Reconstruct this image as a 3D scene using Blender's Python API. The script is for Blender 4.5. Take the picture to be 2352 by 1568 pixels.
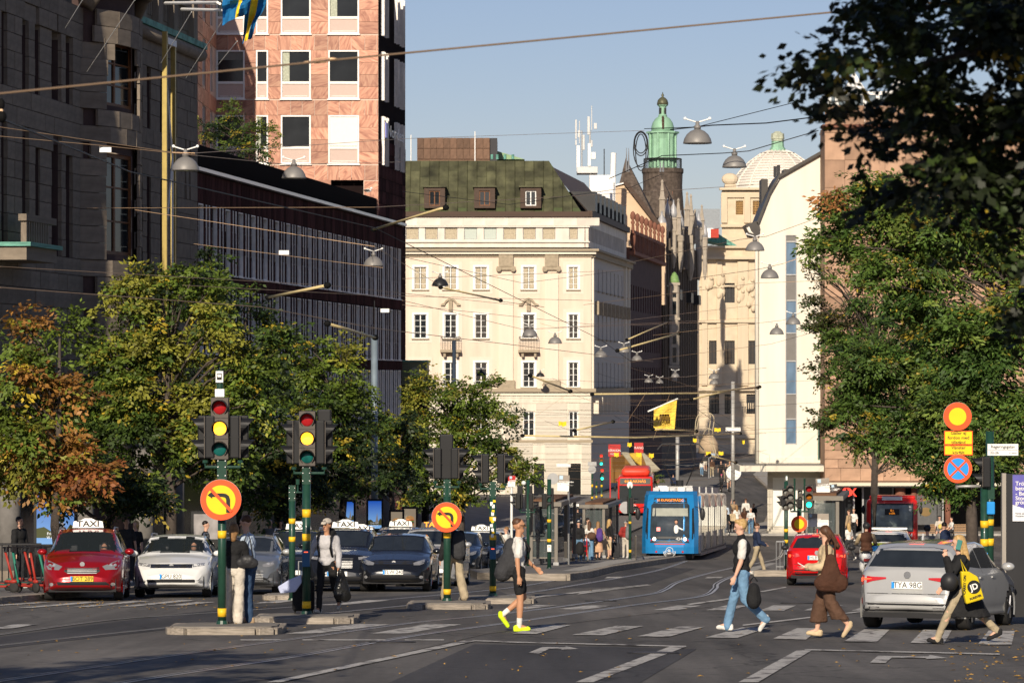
import bpy,bmesh,math,random
import numpy as np
from mathutils import Vector,Matrix
from mathutils.bvhtree import BVHTree
random.seed(7); np.random.seed(7)
R = math.radians
for o in list(bpy.data.objects): bpy.data.objects.remove(o)
sc = bpy.context.scene
C = sc.collection
# ------------------------------------------------ camera, sky, sun, exposure
F = 7840.0          # focal length in 2352-px-wide picture units
CZ = 1.8            # camera height above the road under it
HY = 870.0          # picture row of the true horizon
cam_d = bpy.data.cameras.new('camera'); cam = bpy.data.objects.new('camera',cam_d); C.objects.link(cam)
cam.location = (0,0,CZ); cam.rotation_euler = (R(90),0,0)
cam_d.sensor_width = 36; cam_d.lens = F/2352*36; cam_d.shift_y = (HY-784)/2352
cam_d.clip_start = 0.5; cam_d.clip_end = 6000
cam_d.dof.use_dof = True; cam_d.dof.focus_distance = 78; cam_d.dof.aperture_fstop = 8
sc.camera = cam
SUN_AZ,SUN_EL = 10.5,25.0      # sun stands behind the camera, a little to the left
w = bpy.data.worlds.new('World'); sc.world = w; w.use_nodes = True
nt = w.node_tree; sky = nt.nodes.new('ShaderNodeTexSky'); sky.sky_type = 'NISHITA'; sky.sun_disc = False
sky.sun_elevation = R(SUN_EL); sky.sun_rotation = R(180+SUN_AZ); sky.air_density = 1.0; sky.dust_density = 0.3; sky.ozone_density = 2.6
tint = nt.nodes.new('ShaderNodeVectorMath'); tint.operation = 'MULTIPLY'; tint.inputs[1].default_value = (1.03,.93,1.06); nt.links.new(sky.outputs[0],tint.inputs[0])
nt.links.new(tint.outputs[0],nt.nodes['Background'].inputs[0]); nt.nodes['Background'].inputs[1].default_value = 0.062
sd = bpy.data.lights.new('sun','SUN'); sun = bpy.data.objects.new('sun',sd); C.objects.link(sun)
sd.energy = 5.0; sd.angle = R(0.53); sd.color = (1.0,0.88,0.71)
_t = Vector((math.sin(R(SUN_AZ))*math.cos(R(SUN_EL)),math.cos(R(SUN_AZ))*math.cos(R(SUN_EL)),-math.sin(R(SUN_EL))))
sun.rotation_euler = _t.to_track_quat('-Z','Y').to_euler()
sc.view_settings.view_transform = 'Standard'; sc.view_settings.look = 'None'
sc.view_settings.exposure = 0.22; sc.view_settings.gamma = 1
# ------------------------------------------------ place measurements
GK = [(-400,0.04184*400),(0,0),(165,-6.90),(190,-7.5),(213,-7.95),(250,-8.25),(285,-7.95),(332,-7.8),(420,-7.8),(3000,-7.8)]
def g(y): return float(np.interp(y,[a for a,b in GK],[b for a,b in GK]))
def P(px,py,d): return Vector(((px-1176)*d/F,d,CZ+(HY-py)*d/F))
def PX(px,d): return (px-1176)*d/F
def PZ(py,d): return CZ+(HY-py)*d/F
def GD(py): return CZ*F/(py-1198.0)           # distance of a road point seen on row py
def GP(px,py): d = GD(py); return ((px-1176)*d/F,d)
def on(px,py): x,y = GP(px,py); return Vector((x,y,g(y)))
# ------------------------------------------------ materials
_m = {}
def mat(name,col,rough=.8,metal=0.,var=.12,scale=4.,bump=0.,rand=0.,emit=None,es=1.,alpha=None,coat=0.,bscale=None,vcol=False,trans=0.,spec=.25,detail=4.,st=None):
 if name in _m: return _m[name]
 m = bpy.data.materials.new(name); m.use_nodes = True; n = m.node_tree.nodes; l = m.node_tree.links
 b = n['Principled BSDF']; b.inputs['Roughness'].default_value = rough; b.inputs['Metallic'].default_value = metal
 b.inputs['Specular IOR Level'].default_value = spec
 if coat: b.inputs['Coat Weight'].default_value = coat; b.inputs['Coat Roughness'].default_value = .04
 tc = n.new('ShaderNodeTexCoord')
 hs = n.new('ShaderNodeHueSaturation'); hs.inputs['Color'].default_value = (*col,1)
 if vcol:
  at = n.new('ShaderNodeAttribute'); at.attribute_name = 'leafcol'; l.new(at.outputs['Color'],hs.inputs['Color'])
 no = n.new('ShaderNodeTexNoise'); no.inputs['Scale'].default_value = scale; no.inputs['Detail'].default_value = detail
 if st: mp = n.new('ShaderNodeMapping'); mp.inputs['Scale'].default_value = st; l.new(tc.outputs['Object'],mp.inputs['Vector']); l.new(mp.outputs[0],no.inputs['Vector'])
 else: l.new(tc.outputs['Object'],no.inputs['Vector'])
 mr = n.new('ShaderNodeMapRange'); mr.inputs[1].default_value = .25; mr.inputs[2].default_value = .75
 mr.inputs[3].default_value = 1-var; mr.inputs[4].default_value = 1+var; l.new(no.outputs[0],mr.inputs[0])
 if rand:
  oi = n.new('ShaderNodeObjectInfo'); m2 = n.new('ShaderNodeMapRange'); l.new(oi.outputs['Random'],m2.inputs[0])
  m2.inputs[3].default_value = 1-rand; m2.inputs[4].default_value = 1+rand
  mu = n.new('ShaderNodeMath'); mu.operation = 'MULTIPLY'; l.new(mr.outputs[0],mu.inputs[0]); l.new(m2.outputs[0],mu.inputs[1])
  l.new(mu.outputs[0],hs.inputs['Value'])
 else: l.new(mr.outputs[0],hs.inputs['Value'])
 l.new(hs.outputs[0],b.inputs['Base Color'])
 if bump:
  bp = n.new('ShaderNodeBump'); bp.inputs['Strength'].default_value = bump; bp.inputs['Distance'].default_value = .02
  nb = n.new('ShaderNodeTexNoise'); nb.inputs['Scale'].default_value = bscale or scale*6; nb.inputs['Detail'].default_value = 5
  l.new(tc.outputs['Object'],nb.inputs['Vector']); l.new(nb.outputs[0],bp.inputs['Height']); l.new(bp.outputs[0],b.inputs['Normal'])
 if emit: b.inputs['Emission Color'].default_value = (*emit,1); b.inputs['Emission Strength'].default_value = es
 if alpha is not None: b.inputs['Alpha'].default_value = alpha
 if trans: b.inputs['Transmission Weight'].default_value = trans; b.inputs['IOR'].default_value = 1.1
 _m[name] = m; return m
def leafmat(name,rough=.5,tr=.35):
 if name in _m: return _m[name]
 m = bpy.data.materials.new(name); m.use_nodes = True; n = m.node_tree.nodes; l = m.node_tree.links
 b = n['Principled BSDF']; b.inputs['Roughness'].default_value = rough; b.inputs['Specular IOR Level'].default_value = .35
 at = n.new('ShaderNodeAttribute'); at.attribute_name = 'leafcol'; l.new(at.outputs['Color'],b.inputs['Base Color'])
 t = n.new('ShaderNodeBsdfTranslucent'); l.new(at.outputs['Color'],t.inputs['Color'])
 mx = n.new('ShaderNodeMixShader'); mx.inputs[0].default_value = tr; l.new(b.outputs[0],mx.inputs[1]); l.new(t.outputs[0],mx.inputs[2])
 l.new(mx.outputs[0],n['Material Output'].inputs['Surface']); _m[name] = m; return m
def veinmat(name,c1,c2,c3,scale=1.1,rand=.18):
 m = bpy.data.materials.new(name); m.use_nodes = True; n = m.node_tree.nodes; l = m.node_tree.links
 b = n['Principled BSDF']; b.inputs['Roughness'].default_value = .55
 tc = n.new('ShaderNodeTexCoord'); oi = n.new('ShaderNodeObjectInfo')
 mp = n.new('ShaderNodeMapping'); l.new(tc.outputs['Object'],mp.inputs['Vector'])
 mu = n.new('ShaderNodeVectorMath'); mu.operation = 'SCALE'; mu.inputs[0].default_value = (37,11,23); l.new(oi.outputs['Random'],mu.inputs['Scale'])
 l.new(mu.outputs[0],mp.inputs['Location'])
 rt = n.new('ShaderNodeVectorMath'); rt.operation = 'SCALE'; rt.inputs[0].default_value = (0,9.0,0); l.new(oi.outputs['Random'],rt.inputs['Scale']); l.new(rt.outputs[0],mp.inputs['Rotation'])
 wv = n.new('ShaderNodeTexNoise'); wv.inputs['Scale'].default_value = scale; wv.inputs['Distortion'].default_value = 1.6; wv.inputs['Detail'].default_value = 7; st = n.new('ShaderNodeVectorMath'); st.operation = 'MULTIPLY'; st.inputs[1].default_value = (.5,1,2.4)
 l.new(mp.outputs[0],st.inputs[0]); l.new(st.outputs[0],wv.inputs['Vector'])
 cr = n.new('ShaderNodeValToRGB'); e = cr.color_ramp.elements; e[0].color = (*c1,1); e[0].position = .3; e[1].color = (*c3,1); e[1].position = .68; x = e.new(.48); x.color = (*c2,1)
 l.new(wv.outputs[0],cr.inputs[0]); hs = n.new('ShaderNodeHueSaturation'); l.new(cr.outputs[0],hs.inputs['Color'])
 m2 = n.new('ShaderNodeMapRange'); l.new(oi.outputs['Random'],m2.inputs[0]); m2.inputs[3].default_value = 1-rand; m2.inputs[4].default_value = 1+rand; l.new(m2.outputs[0],hs.inputs['Value'])
 l.new(hs.outputs[0],b.inputs['Base Color']); _m[name] = m; return m
def roadmat(name,c,var=1.,paint=None):
 m = bpy.data.materials.new(name); m.use_nodes = True; n = m.node_tree.nodes; l = m.node_tree.links; b = n['Principled BSDF']; b.inputs['Roughness'].default_value = .85; b.inputs['Specular IOR Level'].default_value = .3
 tc = n.new('ShaderNodeTexCoord')
 def noise(sc_,dt,st,lo,hi,a,z,dis=0.):
  mp = n.new('ShaderNodeMapping'); mp.inputs['Scale'].default_value = st; mp.inputs['Rotation'].default_value = (0,0,-.13); l.new(tc.outputs['Object'],mp.inputs['Vector']); q = n.new('ShaderNodeTexNoise'); q.inputs['Scale'].default_value = sc_; q.inputs['Detail'].default_value = dt; q.inputs['Distortion'].default_value = dis; l.new(mp.outputs[0],q.inputs['Vector'])
  r = n.new('ShaderNodeMapRange'); r.inputs[1].default_value = lo; r.inputs[2].default_value = hi; r.inputs[3].default_value = a; r.inputs[4].default_value = z; l.new(q.outputs[0],r.inputs[0]); return r.outputs[0]
 def mul(a,b_): q = n.new('ShaderNodeMath'); q.operation = 'MULTIPLY'; l.new(a,q.inputs[0]); l.new(b_,q.inputs[1]); return q.outputs[0]
 v = mul(noise(.22,6,(1,.35,1),.35,.65,.78,1.25),noise(9,8,(1,1,1),.3,.7,.80,1.2)); v = mul(v,noise(.9,5,(2.2,.08,1),.4,.62,.82,1.12))
 vo = n.new('ShaderNodeTexVoronoi'); vo.feature = 'DISTANCE_TO_EDGE'; vo.inputs['Scale'].default_value = .16; dn = n.new('ShaderNodeTexNoise'); dn.inputs['Scale'].default_value = 1.3; dn.inputs['Detail'].default_value = 6; l.new(tc.outputs['Object'],dn.inputs['Vector']); ad = n.new('ShaderNodeVectorMath'); ad.operation = 'ADD'; l.new(tc.outputs['Object'],ad.inputs[0]); l.new(dn.outputs[1],ad.inputs[1]); l.new(ad.outputs[0],vo.inputs['Vector'])
 r = n.new('ShaderNodeMapRange'); r.inputs[1].default_value = .002; r.inputs[2].default_value = .006; r.inputs[3].default_value = .45; r.inputs[4].default_value = 1; l.new(vo.outputs[0],r.inputs[0]); v = mul(v,r.outputs[0])
 hs = n.new('ShaderNodeHueSaturation'); hs.inputs['Color'].default_value = (*c,1); l.new(v,hs.inputs['Value']); out = hs.outputs[0]
 if paint: mx = n.new('ShaderNodeMix'); mx.data_type = 'RGBA'; l.new(noise(3.5,9,(1,.5,1),.36,.50,0,1,.5),mx.inputs[0]); l.new(out,mx.inputs[6]); p = n.new('ShaderNodeHueSaturation'); p.inputs['Color'].default_value = (*paint,1); l.new(noise(14,8,(1,1,1),.3,.7,.7,1.15),p.inputs['Value']); l.new(p.outputs[0],mx.inputs[7]); out = mx.outputs[2]
 l.new(out,b.inputs['Base Color']); bp = n.new('ShaderNodeBump'); bp.inputs['Strength'].default_value = .5; bp.inputs['Distance'].default_value = .01; l.new(noise(40,4,(1,1,1),.3,.7,0,1),bp.inputs['Height']); l.new(bp.outputs[0],b.inputs['Normal']); _m[name] = m; return m
# ------------------------------------------------ mesh helpers
class MB:
 def __init__(s): s.v = []; s.f = []
 def box(s,x0,x1,y0,y1,z0,z1):
  k = len(s.v); s.v += [(x0,y0,z0),(x1,y0,z0),(x1,y1,z0),(x0,y1,z0),(x0,y0,z1),(x1,y0,z1),(x1,y1,z1),(x0,y1,z1)]
  s.f += [tuple(k+i for i in q) for q in ((0,3,2,1),(4,5,6,7),(0,1,5,4),(1,2,6,5),(2,3,7,6),(3,0,4,7))]; return s
 def quad(s,*p):
  k = len(s.v); s.v += [tuple(q) for q in p]; s.f.append(tuple(range(k,k+len(p)))); return s
 def prism(s,poly,axis,a,b):      # poly 2-D; axis: which coordinate the extrusion runs along
  k = len(s.v); n = len(poly)
  def mk(p,t): return (t,p[0],p[1]) if axis == 0 else ((p[0],t,p[1]) if axis == 1 else (p[0],p[1],t))
  s.v += [mk(p,a) for p in poly]+[mk(p,b) for p in poly]
  s.f.append(tuple(range(k,k+n))); s.f.append(tuple(range(k+2*n-1,k+n-1,-1)))
  for i in range(n): j = (i+1) % n; s.f.append((k+i,k+n+i,k+n+j,k+j))
  return s
 def cyl(s,p0,p1,r0,r1=None,n=10,cap=True):
  r1 = r0 if r1 is None else r1; p0 = Vector(p0); p1 = Vector(p1); d = p1-p0
  if d.length < 1e-6: return s
  q = d.to_track_quat('Z','Y'); k = len(s.v)
  for p,r in ((p0,r0),(p1,r1)):
   for i in range(n):
    a = 2*math.pi*i/n; s.v.append(tuple(p+q@Vector((r*math.cos(a),r*math.sin(a),0))))
  for i in range(n): j = (i+1) % n; s.f.append((k+i,k+j,k+n+j,k+n+i))
  if cap: s.f.append(tuple(range(k+n-1,k-1,-1))); s.f.append(tuple(range(k+n,k+2*n)))
  return s
 def tube(s,pts,r,n=5):
  pts = [Vector(p) for p in pts]; k = len(s.v); m = len(pts)
  for i,p in enumerate(pts):
   d = (pts[min(i+1,m-1)]-pts[max(i-1,0)]); q = d.to_track_quat('Z','Y'); rr = r[i] if isinstance(r,(list,tuple)) else r
   for j in range(n): a = 2*math.pi*j/n; s.v.append(tuple(p+q@Vector((rr*math.cos(a),rr*math.sin(a),0))))
  for i in range(m-1):
   for j in range(n): b = (j+1) % n; s.f.append((k+i*n+j,k+i*n+b,k+(i+1)*n+b,k+(i+1)*n+j))
  s.f.append(tuple(range(k+n-1,k-1,-1))); s.f.append(tuple(range(k+(m-1)*n,k+m*n))); return s
 def lathe(s,prof,c=(0,0,0),n=20,axis='z',sy=1.):
  k = len(s.v); m = len(prof)
  for r,z in prof:
   for j in range(n):
    a = 2*math.pi*j/n; x,y = r*math.cos(a),r*math.sin(a)*sy
    s.v.append((c[0]+x,c[1]+y,c[2]+z) if axis == 'z' else ((c[0]+x,c[1]+z,c[2]+y) if axis == 'y' else (c[0]+z,c[1]+x,c[2]+y)))
  for i in range(m-1):
   for j in range(n): b = (j+1) % n; s.f.append((k+i*n+j,k+i*n+b,k+(i+1)*n+b,k+(i+1)*n+j))
  s.f.append(tuple(range(k+n-1,k-1,-1))); s.f.append(tuple(range(k+(m-1)*n,k+m*n))); return s
 def ell(s,c,r,n=12,m=8,rot=None):
  k = len(s.v); c = Vector(c)
  for i in range(m+1):
   t = math.pi*i/m
   for j in range(n):
    a = 2*math.pi*j/n; v = Vector((max(math.sin(t),.01)*math.cos(a)*r[0],max(math.sin(t),.01)*math.sin(a)*r[1],math.cos(t)*r[2]))
    s.v.append(tuple(c+(rot@v if rot else v)))
  for i in range(m):
   for j in range(n): b = (j+1) % n; s.f.append((k+i*n+j,k+(i+1)*n+j,k+(i+1)*n+b,k+i*n+b))
  s.f.append(tuple(range(k,k+n))); s.f.append(tuple(range(k+(m+1)*n-1,k+m*n-1,-1))); return s
 def cap(s,p0,p1,r0,r1,fl=1.,n=10):   # tapered capsule, fl squashes the local y
  p0 = Vector(p0); p1 = Vector(p1); d = p1-p0; L = d.length
  if L < 1e-5: return s.ell(p0,(r0,r0,r0),n,6)
  q = d.to_track_quat('Z','X'); prof = []
  for i in range(4): t = math.pi/2*(i/4.); prof.append((max(r0*math.sin(t),r0*.05),-r0*math.cos(t)))
  prof += [(r0,0),(r1,L)]
  for i in range(1,5): t = math.pi/2*(i/4.); prof.append((max(r1*math.cos(t),r1*.05),L+r1*math.sin(t)))
  k = len(s.v)
  for r,z in prof:
   for j in range(n): a = 2*math.pi*j/n; s.v.append(tuple(p0+q@Vector((r*math.cos(a),r*math.sin(a)*fl,z))))
  m = len(prof)
  for i in range(m-1):
   for j in range(n): b = (j+1) % n; s.f.append((k+i*n+j,k+i*n+b,k+(i+1)*n+b,k+(i+1)*n+j))
  s.f.append(tuple(range(k+n-1,k-1,-1))); s.f.append(tuple(range(k+(m-1)*n,k+m*n))); return s
 def frus(s,c0,rx0,ry0,c1,rx1,ry1,n=16):
  k = len(s.v)
  for c,rx,ry in ((c0,rx0,ry0),(c1,rx1,ry1)):
   for j in range(n): a = 2*math.pi*j/n; s.v.append((c[0]+rx*math.cos(a),c[1]+ry*math.sin(a),c[2]))
  for j in range(n): b = (j+1) % n; s.f.append((k+j,k+n+j,k+n+b,k+b))
  s.f.append(tuple(range(k,k+n))); s.f.append(tuple(range(k+2*n-1,k+n-1,-1))); return s
 def mesh(s,name,m,smooth=False):
  me = bpy.data.meshes.new(name); me.from_pydata(s.v,[],s.f); me.materials.append(m)
  if smooth: me.shade_smooth()
  return me
 def build(s,name,m,parent=None,loc=(0,0,0),rot=None,smooth=False,label=None,bevel=0):
  o = obj(name,s.mesh(name,m,smooth),parent,loc,rot,label)
  if bevel: b = o.modifiers.new('bevel','BEVEL'); b.width = bevel; b.segments = 2; b.limit_method = 'ANGLE'
  return o
def obj(name,me,parent=None,loc=(0,0,0),rot=None,label=None,scale=None):
 o = bpy.data.objects.new(name,me); C.objects.link(o); o.location = loc
 if rot is not None: o.rotation_euler = rot if hasattr(rot,'__len__') else (0,0,rot)
 if scale: o.scale = scale
 if parent: o.parent = parent
 if label: o['label'] = label
 return o
def tag(o,label,cat,group=None,kind=None):
 o['label'] = label; o['category'] = cat
 if group: o['group'] = group
 if kind: o['kind'] = kind
 return o
def thing(name,label,cat,loc=(0,0,0),rz=0.,group=None):
 o = bpy.data.objects.new(name,None); C.objects.link(o); o.location = loc; o.rotation_euler = (0,0,rz); o.empty_display_size = .2
 return tag(o,label,cat,group)
def structure(o,label=None):
 o['kind'] = 'structure'
 if label: o['label'] = label
 return o
def stuff(o,label=None,cat=None):
 o['kind'] = 'stuff'
 if label: o['label'] = label
 if cat: o['category'] = cat
 return o
def copy_tree(o,parent=None):
 c = o.copy(); C.objects.link(c); c.parent = parent
 for ch in list(o.children): copy_tree(ch,c)
 return c
def text(s,name,m,parent,loc,size,rot=(R(90),0,0),align='CENTER',ext=.004,sx=1.,bold=0.,label=None):
 cu = bpy.data.curves.new(name,'FONT'); cu.body = s; cu.size = size; cu.align_x = align; cu.align_y = 'CENTER'; cu.extrude = ext; cu.offset = bold
 cu.resolution_u = 3; cu.materials.append(m); o = obj(name,cu,None); me = bpy.data.meshes.new_from_object(o); bpy.data.objects.remove(o); me.name = name
 o = obj(name,me,parent,loc,rot,label); o.scale = (sx,1,1); return o
def groundmesh(name,poly,dz,m,thick=0.,sub=True):
 bm = bmesh.new(); f = bm.faces.new([bm.verts.new((x,y,0)) for x,y in poly])
 if f.normal.z < 0: f.normal_flip()
 bm.normal_update()
 ys = [p[1] for p in poly]
 for y,_ in GK:
  if min(ys) < y < max(ys): bmesh.ops.bisect_plane(bm,geom=bm.verts[:]+bm.edges[:]+bm.faces[:],plane_co=(0,y,0),plane_no=(0,1,0))
 bmesh.ops.recalc_face_normals(bm,faces=bm.faces)
 if sum(f.normal.z for f in bm.faces) < 0: bmesh.ops.reverse_faces(bm,faces=bm.faces)
 for v in bm.verts: v.co.z = g(v.co.y)+dz
 if thick:
  r = bmesh.ops.extrude_face_region(bm,geom=bm.faces[:])
  for e in r['geom']:
   if isinstance(e,bmesh.types.BMVert): e.co.z += 0
  low = [v for v in bm.verts if v not in set(x for x in r['geom'] if isinstance(x,bmesh.types.BMVert))]
  for v in low: v.co.z -= thick
 me = bpy.data.meshes.new(name); bm.to_mesh(me); bm.free(); me.materials.append(m); return me
# ------------------------------------------------ palette
ASPH = roadmat('asphalt',(.098,.090,.082))
PAINT = roadmat('road_paint',(.11,.10,.095),paint=(.46,.44,.41))
GRAN = mat('granite_kerb',(.29,.25,.205),.9,var=.38,scale=5,bump=.4,rand=.12)
PAVE = mat('pavement',(.17,.16,.15),.9,var=.25,scale=1.2,bump=.4,bscale=20)
PAVEL = mat('pale_paving',(.34,.32,.29),.9,var=.2,scale=3,bump=.3)
STEELR = mat('rail_steel',(.40,.38,.36),.35,.35,var=.25,scale=2)
DARK = mat('dark_joint',(.025,.025,.026),.8)
BLACKP = mat('black_plastic',(.022,.022,.024),.45)
BLACKM = mat('black_metal',(.03,.03,.032),.4,.3)
GREENP = mat('dark_green_pole_paint',(.014,.050,.033),.35,var=.2,scale=9,coat=.3)
YELB = mat('yellow_band',(.80,.47,.02),.45,var=.08)
WHITE = mat('white_paint',(.78,.77,.74),.5,var=.05)
GREYM = mat('grey_metal',(.33,.33,.33),.45,.6)
CHROME = mat('chrome',(.75,.75,.76),.12,1.,var=.03)
GLASSD = mat('dark_glass',(.018,.022,.026),.06,.0,var=.2,spec=.9)
GLASSW = mat('window_glass',(.016,.018,.020),.1,.0,var=.5,scale=.7,spec=.3,rand=.3)
RUBBER = mat('tyre_rubber',(.028,.027,.026),.85)
REDL = mat('red_lens',(.45,.01,.01),.2,spec=.8)
YEL = mat('signal_yellow',(.85,.55,.01),.45,var=.05)
ORG = mat('sign_red_orange',(.80,.09,.02),.45,var=.05)
BLK = mat('sign_black',(.015,.015,.015),.5)
BLU = mat('sign_blue',(.02,.26,.66),.45)
WIRE = mat('copper_wire',(.42,.28,.17),.45,.5,var=.1)
WIRED = mat('dark_cable',(.02,.02,.022),.6)
LAMPM = mat('lamp_shade_grey',(.21,.20,.19),.5,.2)
TAXIW = mat('taxi_sign_white',(.8,.8,.76),.5,emit=(1,.95,.8),es=.12)
# ================================================ GROUND, ROAD
S = .1344                       # the street runs towards +Y and a little to +X
gx = [-600,-120,-40,0,40,120,600]; gy = [-60,0,60,165,190,213,250,285,332,420,900,2600]
mb = MB()
for x in gx:
 for y in gy: mb.v.append((x,y,g(y)))
n = len(gy)
for i in range(len(gx)-1):
 for j in range(n-1): mb.f.append((i*n+j,(i+1)*n+j,(i+1)*n+j+1,i*n+j+1))
structure(mb.build('road',ASPH),'worn dark asphalt roadway with tram tracks and painted markings')
def sheet(name,px,dz,m,lab,thick=0.): o = obj(name,groundmesh(name,[GP(*p) for p in px],dz,m,thick)); return structure(o,lab)
# paler concrete band the tram tracks lie in, and patched asphalt
CONC = roadmat('track_concrete',(.118,.108,.098))
ASP2 = roadmat('patched_asphalt',(.052,.049,.050))
BAND = [(-60,1500),(-60,1575),(-60,1640),(700,1550),(1120,1455),(1300,1432),(1640,1392),(1720,1345),(1690,1325),(1560,1340),(1500,1360),(1176,1395),(900,1420),(620,1462),(300,1490)]
sheet('road_patch',[(-60,1500),(-60,1640),(700,1550),(1120,1455),(1300,1432),(1640,1392),(1176,1395),(900,1420),(620,1462),(300,1490)],.005,CONC,'paler worn concrete strip under the tram tracks')
sheet('road_patch',[(-60,1470),(-60,1495),(390,1445),(900,1395),(1176,1368),(1130,1352),(850,1372),(420,1408)],.005,ASP2,'darker asphalt strip along the far tram track')
sheet('road_patch',[(600,1700),(1090,1479),(1600,1490),(1250,1700)],.005,ASP2,'darker asphalt lane at the bottom of the view')
sheet('road_patch',[(1250,1352),(1480,1345),(1600,1305),(1470,1303)],.005,ASP2,'dark square asphalt patch in front of the tram')
# rails: groove + two steel heads, laid as curves on the road
def smooth(pts,k=6):
 pts = [Vector(p) for p in pts]; out = []
 for i in range(len(pts)-1):
  a = pts[max(i-1,0)]; b = pts[i]; c = pts[i+1]; d = pts[min(i+2,len(pts)-1)]
  for j in range(k):
   t = j/k; out.append(.5*((2*b)+(c-a)*t+(2*a-5*b+4*c-d)*t*t+(3*b-a-3*c+d)*t**3))
 out.append(pts[-1]); return out
def strip(pts,off,wd,dz,m,name,lab,parent=None):
 mb = MB(); q = []
 for i,p in enumerate(pts):
  d = (pts[min(i+1,len(pts)-1)]-pts[max(i-1,0)]); d = Vector((d.x,d.y,0)).normalized(); nn = Vector((d.y,-d.x,0))
  for s in (off-wd/2,off+wd/2):
   v = p+nn*s; q.append((v.x,v.y,g(v.y)+dz))
 mb.v = q
 for i in range(len(pts)-1): mb.f.append((2*i,2*i+1,2*i+3,2*i+2))
 o = mb.build(name,m,parent)
 return o
rails = {
'near track, left-hand rail': [(-140,1584),(0,1564),(350,1512),(550,1484),(700,1464),(950,1430),(1176,1407),(1476,1367),(1526,1354),(1556,1337),(1620,1318),(1691,1302),(1790,1282),(1800,1268)],
'near track, right-hand rail': [(180,1590),(280,1568),(550,1527),(700,1504),(950,1460),(1176,1429),(1450,1390),(1606,1370),(1641,1352),(1648,1339),(1691,1321),(1790,1296),(1812,1278)],
'far track, left-hand rail': [(-100,1470),(0,1457),(250,1424),(475,1408),(850,1380),(1176,1349),(1326,1322),(1460,1298),(1508,1287)],
'far track, right-hand rail': [(-100,1494),(0,1482),(400,1440),(650,1418),(950,1389),(1176,1366),(1300,1347),(1500,1312),(1576,1288)]}
for k,pp in rails.items():
 pts = smooth([Vector((*GP(*p),0)) for p in pp])
 t = thing('tram_rail','grooved steel rail of the %s' % k,'rail',(0,0,0)); t['group'] = 'tram rails'
 strip(pts,0,.20,.0072,DARK,'rail_bed','',t); strip(pts,.055,.075,.0105,STEELR,'rail_head','',t); strip(pts,-.055,.04,.0105,STEELR,'rail_lip','',t)
# painted markings (each stripe is one piece)
def paint(name,quads,org,sc_,lab):
 for i,q in enumerate(quads):
  o = obj(name,groundmesh(name,[GP(org[0]+a*sc_,org[1]+b*sc_) for a,b in q],.0125,PAINT)); structure(o,lab if lab else None)
z1 = (0,1292); z2 = (1176,1234.6)
paint('crossing_stripe',[[(275,448),(420,450),(605,407),(480,406)],[(575,455),(720,457),(885,411),(770,409)],[(888,460),(1035,462),(1180,415),(1060,413)],[(1200,465),(1350,470),(1420,418),(1310,417)],
[(1525,478),(1675,482),(1735,424),(1620,421)],[(1830,485),(1985,488),(2020,427),(1890,424)],[(2140,492),(2295,494),(2310,430),(2190,428)],[(0,443),(110,444),(270,403),(150,402)]],z2,.5,'worn white zebra stripe of the near crossing')
paint('crossing_stripe',[[(1310,328),(1460,326),(1795,285),(1640,283)],[(1705,327),(1865,327),(2120,285),(1960,283)]],z1,.5,'worn white zebra stripe of the near crossing')
paint('crossing_stripe',[[(80,208),(150,208),(470,182),(390,181)],[(320,206),(400,205),(690,178),(610,177)],[(540,203),(620,202),(905,174),(830,173)],[(760,199),(840,198),(990,182),(910,181)],[(1165,188),(1270,187),(1380,172),(1280,171)],[(1480,196),(1590,194),(1790,174),(1690,173)],[(-150,204),(-70,203),(240,184),(170,183)],[(-40,306),(60,303),(180,283),(60,285)]],z1,.5,'faded zebra stripe of the left crossing')
paint('crossing_stripe',[[(200,330),(330,331),(465,313),(350,312)],[(650,333),(760,334),(870,313),(760,312)],[(890,334),(1000,335),(1090,313),(985,312)],[(1140,335),(1250,336),(1305,313),(1200,312)],[(1340,335),(1440,336),(1520,312),(1420,311)],[(0,330),(60,330),(210,311),(110,310)],[(1560,336),(1660,336),(1720,312),(1640,311)]],z2,.5,'white zebra stripe of the farther crossing')
paint('road_line',[[(0,484),(0,479),(800,499),(800,504)],[(290,667),(372,667),(800,502),(725,502)],[(1040,667),(1130,667),(1375,521),(1310,519)],[(1345,519),(1345,514),(2240,534),(2240,540)],
[(820,310),(800,306),(1005,278),(1012,283)],[(1145,252),(1140,247),(1255,226),(1262,230)],[(1060,407),(1060,401),(1600,338),(1600,344)],[(425,187),(440,180),(510,180),(495,187)],[(885,187),(900,180),(970,180),(955,187)],[(90,279),(80,274),(360,243),(370,248)],[(370,247),(365,242),(620,215),(640,219)],[(300,262),(310,255),(560,222),(575,226)],[(1290,505),(1290,508),(820,311),(815,308)]][:12],z2,.5,'white painted road line')
paint('road_line',[[(2130,360),(2185,362),(1290,552),(1225,552)],[(1105,359),(1105,354),(1290,354),(1290,359)],[(1390,359),(1390,354),(1770,354),(1770,359)],[(1860,359),(1860,354),(2040,354),(2040,359)],[(2170,362),(2170,357),(2352,364),(2352,369)]],z1,.5,'white painted road line')
paint('road_arrow',[[(70,533),(125,535),(170,513),(230,513),(225,517),(305,513),(250,500),(235,505),(140,504)],[(1645,576),(1715,578),(1745,553),(1905,555),(1900,560),(2000,555),(1920,541),(1912,548),(1680,545)]],z2,.5,'white painted turn arrow')
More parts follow.
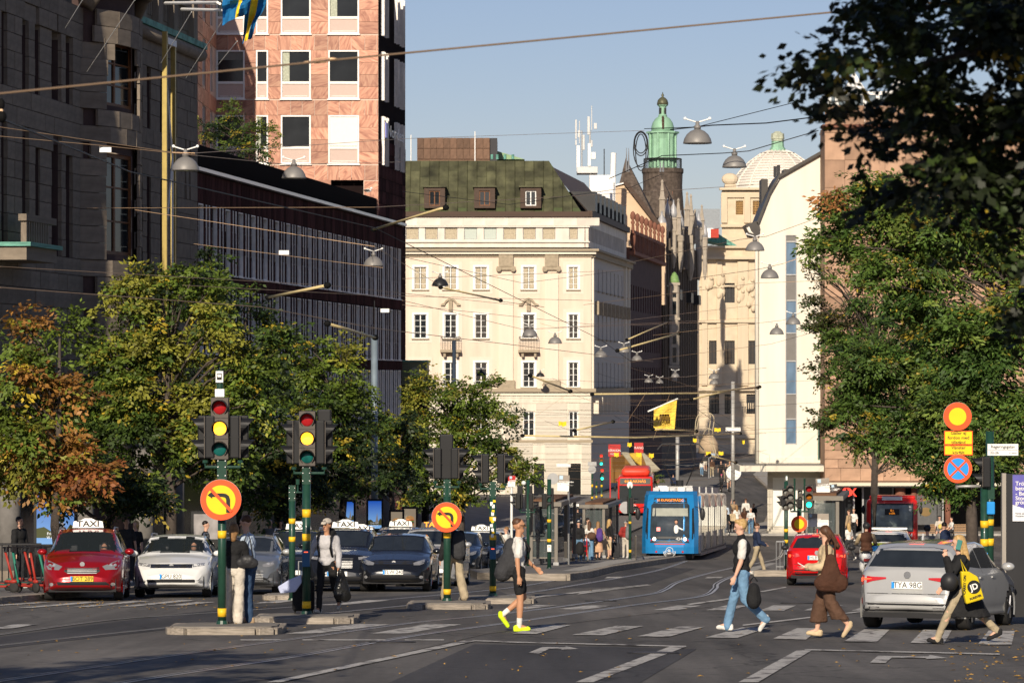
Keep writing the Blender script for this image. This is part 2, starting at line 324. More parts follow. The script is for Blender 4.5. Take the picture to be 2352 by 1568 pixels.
for lab,px_,py_ in [('round iron manhole cover in the lane at the bottom right',1500,1500),('round iron manhole cover left of the neon trainers',900,1475),('round iron manhole cover before the red hatchback',1830,1385),('round iron manhole cover near the tram tracks',1380,1380)]:
 x,y = GP(px_,py_); t = thing('manhole_cover',lab,'manhole cover',(x,y,g(y)+.013)); t.rotation_euler = (-.0418,0,0); MB().cyl((0,0,-.02),(0,0,.002),.36,n=28).build('ring',DARK,t); MB().cyl((0,0,-.02),(0,0,.006),.30,n=24).build('lid',mat('cast_iron',(.07,.06,.055),.6,.5,var=.4,scale=20),t)
# fallen leaves
mb = MB(); rr = random.Random(4)
for i in range(520):
 if i % 3 == 0: x,y = GP(rr.uniform(2180,2420),rr.uniform(1420,1600))
 elif i % 3 == 1: x,y = GP(rr.uniform(0,640),rr.uniform(1372,1400))
 else: x,y = GP(rr.uniform(0,2352),rr.uniform(1330,1560))
 a = rr.uniform(0,6.3); s = rr.uniform(.02,.05); z = g(y)+.016
 mb.quad((x+s*math.cos(a),y+s*math.sin(a),z),(x-s*.5*math.sin(a),y+s*.5*math.cos(a),z+.02*rr.random()),(x-s*math.cos(a),y-s*math.sin(a),z),(x+s*.5*math.sin(a),y-s*.5*math.cos(a),z+.01))
stuff(mb.build('fallen_leaves',mat('dry_leaf',(.42,.24,.05),.7,var=.4)),'scattered small yellow leaves on the asphalt','leaves')
# pavements
def slab(name,poly,h,m,lab): o = obj(name,groundmesh(name,poly,h,m,h+.2)); return structure(o,lab)
def kerbs(parent_slab,pts,h,lab=None,wd=.28,step=1.6,maxn=60):
 n = 0; me = kerb_mesh
 for i in range(len(pts)-1):
  a = Vector((*pts[i],0)); b = Vector((*pts[i+1],0)); L = (b-a).length; k = max(1,int(L/step)); ang = math.atan2(b.y-a.y,b.x-a.x)
  for j in range(k):
   if n >= maxn: return
   p = a.lerp(b,(j+.5)/k); slope = (g(p.y+.5)-g(p.y-.5))*math.sin(ang)
   o = obj('kerb_stone',me,parent_slab,(p.x,p.y,g(p.y)+h/2+.006),(0,-math.atan(slope),ang)); o.scale = (L/k-.012,wd,h+.03); n += 1
kb = MB(); kb.box(-.5,.5,-.5,.5,-.5,.5); kerb_mesh = kb.mesh('kerb_stone',GRAN)
bmk = bmesh.new(); bmk.from_mesh(kerb_mesh); bmesh.ops.bevel(bmk,geom=bmk.edges[:],offset=.06,segments=1,affect='EDGES'); bmk.to_mesh(kerb_mesh); bmk.free()
LK = -21.4                                    # left kerb line X = LK + S*Y
o = slab('pavement',[(LK+S*45,45),(LK+S*205,205),(LK+S*330-2,330),(-90,330),(-90,45)],.13,PAVE,'shaded pavement along the left-hand buildings')
kerbs(o,[(LK+S*62,62),(LK+S*150,150)],.13)
BRP = mat('brick_paving',(.14,.075,.055),.9,var=.3,scale=8,bump=.4)
o = slab('pavement',[(9.4,18),(10.2,56),(13.3,78),(17.6,118),(24,165),(34,213),(90,213),(90,18)],.13,PAVE,'pavement under the trees at the right')
kerbs(o,[(9.4,40),(10.2,56),(13.3,78),(17.6,118),(24,165)],.13)
o = slab('tram_platform',[GP(1104,1330),GP(1180,1333),GP(1300,1333),GP(1345,1327),GP(1400,1313),(5.6,140),(8.2,162),(3.2,163),(-2.2,128)],.20,PAVE,'raised tram stop platform with shelters')
kerbs(o,[GP(1104,1330),GP(1180,1333),GP(1300,1333),GP(1345,1327),GP(1400,1313),(5.6,140),(8.2,162)],.20)
o2 = obj('tactile_paving',groundmesh('tactile_paving',[GP(1290,1325),GP(1335,1325),(4.9,140),(7.6,162),(6.9,162),(3.9,140)],.206,PAVEL),None); structure(o2,'pale tactile strip along the platform edge')
o = slab('tram_platform',[(8.0,113),(10.4,113),(14.4,150),(12.2,150)],.18,PAVE,'narrow stop island beside the red hatchback')
kerbs(o,[(8.0,113),(10.4,113),(14.4,150)],.18)
o = slab('traffic_island',[GP(1690,1318),GP(1740,1318),(12.8,140),(10.6,140)],.12,PAVEL,'pale paving between the tracks at the right')
o = slab('pavement',[(14.8,212),(12.6,214),(17.5,235),(22,285),(24,340),(33,420),(34,640),(140,640),(140,212)],.13,PAVEL,'pavement in front of the pale corner building')
kerbs(o,[(17.5,235),(22,285),(24,340)],.13)
o = slab('pavement',[(-12,283),(6.9,282.5),(7.5,285),(12.5,318),(26,420),(28,640),(-20,640)],.13,PAVE,'pavement round the cream corner building')
# small islands with kerbs round them
def island(px0,px1,ybot,depth,lab,h=.10):
 d = GD(ybot); x0 = PX(px0,d); x1 = PX(px1,d); r = .3
 poly = [(x0+r,d),(x1-r,d),(x1-.06,d+.18),(x1,d+.5),(x1-.02,d+depth-.4),(x1-r,d+depth),(x0+r,d+depth),(x0+.02,d+depth-.4),(x0,d+.5),(x0+.06,d+.18)]
 t = thing('traffic_island',lab,'traffic island',((x0+x1)/2,d,g(d)))
 bs = groundmesh('base',poly,h+.03,mat('island_top',(.20,.18,.155),.9,var=.35,scale=3),h+.1); ob = obj('base',bs,t); ob.matrix_parent_inverse = Matrix.Translation(-Vector(t.location))
 pts = poly+[poly[0]]
 for i in range(len(poly)):
  a,b = Vector((*pts[i],0)),Vector((*pts[i+1],0)); L = (b-a).length; k = max(1,round(L/1.0)); ang = math.atan2(b.y-a.y,b.x-a.x)
  for j in range(k):
   p = a.lerp(b,(j+.5)/k); q = obj('kerb_stone',kerb_mesh,t,(p.x,p.y,g(p.y)+h/2),(0,0,ang)); q.scale = (L/k-.015,.20,h+.02); q.matrix_parent_inverse = Matrix.Translation(-Vector(t.location))
 return t
island(387,630,1457,2.3,'kerbed stone island under the couple and the left signal pole')
island(588,806,1432,2.3,'kerbed stone island under the man in the white cap')
island(943,1116,1399,3.0,'kerbed stone island under the third signal pole')
island(1062,1222,1386,3.0,'kerbed stone island behind the man in neon trainers')
island(608,702,1378,2.4,'small kerbed island in front of the row of taxis')
# ================================================ BUILDINGS
# local frame of a facade: x along the wall, y into the building, z up; origin on the wall
def bframe(name,label,X,Y,ang,cat='building',z=None): return thing(name,label,cat,(X,Y,CZ if z is None else z),ang)   # z = 0 is eye level
def wall(parent,W,z0,z1,holes,m,name='wall',y=0.,depth=.35,back=None,label=None,x0=0.,revm=None):
 xs = sorted(set([x0,W]+[v for h in holes for v in (h[0],h[1]) if x0 < v < W])); zs = sorted(set([z0,z1]+[v for h in holes for v in (h[2],h[3]) if z0 < v < z1]))
 mb = MB()
 for i in range(len(xs)-1):
  for j in range(len(zs)-1):
   cx,cz = (xs[i]+xs[i+1])/2,(zs[j]+zs[j+1])/2
   if any(h[0] < cx < h[1] and h[2] < cz < h[3] for h in holes): continue
   mb.quad((xs[i],y,zs[j]),(xs[i+1],y,zs[j]),(xs[i+1],y,zs[j+1]),(xs[i],y,zs[j+1]))
 for a,b,c,d in holes:
  e = y+depth; mb.quad((a,y,c),(a,e,c),(a,e,d),(a,y,d)); mb.quad((b,y,c),(b,y,d),(b,e,d),(b,e,c)); mb.quad((a,y,c),(b,y,c),(b,e,c),(a,e,c)); mb.quad((a,y,d),(a,e,d),(b,e,d),(b,y,d))
 return mb.build(name,m,parent,label=label)
_wm = {}
def window(parent,a,b,c,d,y,frm,pane,fw=.07,mull=1,rows=3,name='window',arch=False,sill=None,curtain=None):
 key = (round(b-a,2),round(d-c,2),frm.name,pane.name,fw,mull,rows,arch)
 w_,h_ = b-a,d-c
 if key not in _wm:
  m1 = MB(); m1.box(0,fw,0,.08,0,h_).box(w_-fw,w_,0,.08,0,h_).box(fw,w_-fw,0,.08,0,fw).box(fw,w_-fw,0,.08,h_-fw,h_)
  for i in range(mull): x = w_*(i+1)/(mull+1); m1.box(x-fw*.55,x+fw*.55,.005,.075,fw,h_-fw)
  for i in range(1,rows):
   z = h_*i/rows; k = mull+1
   for j in range(k): x0 = fw if j == 0 else w_*j/k+fw*.56; x1 = w_-fw if j == k-1 else w_*(j+1)/k-fw*.56; m1.box(x0,x1,.015,.06,z-fw*.22,z+fw*.22)
  m2 = MB(); m2.quad((.02,.05,.02),(w_-.02,.05,.02),(w_-.02,.05,h_-.02),(.02,.05,h_-.02))
  _wm[key] = (m1.mesh(name,frm),m2.mesh('pane',pane))
 o = obj(name,_wm[key][0],parent,(a,y,c)); obj('pane',_wm[key][1],o);
 if curtain: q = MB(); q.quad(*[(x,.043,z) for x,z in ((.1,.1),(w_*.42,.1),(w_*.42,h_-.1),(.1,h_-.1))]); q.quad(*[(x,.043,z) for x,z in ((w_*.58,.1),(w_-.1,.1),(w_-.1,h_-.1),(w_*.58,h_-.1))]); q.build('curtain',curtain,o)
 return o
ub = MB(); ub.box(0,1,0,1,0,1)
def unit(m,key):
 k = ('u',key)
 if k not in _wm:
  me = ub.mesh(key,m); _wm[k] = me
 return _wm[k]
def piece(parent,name,m,x0,x1,y0,y1,z0,z1,rot=None): o = obj(name,unit(m,m.name),parent,(x0,y0,z0),rot); o.scale = (x1-x0,y1-y0,z1-z0); return o
# ---- far-left granite department store ------------------------------------
NKG = mat('grey_granite',(.20,.165,.13),.9,var=.2,scale=3,bump=.5,bscale=30,rand=.12)
NKJ = mat('granite_joint',(.07,.045,.042),.9)
COPG = mat('verdigris_copper',(.12,.30,.24),.7,var=.5,scale=3)
WOODB = mat('brown_window_wood',(.16,.065,.025),.5)
ang = math.atan2(1,S); d0,d1 = 96.,127.5
def LX(X0,d): return X0+S*d
nk = bframe('department_store','dark granite department store with tall paired arches at the far left',LX(-29,d0),d0,ang)
k_ = math.hypot(1,S)
def U(px,X0=-29,base=d0): d = -X0/((1176-px)/F+S); return (d-base)*k_,d
LEN = (d1-d0)*k_
holes = []; arches = []
def zz(py,d): return (HY-py)*d/F
for a,b,top,sill,lt,lb in [(42,58,26,212,312,590),(72,88,37,216,322,596),(115,133,55,228,332,600),(143,159,66,238,340,606),(306,320,129,288,386,640),(330,343,139,293,392,650),(365,377,153,305,398,650),(385,399,160,310,402,650),(-40,-24,0,190,290,560),(-6,8,10,200,300,570)]:
 ua,d = U(a); ub_,d2 = U(b); dm = (d+d2)/2
 holes.append((ua,ub_,zz(sill,dm),zz(top,dm))); arches.append((ua,ub_,zz(top,dm))); holes.append((ua,ub_,zz(lb,dm),zz(lt,dm)))
for a,b,top,sill in [(417,421,322,443),(427,431,324,443)]: ua,d = U(a); ub_,_ = U(b); holes.append((ua,ub_,zz(sill,d),zz(top,d)))
b0,_ = U(180); b1,_ = U(282)
def bulge(u):
 if b0 < u < b1: t = (u-(b0+b1)/2)/((b1-b0)/2); return -1.15*math.sqrt(max(0,1-t*t))**1.0
 return 0.
ZC = 12.1
wall(nk,b0,-12,ZC,[h for h in holes if h[1] < b0],NKJ,depth=.5)
wall(nk,LEN,-12,ZC,[h for h in holes if h[0] > b1],NKJ,x0=b1,depth=.5)
piece(nk,'end_wall',NKG,LEN,LEN+.02,.0,14,-12,ZC)
# bay shell (curved) with one window column
bw0,bw1 = U(192)[0],U(243)[0]; N = 24; mb = MB(); bh = [(bw0,bw1,6.1+.3,11.45),(bw0,bw1,1.2,7.5)]
bh = [(bw0,bw1,zz(245,112.5),zz(95,112.5)),(bw0,bw1,zz(585,112.5),zz(352,112.5))]
us = sorted([b0+(b1-b0)*i/N for i in range(N+1)]+[bw0,bw1]); zs = [-12,bh[1][2],bh[1][3],bh[0][2],bh[0][3],ZC+.9]
for i in range(len(us)-1):
 for j in range(5):
  cu = (us[i]+us[i+1])/2
  if bw0 < cu < bw1 and j in (1,3): continue
  a,b = us[i],us[i+1]; mb.quad(*[(u,bulge(u)+.22,zq) for u,zq in ((a,zs[j]),(b,zs[j]),(b,zs[j+1]),(a,zs[j+1]))])
mb.build('bay_wall',NKJ,nk)
um = (bw0+bw1)/2; sl = math.atan2(bulge(bw1)-bulge(bw0),bw1-bw0)
for h in bh:
 o = window(nk,bw0,bw1,h[2],h[3],bulge(bw0)+.25,WOODB,GLASSW,fw=.13,mull=1,rows=3,name='bay_window'); o.rotation_euler = (0,0,sl)
for h in holes: window(nk,h[0],h[1],h[2],h[3],.42,WOODB,GLASSW,fw=.10,mull=0 if h[1]-h[0] < 1 else 1,rows=5)
# granite blocks laid over the wall; the tall piers are slightly rounded by two-step blocks
cnt = 0; stf = MB(); rng = random.Random(3); H = .545; allh = holes+bh
z = -3.2; row = 0; cand = []
while z < ZC-.3:
 iv = [(0.,LEN)]
 for h in allh:
  if h[2]-.05 < z+H/2 < h[3]+.02:
   a,b = h[0],h[1]; tp = h[3]; r_ = (b-a)/2
   if z+H/2 > tp-r_ and (b-a) < 2.4 and any(abs(tp-q[2]) < .01 for q in arches) or (h is bh[0] and z+H/2 > tp-r_):
    dz = min(.98,(z+H/2-(tp-r_))/r_); hw = r_*math.sqrt(1-dz*dz); a,b = (a+b)/2-hw,(a+b)/2+hw
   new = []
   for p,q in iv:
    if b <= p or a >= q: new.append((p,q)); continue
    if a > p: new.append((p,a))
    if b < q: new.append((b,q))
   iv = new
 for p,q in iv:
  L = q-p
  if L < .12: continue
  k = max(1,round(L/1.05)); off = (.5 if row % 2 else 0.) if k > 2 else 0
  cuts = [p]+[p+L*(i+off)/k for i in range(1 if off == 0 else 0,k)]+[q]; cuts = sorted(set(c for c in cuts if p <= c <= q))
  for i in range(len(cuts)-1):
   if cuts[i+1]-cuts[i] > .05: cand.append((cuts[i],cuts[i+1],z))
 z += H; row += 1
cand = [c for c in cand if U(-20)[0] < c[1]]
cand.sort(key=lambda c: (c[2] < 0.2,c[0]))
for a,b,z in cand:
 u = (a+b)/2; y = bulge(u); pr = .05+rng.uniform(-.012,.012)
 dl = math.atan2(bulge(b)-bulge(a),b-a) if b0-.01 < u < b1+.01 else 0.
 ya = bulge(a) if dl else 0.
 pier = (b-a) < 1.3 and dl == 0
 if cnt < 300:
  o = obj('stone',unit(NKG,'stone'),nk,(a+.005,ya-pr-(.07 if pier else 0),z+.008),(0,0,dl)); o.scale = (math.hypot(b-a,bulge(b)-ya)-.010,.1+(.12 if pier else 0),H-.02); cnt += 1
 else:
  L = math.hypot(b-a,bulge(b)-ya)-.016; c_,s_ = math.cos(dl),math.sin(dl); k = len(stf.v)
  for (x,yy,zz_) in ((0,0,0),(L,0,0),(L,.1,0),(0,.1,0),(0,0,H-.02),(L,0,H-.02),(L,.1,H-.02),(0,.1,H-.02)):
   stf.v.append((a+.008+x*c_-yy*s_,ya-pr-(.07 if pier else 0)+x*s_+yy*c_,z+.01+zz_))
  stf.f += [tuple(k+i for i in q) for q in ((0,3,2,1),(4,5,6,7),(0,1,5,4),(1,2,6,5),(2,3,7,6),(3,0,4,7))]
stuff(stf.build('stone_courses',NKG,nk))
for h in holes[:16:2]+[bh[0]]:   # arch heads fill the square corners of the openings
 a,b,tp = h[0],h[1],h[3]; r_ = (b-a)/2; mb = MB(); yy = bulge(a) if h is bh[0] else 0
 for sgn in (-1,1):
  pts = [((a+b)/2+sgn*r_,tp-r_)]+[((a+b)/2+sgn*r_*math.cos(t),tp-r_+r_*math.sin(t)) for t in [math.pi/2*i/8 for i in range(1,9)]]+[((a+b)/2+sgn*r_,tp)]
  mb.prism(pts if sgn > 0 else pts[::-1],1,yy+.0,yy+.3)
 mb.build('arch_head',NKG,nk)
# rounded cornice, copper flashing, balustrade
mb = MB(); mb.tube([(u,bulge(u)*1.0-.25,ZC+(.9 if b0 < u < b1 else 0)) for u in [b0+(b1-b0)*i/16 for i in range(17)]],.28,8); mb.build('cornice',NKG,nk,smooth=True)
mb = MB(); mb.tube([(b1-.2,-.2,ZC),(LEN+.3,-.2,ZC)],.24,8); mb.tube([(LEN+.3,-.2,ZC),(LEN+.3,6,ZC)],.24,8); mb.build('cornice',NKG,nk,smooth=True)
mb = MB(); mb.tube([(-2,-.2,ZC+1.1),(b0+.2,-.2,ZC+1.1)],.26,8); mb.build('cornice',NKG,nk,smooth=True)
mb = MB(); mb.box(b1-.1,LEN+.35,-.42,.5,ZC+.2,ZC+.42); mb.build('copper_flashing',COPG,nk)
mb = MB(); q = [(u,bulge(u)-.45) for u in [b0+(b1-b0)*i/16 for i in range(17)]]+[(b1,.4),(b0,.4)]; mb.prism(q,2,ZC+1.12,ZC+1.35); mb.build('copper_flashing',COPG,nk)
wall(nk,LEN,ZC+.3,ZC+.8,[],NKG,y=.15,x0=b1,name='parapet_base')
piece(nk,'parapet_rail',NKG,b1,LEN+.2,0,.45,ZC+1.65,ZC+1.95)
x = b1+.3
while x < LEN: piece(nk,'baluster',NKG,x,x+.13,.1,.3,ZC+.8,ZC+1.65); x += .26
for x in [b1+2.4,b1+4.8,b1+7.2,LEN-.5]: piece(nk,'parapet_pier',NKG,x,x+.62,-.1,.55,ZC+.42,ZC+(2.5 if x > LEN-5 else 2.0))
piece(nk,'attic_wall',NKG,-2,LEN-.4,2.2,2.5,ZC,ZC+6)
wall(nk,b0+1,ZC+1.3,ZC+7,[],NKG,y=.15,x0=-2,name='upper_wall')
bl = thing('stone_balcony','stone balcony with copper ledge low on the store facade at the left edge','balcony',nk.matrix_basis@Vector((U(-30)[0],-1.2,zz(520,101))),ang)
piece(bl,'floor',NKG,0,U(42)[0]-U(-30)[0],0,1.2,-1.0,-.6); piece(bl,'copper_ledge',COPG,-.1,U(42)[0]-U(-30)[0]+.15,-.15,1.2,-.6,-.48); piece(bl,'rail',NKG,0,U(42)[0]-U(-30)[0],0,.25,.15,.35)
for i in range(10): piece(bl,'baluster',NKG,.1+i*.26,.23+i*.26,.03,.2,-.48,.15)
# vertical gilded lattice sign frame on the store
GILT = mat('gilt_frame',(.33,.25,.08),.45,.4)
u1,_ = U(279); u2,_ = U(302)
sf = thing('lattice_sign_frame','tall narrow gilt lattice frame fixed upright to the granite store','sign frame',nk.matrix_basis@Vector((u1,-1.5,0)),ang)
wd = u2-u1
mb = MB(); mb.box(0,.16,-.08,.08,-1,zz(70,116)); mb.build('post',GILT,sf); mb = MB(); mb.box(wd-.16,wd,-.08,.08,-1,zz(98,116)); mb.build('post',GILT,sf)
mb = MB(); mb.box(.16,wd,-.1,.1,zz(98,116),zz(98,116)+.22); mb.build('crossbar',WHITE,sf)
for a,b in [((.16,10.6),(wd-.2,7.6)),((wd-.2,7.6),(.2,5.0)),((wd-.2,7.6),(wd-.2,1.9)),((.2,2.4),(wd-.3,-.6)),((wd-.25,1.9),(.25,-.9))]:
 MB().tube([(a[0],0,a[1]),(b[0],0,b[1])],.035,5).build('brace',GILT if a[1] < 3 else WHITE,sf)
# shop fronts at ground level of the store (dark) with a pillar rhythm + lit advert screens
for i,x in enumerate(np.arange(0,LEN,3.6)): piece(nk,'shop_pillar',NKG,x,x+.8,-.25,.1,-7.6,-3.2)
# ---- low dark stone wing --------------------------------------------------
DST = mat('dark_red_stone',(.050,.020,.019),.95,var=.35,scale=1.5,bump=.2,rand=.5,spec=.04)
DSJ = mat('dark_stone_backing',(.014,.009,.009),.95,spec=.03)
WFR = mat('pale_window_frame',(.80,.76,.71),.6,0)
WGL = mat('wing_glass',(.012,.012,.016),.35,spec=.12)
WX0,wd0,wd1 = -33.,140.,198.;
wing = bframe('office_wing','low dark red stone office wing with rows of narrow pale windows',LX(WX0,wd0),wd0,ang); WL = (wd1-wd0)*k_
rows_ = [(4.6,7.5),(1.1,4.0-.05),(-2.6,.5)]
module = 2.7; hs = []; fins = []
x = .35
while x < WL-1:
 hs.append((x,x+.95)); hs.append((x+1.42,x+1.67)); hs.append((x+2.02,x+2.27)); x += module
H3 = [(a,min(b,WL-.05),z0,z1) for a,b in hs for z0,z1 in rows_ if a < WL-.3]
wall(wing,WL,-12,8.85,H3,DSJ,depth=.4)
wall(wing,WL,-12,8.85,[],DSJ,y=14,name='rear_wall')
eb = MB(); eb.box(WL,WL+.02,0,14,-12,8.85); eb.build('end_wall',DST,wing)
fm = {}
for (a,b,z0,z1) in H3:
 w_ = round(b-a,2); hh = round(z1-z0,2)
 if (w_,hh) not in fm:
  q = MB(); t = .05; e = .13 if w_ > .5 else .05; q.box(-.01,t,-.03,e,0,hh).box(w_-t,w_+.01,-.03,e,0,hh).box(t,w_-t,-.04,.3,0,t).box(t,w_-t,-.04,.3,hh-t,hh).box(-.02,w_+.02,-.10,-.02,-.06,0)
  q2 = MB(); q2.quad((t,.2,hh*.28 if w_ > .5 else t),(w_-t,.2,hh*.28 if w_ > .5 else t),(w_-t,.2,hh-t),(t,.2,hh-t))
  q3 = MB(); q3.box(t,w_-t,.1,.2,t,hh*.28)
  fm[(w_,hh)] = (q.mesh('window',WFR),q2.mesh('pane',WGL),q3.mesh('spandrel',mat('perforated_spandrel',(.30,.28,.28),.6,var=.5,scale=60)))
 o = obj('window',fm[(w_,hh)][0],wing,(a,0,z0)); obj('pane',fm[(w_,hh)][1],o)
 if w_ > .5: obj('spandrel',fm[(w_,hh)][2],o)
# cladding strips (individual stone panels) between windows
n = 0; sp = MB()
xs = [0]+[v for a,b in hs for v in (a,b) if a < WL-.3]+[WL]
def addp(x0,x1,z0,z1):
 global n
 if x1-x0 < .06: return
 pr = .035+rng.uniform(-.008,.008)
 if n < 300: piece(wing,'cladding_panel',DST,x0+.012,x1-.012,-pr,0,z0+.012,z1-.012); n += 1
 else: sp.box(x0+.012,x1-.012,-pr,0,z0+.012,z1-.012)
xx = 0
while xx < WL: addp(xx,min(xx+.6,WL),7.5,8.8); addp(xx,min(xx+.6,WL),4.0,4.6); xx += .6
for i in range(0,len(xs)-1,2):
 for z0,z1 in rows_[:2]:
  for j in range(3): addp(xs[i],xs[i+1],z0+(z1-z0)*j/3,z0+(z1-z0)*(j+1)/3)
xx = 0
while xx < WL: addp(xx,min(xx+.6,WL),.5,1.1); addp(xx,min(xx+.6,WL),-3.6,-2.6); xx += .6
stuff(sp.build('cladding',DST,wing))
piece(wing,'coping',mat('zinc_coping',(.62,.62,.62),.35,.6),-.2,WL+.1,-.28,.6,8.85,9.0)
piece(wing,'setback_storey',mat('blackened_cladding',(.010,.008,.007),.95,var=.3,scale=3,spec=.03),5,WL+3.0,2.0,12,8.86,10.62)
piece(wing,'roof',DSJ,0,WL,.6,14,8.7,8.85)
gb = MB(); gb.ell((0,0,.16),(.22,.09,.10)); gb.ell((.2,0,.3),(.07,.06,.07)); gb.cyl((.24,0,.29),(.34,0,.27),.02,.005,5); gb.cyl((0,.03,0),(0,.03,.1),.01,n=4); gb.cyl((0,-.03,0),(0,-.03,.1),.01,n=4)
gu = tag(gb.build('gull',WHITE,None,tuple(P(845,444,200.0)),smooth=True),'white gull with a dark wing standing on the wing roof edge','bird')
MB().ell((-.05,-.08,.17),(.2,.04,.06)).build('wing',BLACKP,gu)
# ---- sandstone tower --------------------------------------------------------
TD = 201.5; tx1 = PX(869,TD); tx0 = PX(497,TD); ppm = F/TD
tower = thing('office_tower','tall veined sandstone office tower with big white-framed windows','building',(0,TD,CZ))
SAND = veinmat('veined_sandstone',(.56,.31,.20),(.47,.22,.14),(.27,.10,.06),1.5,.28)
SANDJ = mat('sandstone_joint',(.58,.46,.38),.8)
zt = 23.2
cols = [(497,562),(588,616),(645,714),(754,825)]     # window units, px edges
cx = [(PX(a,TD),PX(b,TD)) for a,b in cols]
unit_h = 112/ppm; story = 149.2/ppm; tops = [zz(265,TD)-story*i for i in range(-2,1)]
twh = [(a,b,t-unit_h,t) for (a,b) in cx for t in tops]
slot = (PX(760,TD),PX(835,TD),zz(470,TD),zz(408,TD))
wall(tower,tx1,-12,zt,twh+[slot],SANDJ,x0=tx0-.2,y=.0,depth=.3)
piece(tower,'dark_opening',DSJ,slot[0],slot[1],.6,.65,slot[2],slot[3])
BL = mat('white_blind',(.75,.73,.68),.7,var=.03); SPD = mat('pink_spandrel',(.52,.40,.35),.6,var=.25,scale=40)
wfm = {}
cur = mat('pale_curtain',(.40,.42,.33),.9,var=.3,scale=12)
for i,(a,b) in enumerate(cx):
 for j,t in enumerate(tops):
  w_ = round(b-a,2); hh = unit_h
  if w_ not in wfm:
   f = .09; q = MB(); q.box(0,f,-.05,.12,0,hh).box(w_-f,w_,-.05,.12,0,hh).box(f,w_-f,-.05,.12,0,f).box(f,w_-f,-.05,.12,hh-f,hh).box(f,w_-f,-.03,.12,hh*.31,hh*.36).box(f+.12,w_-f-.12,-.02,.1,f+.05,f+.09).box(-.06,w_+.06,-.16,0,-.07,0)
   q2 = MB(); q2.quad((f,.08,hh*.36),(w_-f,.08,hh*.36),(w_-f,.08,hh-f),(f,.08,hh-f)); q3 = MB(); q3.box(f,w_-f,.03,.08,f,hh*.31)
   wfm[w_] = (q.mesh('window',WHITE),q2.mesh('pane',GLASSW),q3.mesh('spandrel',SPD))
  o = obj('window',wfm[w_][0],tower,(a,0,t-hh)); obj('pane',wfm[w_][1],o); obj('spandrel',wfm[w_][2],o)
  if i == 3 and j == 2:
   MB().box(.1,w_-.1,.0,.06,hh*.37,hh-.1).build('blind',BL,o); o['label'] = 'window with its white blind fully down'
  elif (i+j) % 3 == 0: MB().box(.12,.12+w_*.22,.062,.072,hh*.37,hh-.1).build('curtain',cur,o)
  elif (i*2+j) % 4 == 1: MB().box(.1,w_-.1,.062,.072,hh*.8,hh-.1).build('blind',mat('dark_blind',(.18,.18,.16),.7),o)
piers = [(tx0,cx[0][0])]+[(cx[i][1],cx[i+1][0]) for i in range(3)]+[(cx[3][1],tx1)]
for j,t in enumerate(tops):
 n_ = 0
 band0,band1 = t-unit_h-(story-unit_h),t-unit_h
 x = tx0; k = 0
 while x < tx1-.05:
  w_ = .68+((k*7+j*3) % 3)*.05; x2 = min(x+w_,tx1)
  if not (slot[0] < (x+x2)/2 < slot[1] and slot[2] < band0+.3 < slot[3]): piece(tower,'stone_panel',SAND,x+.016,x2-.016,-.04-rng.uniform(0,.006),0,band0+.01,band1-.08)
  x = x2; k += 1
 for a,b in piers:
  if b-a < .15: continue
  for r_ in range(4): piece(tower,'stone_panel',SAND,a+.012,b-.012,-.04-rng.uniform(0,.006),0,band1+unit_h*r_/4+.01,band1+unit_h*(r_+1)/4-.01)
a,b = piers[4]
for r_ in range(4): piece(tower,'stone_panel',SAND,a+.3,b-.01,-.045,0,slot[2]+r_*.55-.8,slot[2]+(r_+1)*.55-.82)
piece(tower,'lintel',SAND,tx0,slot[0],-.04,0,zz(520,TD),zz(412,TD))
# dark street-side wall of the tower
tside = thing('tower_side_parts','','',(0,0,0)); bpy.data.objects.remove(tside)
sw = MB(); L2 = 9.6*k_
def tl(u,y,z): return (tx1+u*math.cos(ang)+y*math.sin(ang)*1.,u*math.sin(ang)-y*math.cos(ang)*1.,z)
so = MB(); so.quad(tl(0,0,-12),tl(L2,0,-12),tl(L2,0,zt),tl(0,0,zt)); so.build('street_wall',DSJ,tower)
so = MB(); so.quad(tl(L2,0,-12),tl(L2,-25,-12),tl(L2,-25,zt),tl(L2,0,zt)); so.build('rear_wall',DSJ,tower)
for t in tops:
 for (a,b) in [(.9,1.35),(2.1,2.45),(5.6,6.3),(7.6,8.3)]:
  q = MB()
  for e in (a,b): q.quad(tl(e,.22,t-unit_h),tl(e,-.02,t-unit_h),tl(e,-.02,t),tl(e,.22,t)); q.quad(tl(e-.06,.22,t-unit_h),tl(e,.22,t-unit_h),tl(e,.22,t),tl(e-.06,.22,t))
  q.quad(tl(a,.01,t-unit_h*.6),tl(b,.01,t-unit_h*.6),tl(b,.01,t),tl(a,.01,t)); q.build('window_fin',WFR,tower)
n_ = 0; z = -1.
while z < 22:
 for u in np.arange(0,9.4,1.2):
  q = None
  if n_ < 160: o = obj('stone_panel',unit(DST,'street_panel'),tower,tl(u+.02,.0,z),(0,0,ang)); o.scale = (1.16,-.04,.72); n_ += 1
 z += .76
text('Nordea','lettering',WHITE,tower,tl(4.4,.30,zz(309,206)),1.0,(R(90),0,ang),sx=1.9)
pq = MB(); pq.box(-.35,.35,-.02,.02,-.45,.45); pq.build('sign_mark',mat('sign_mark_lilac',(.35,.35,.8),.4),tower,tl(1.15,.3,zz(309,206)),(0,0,ang))
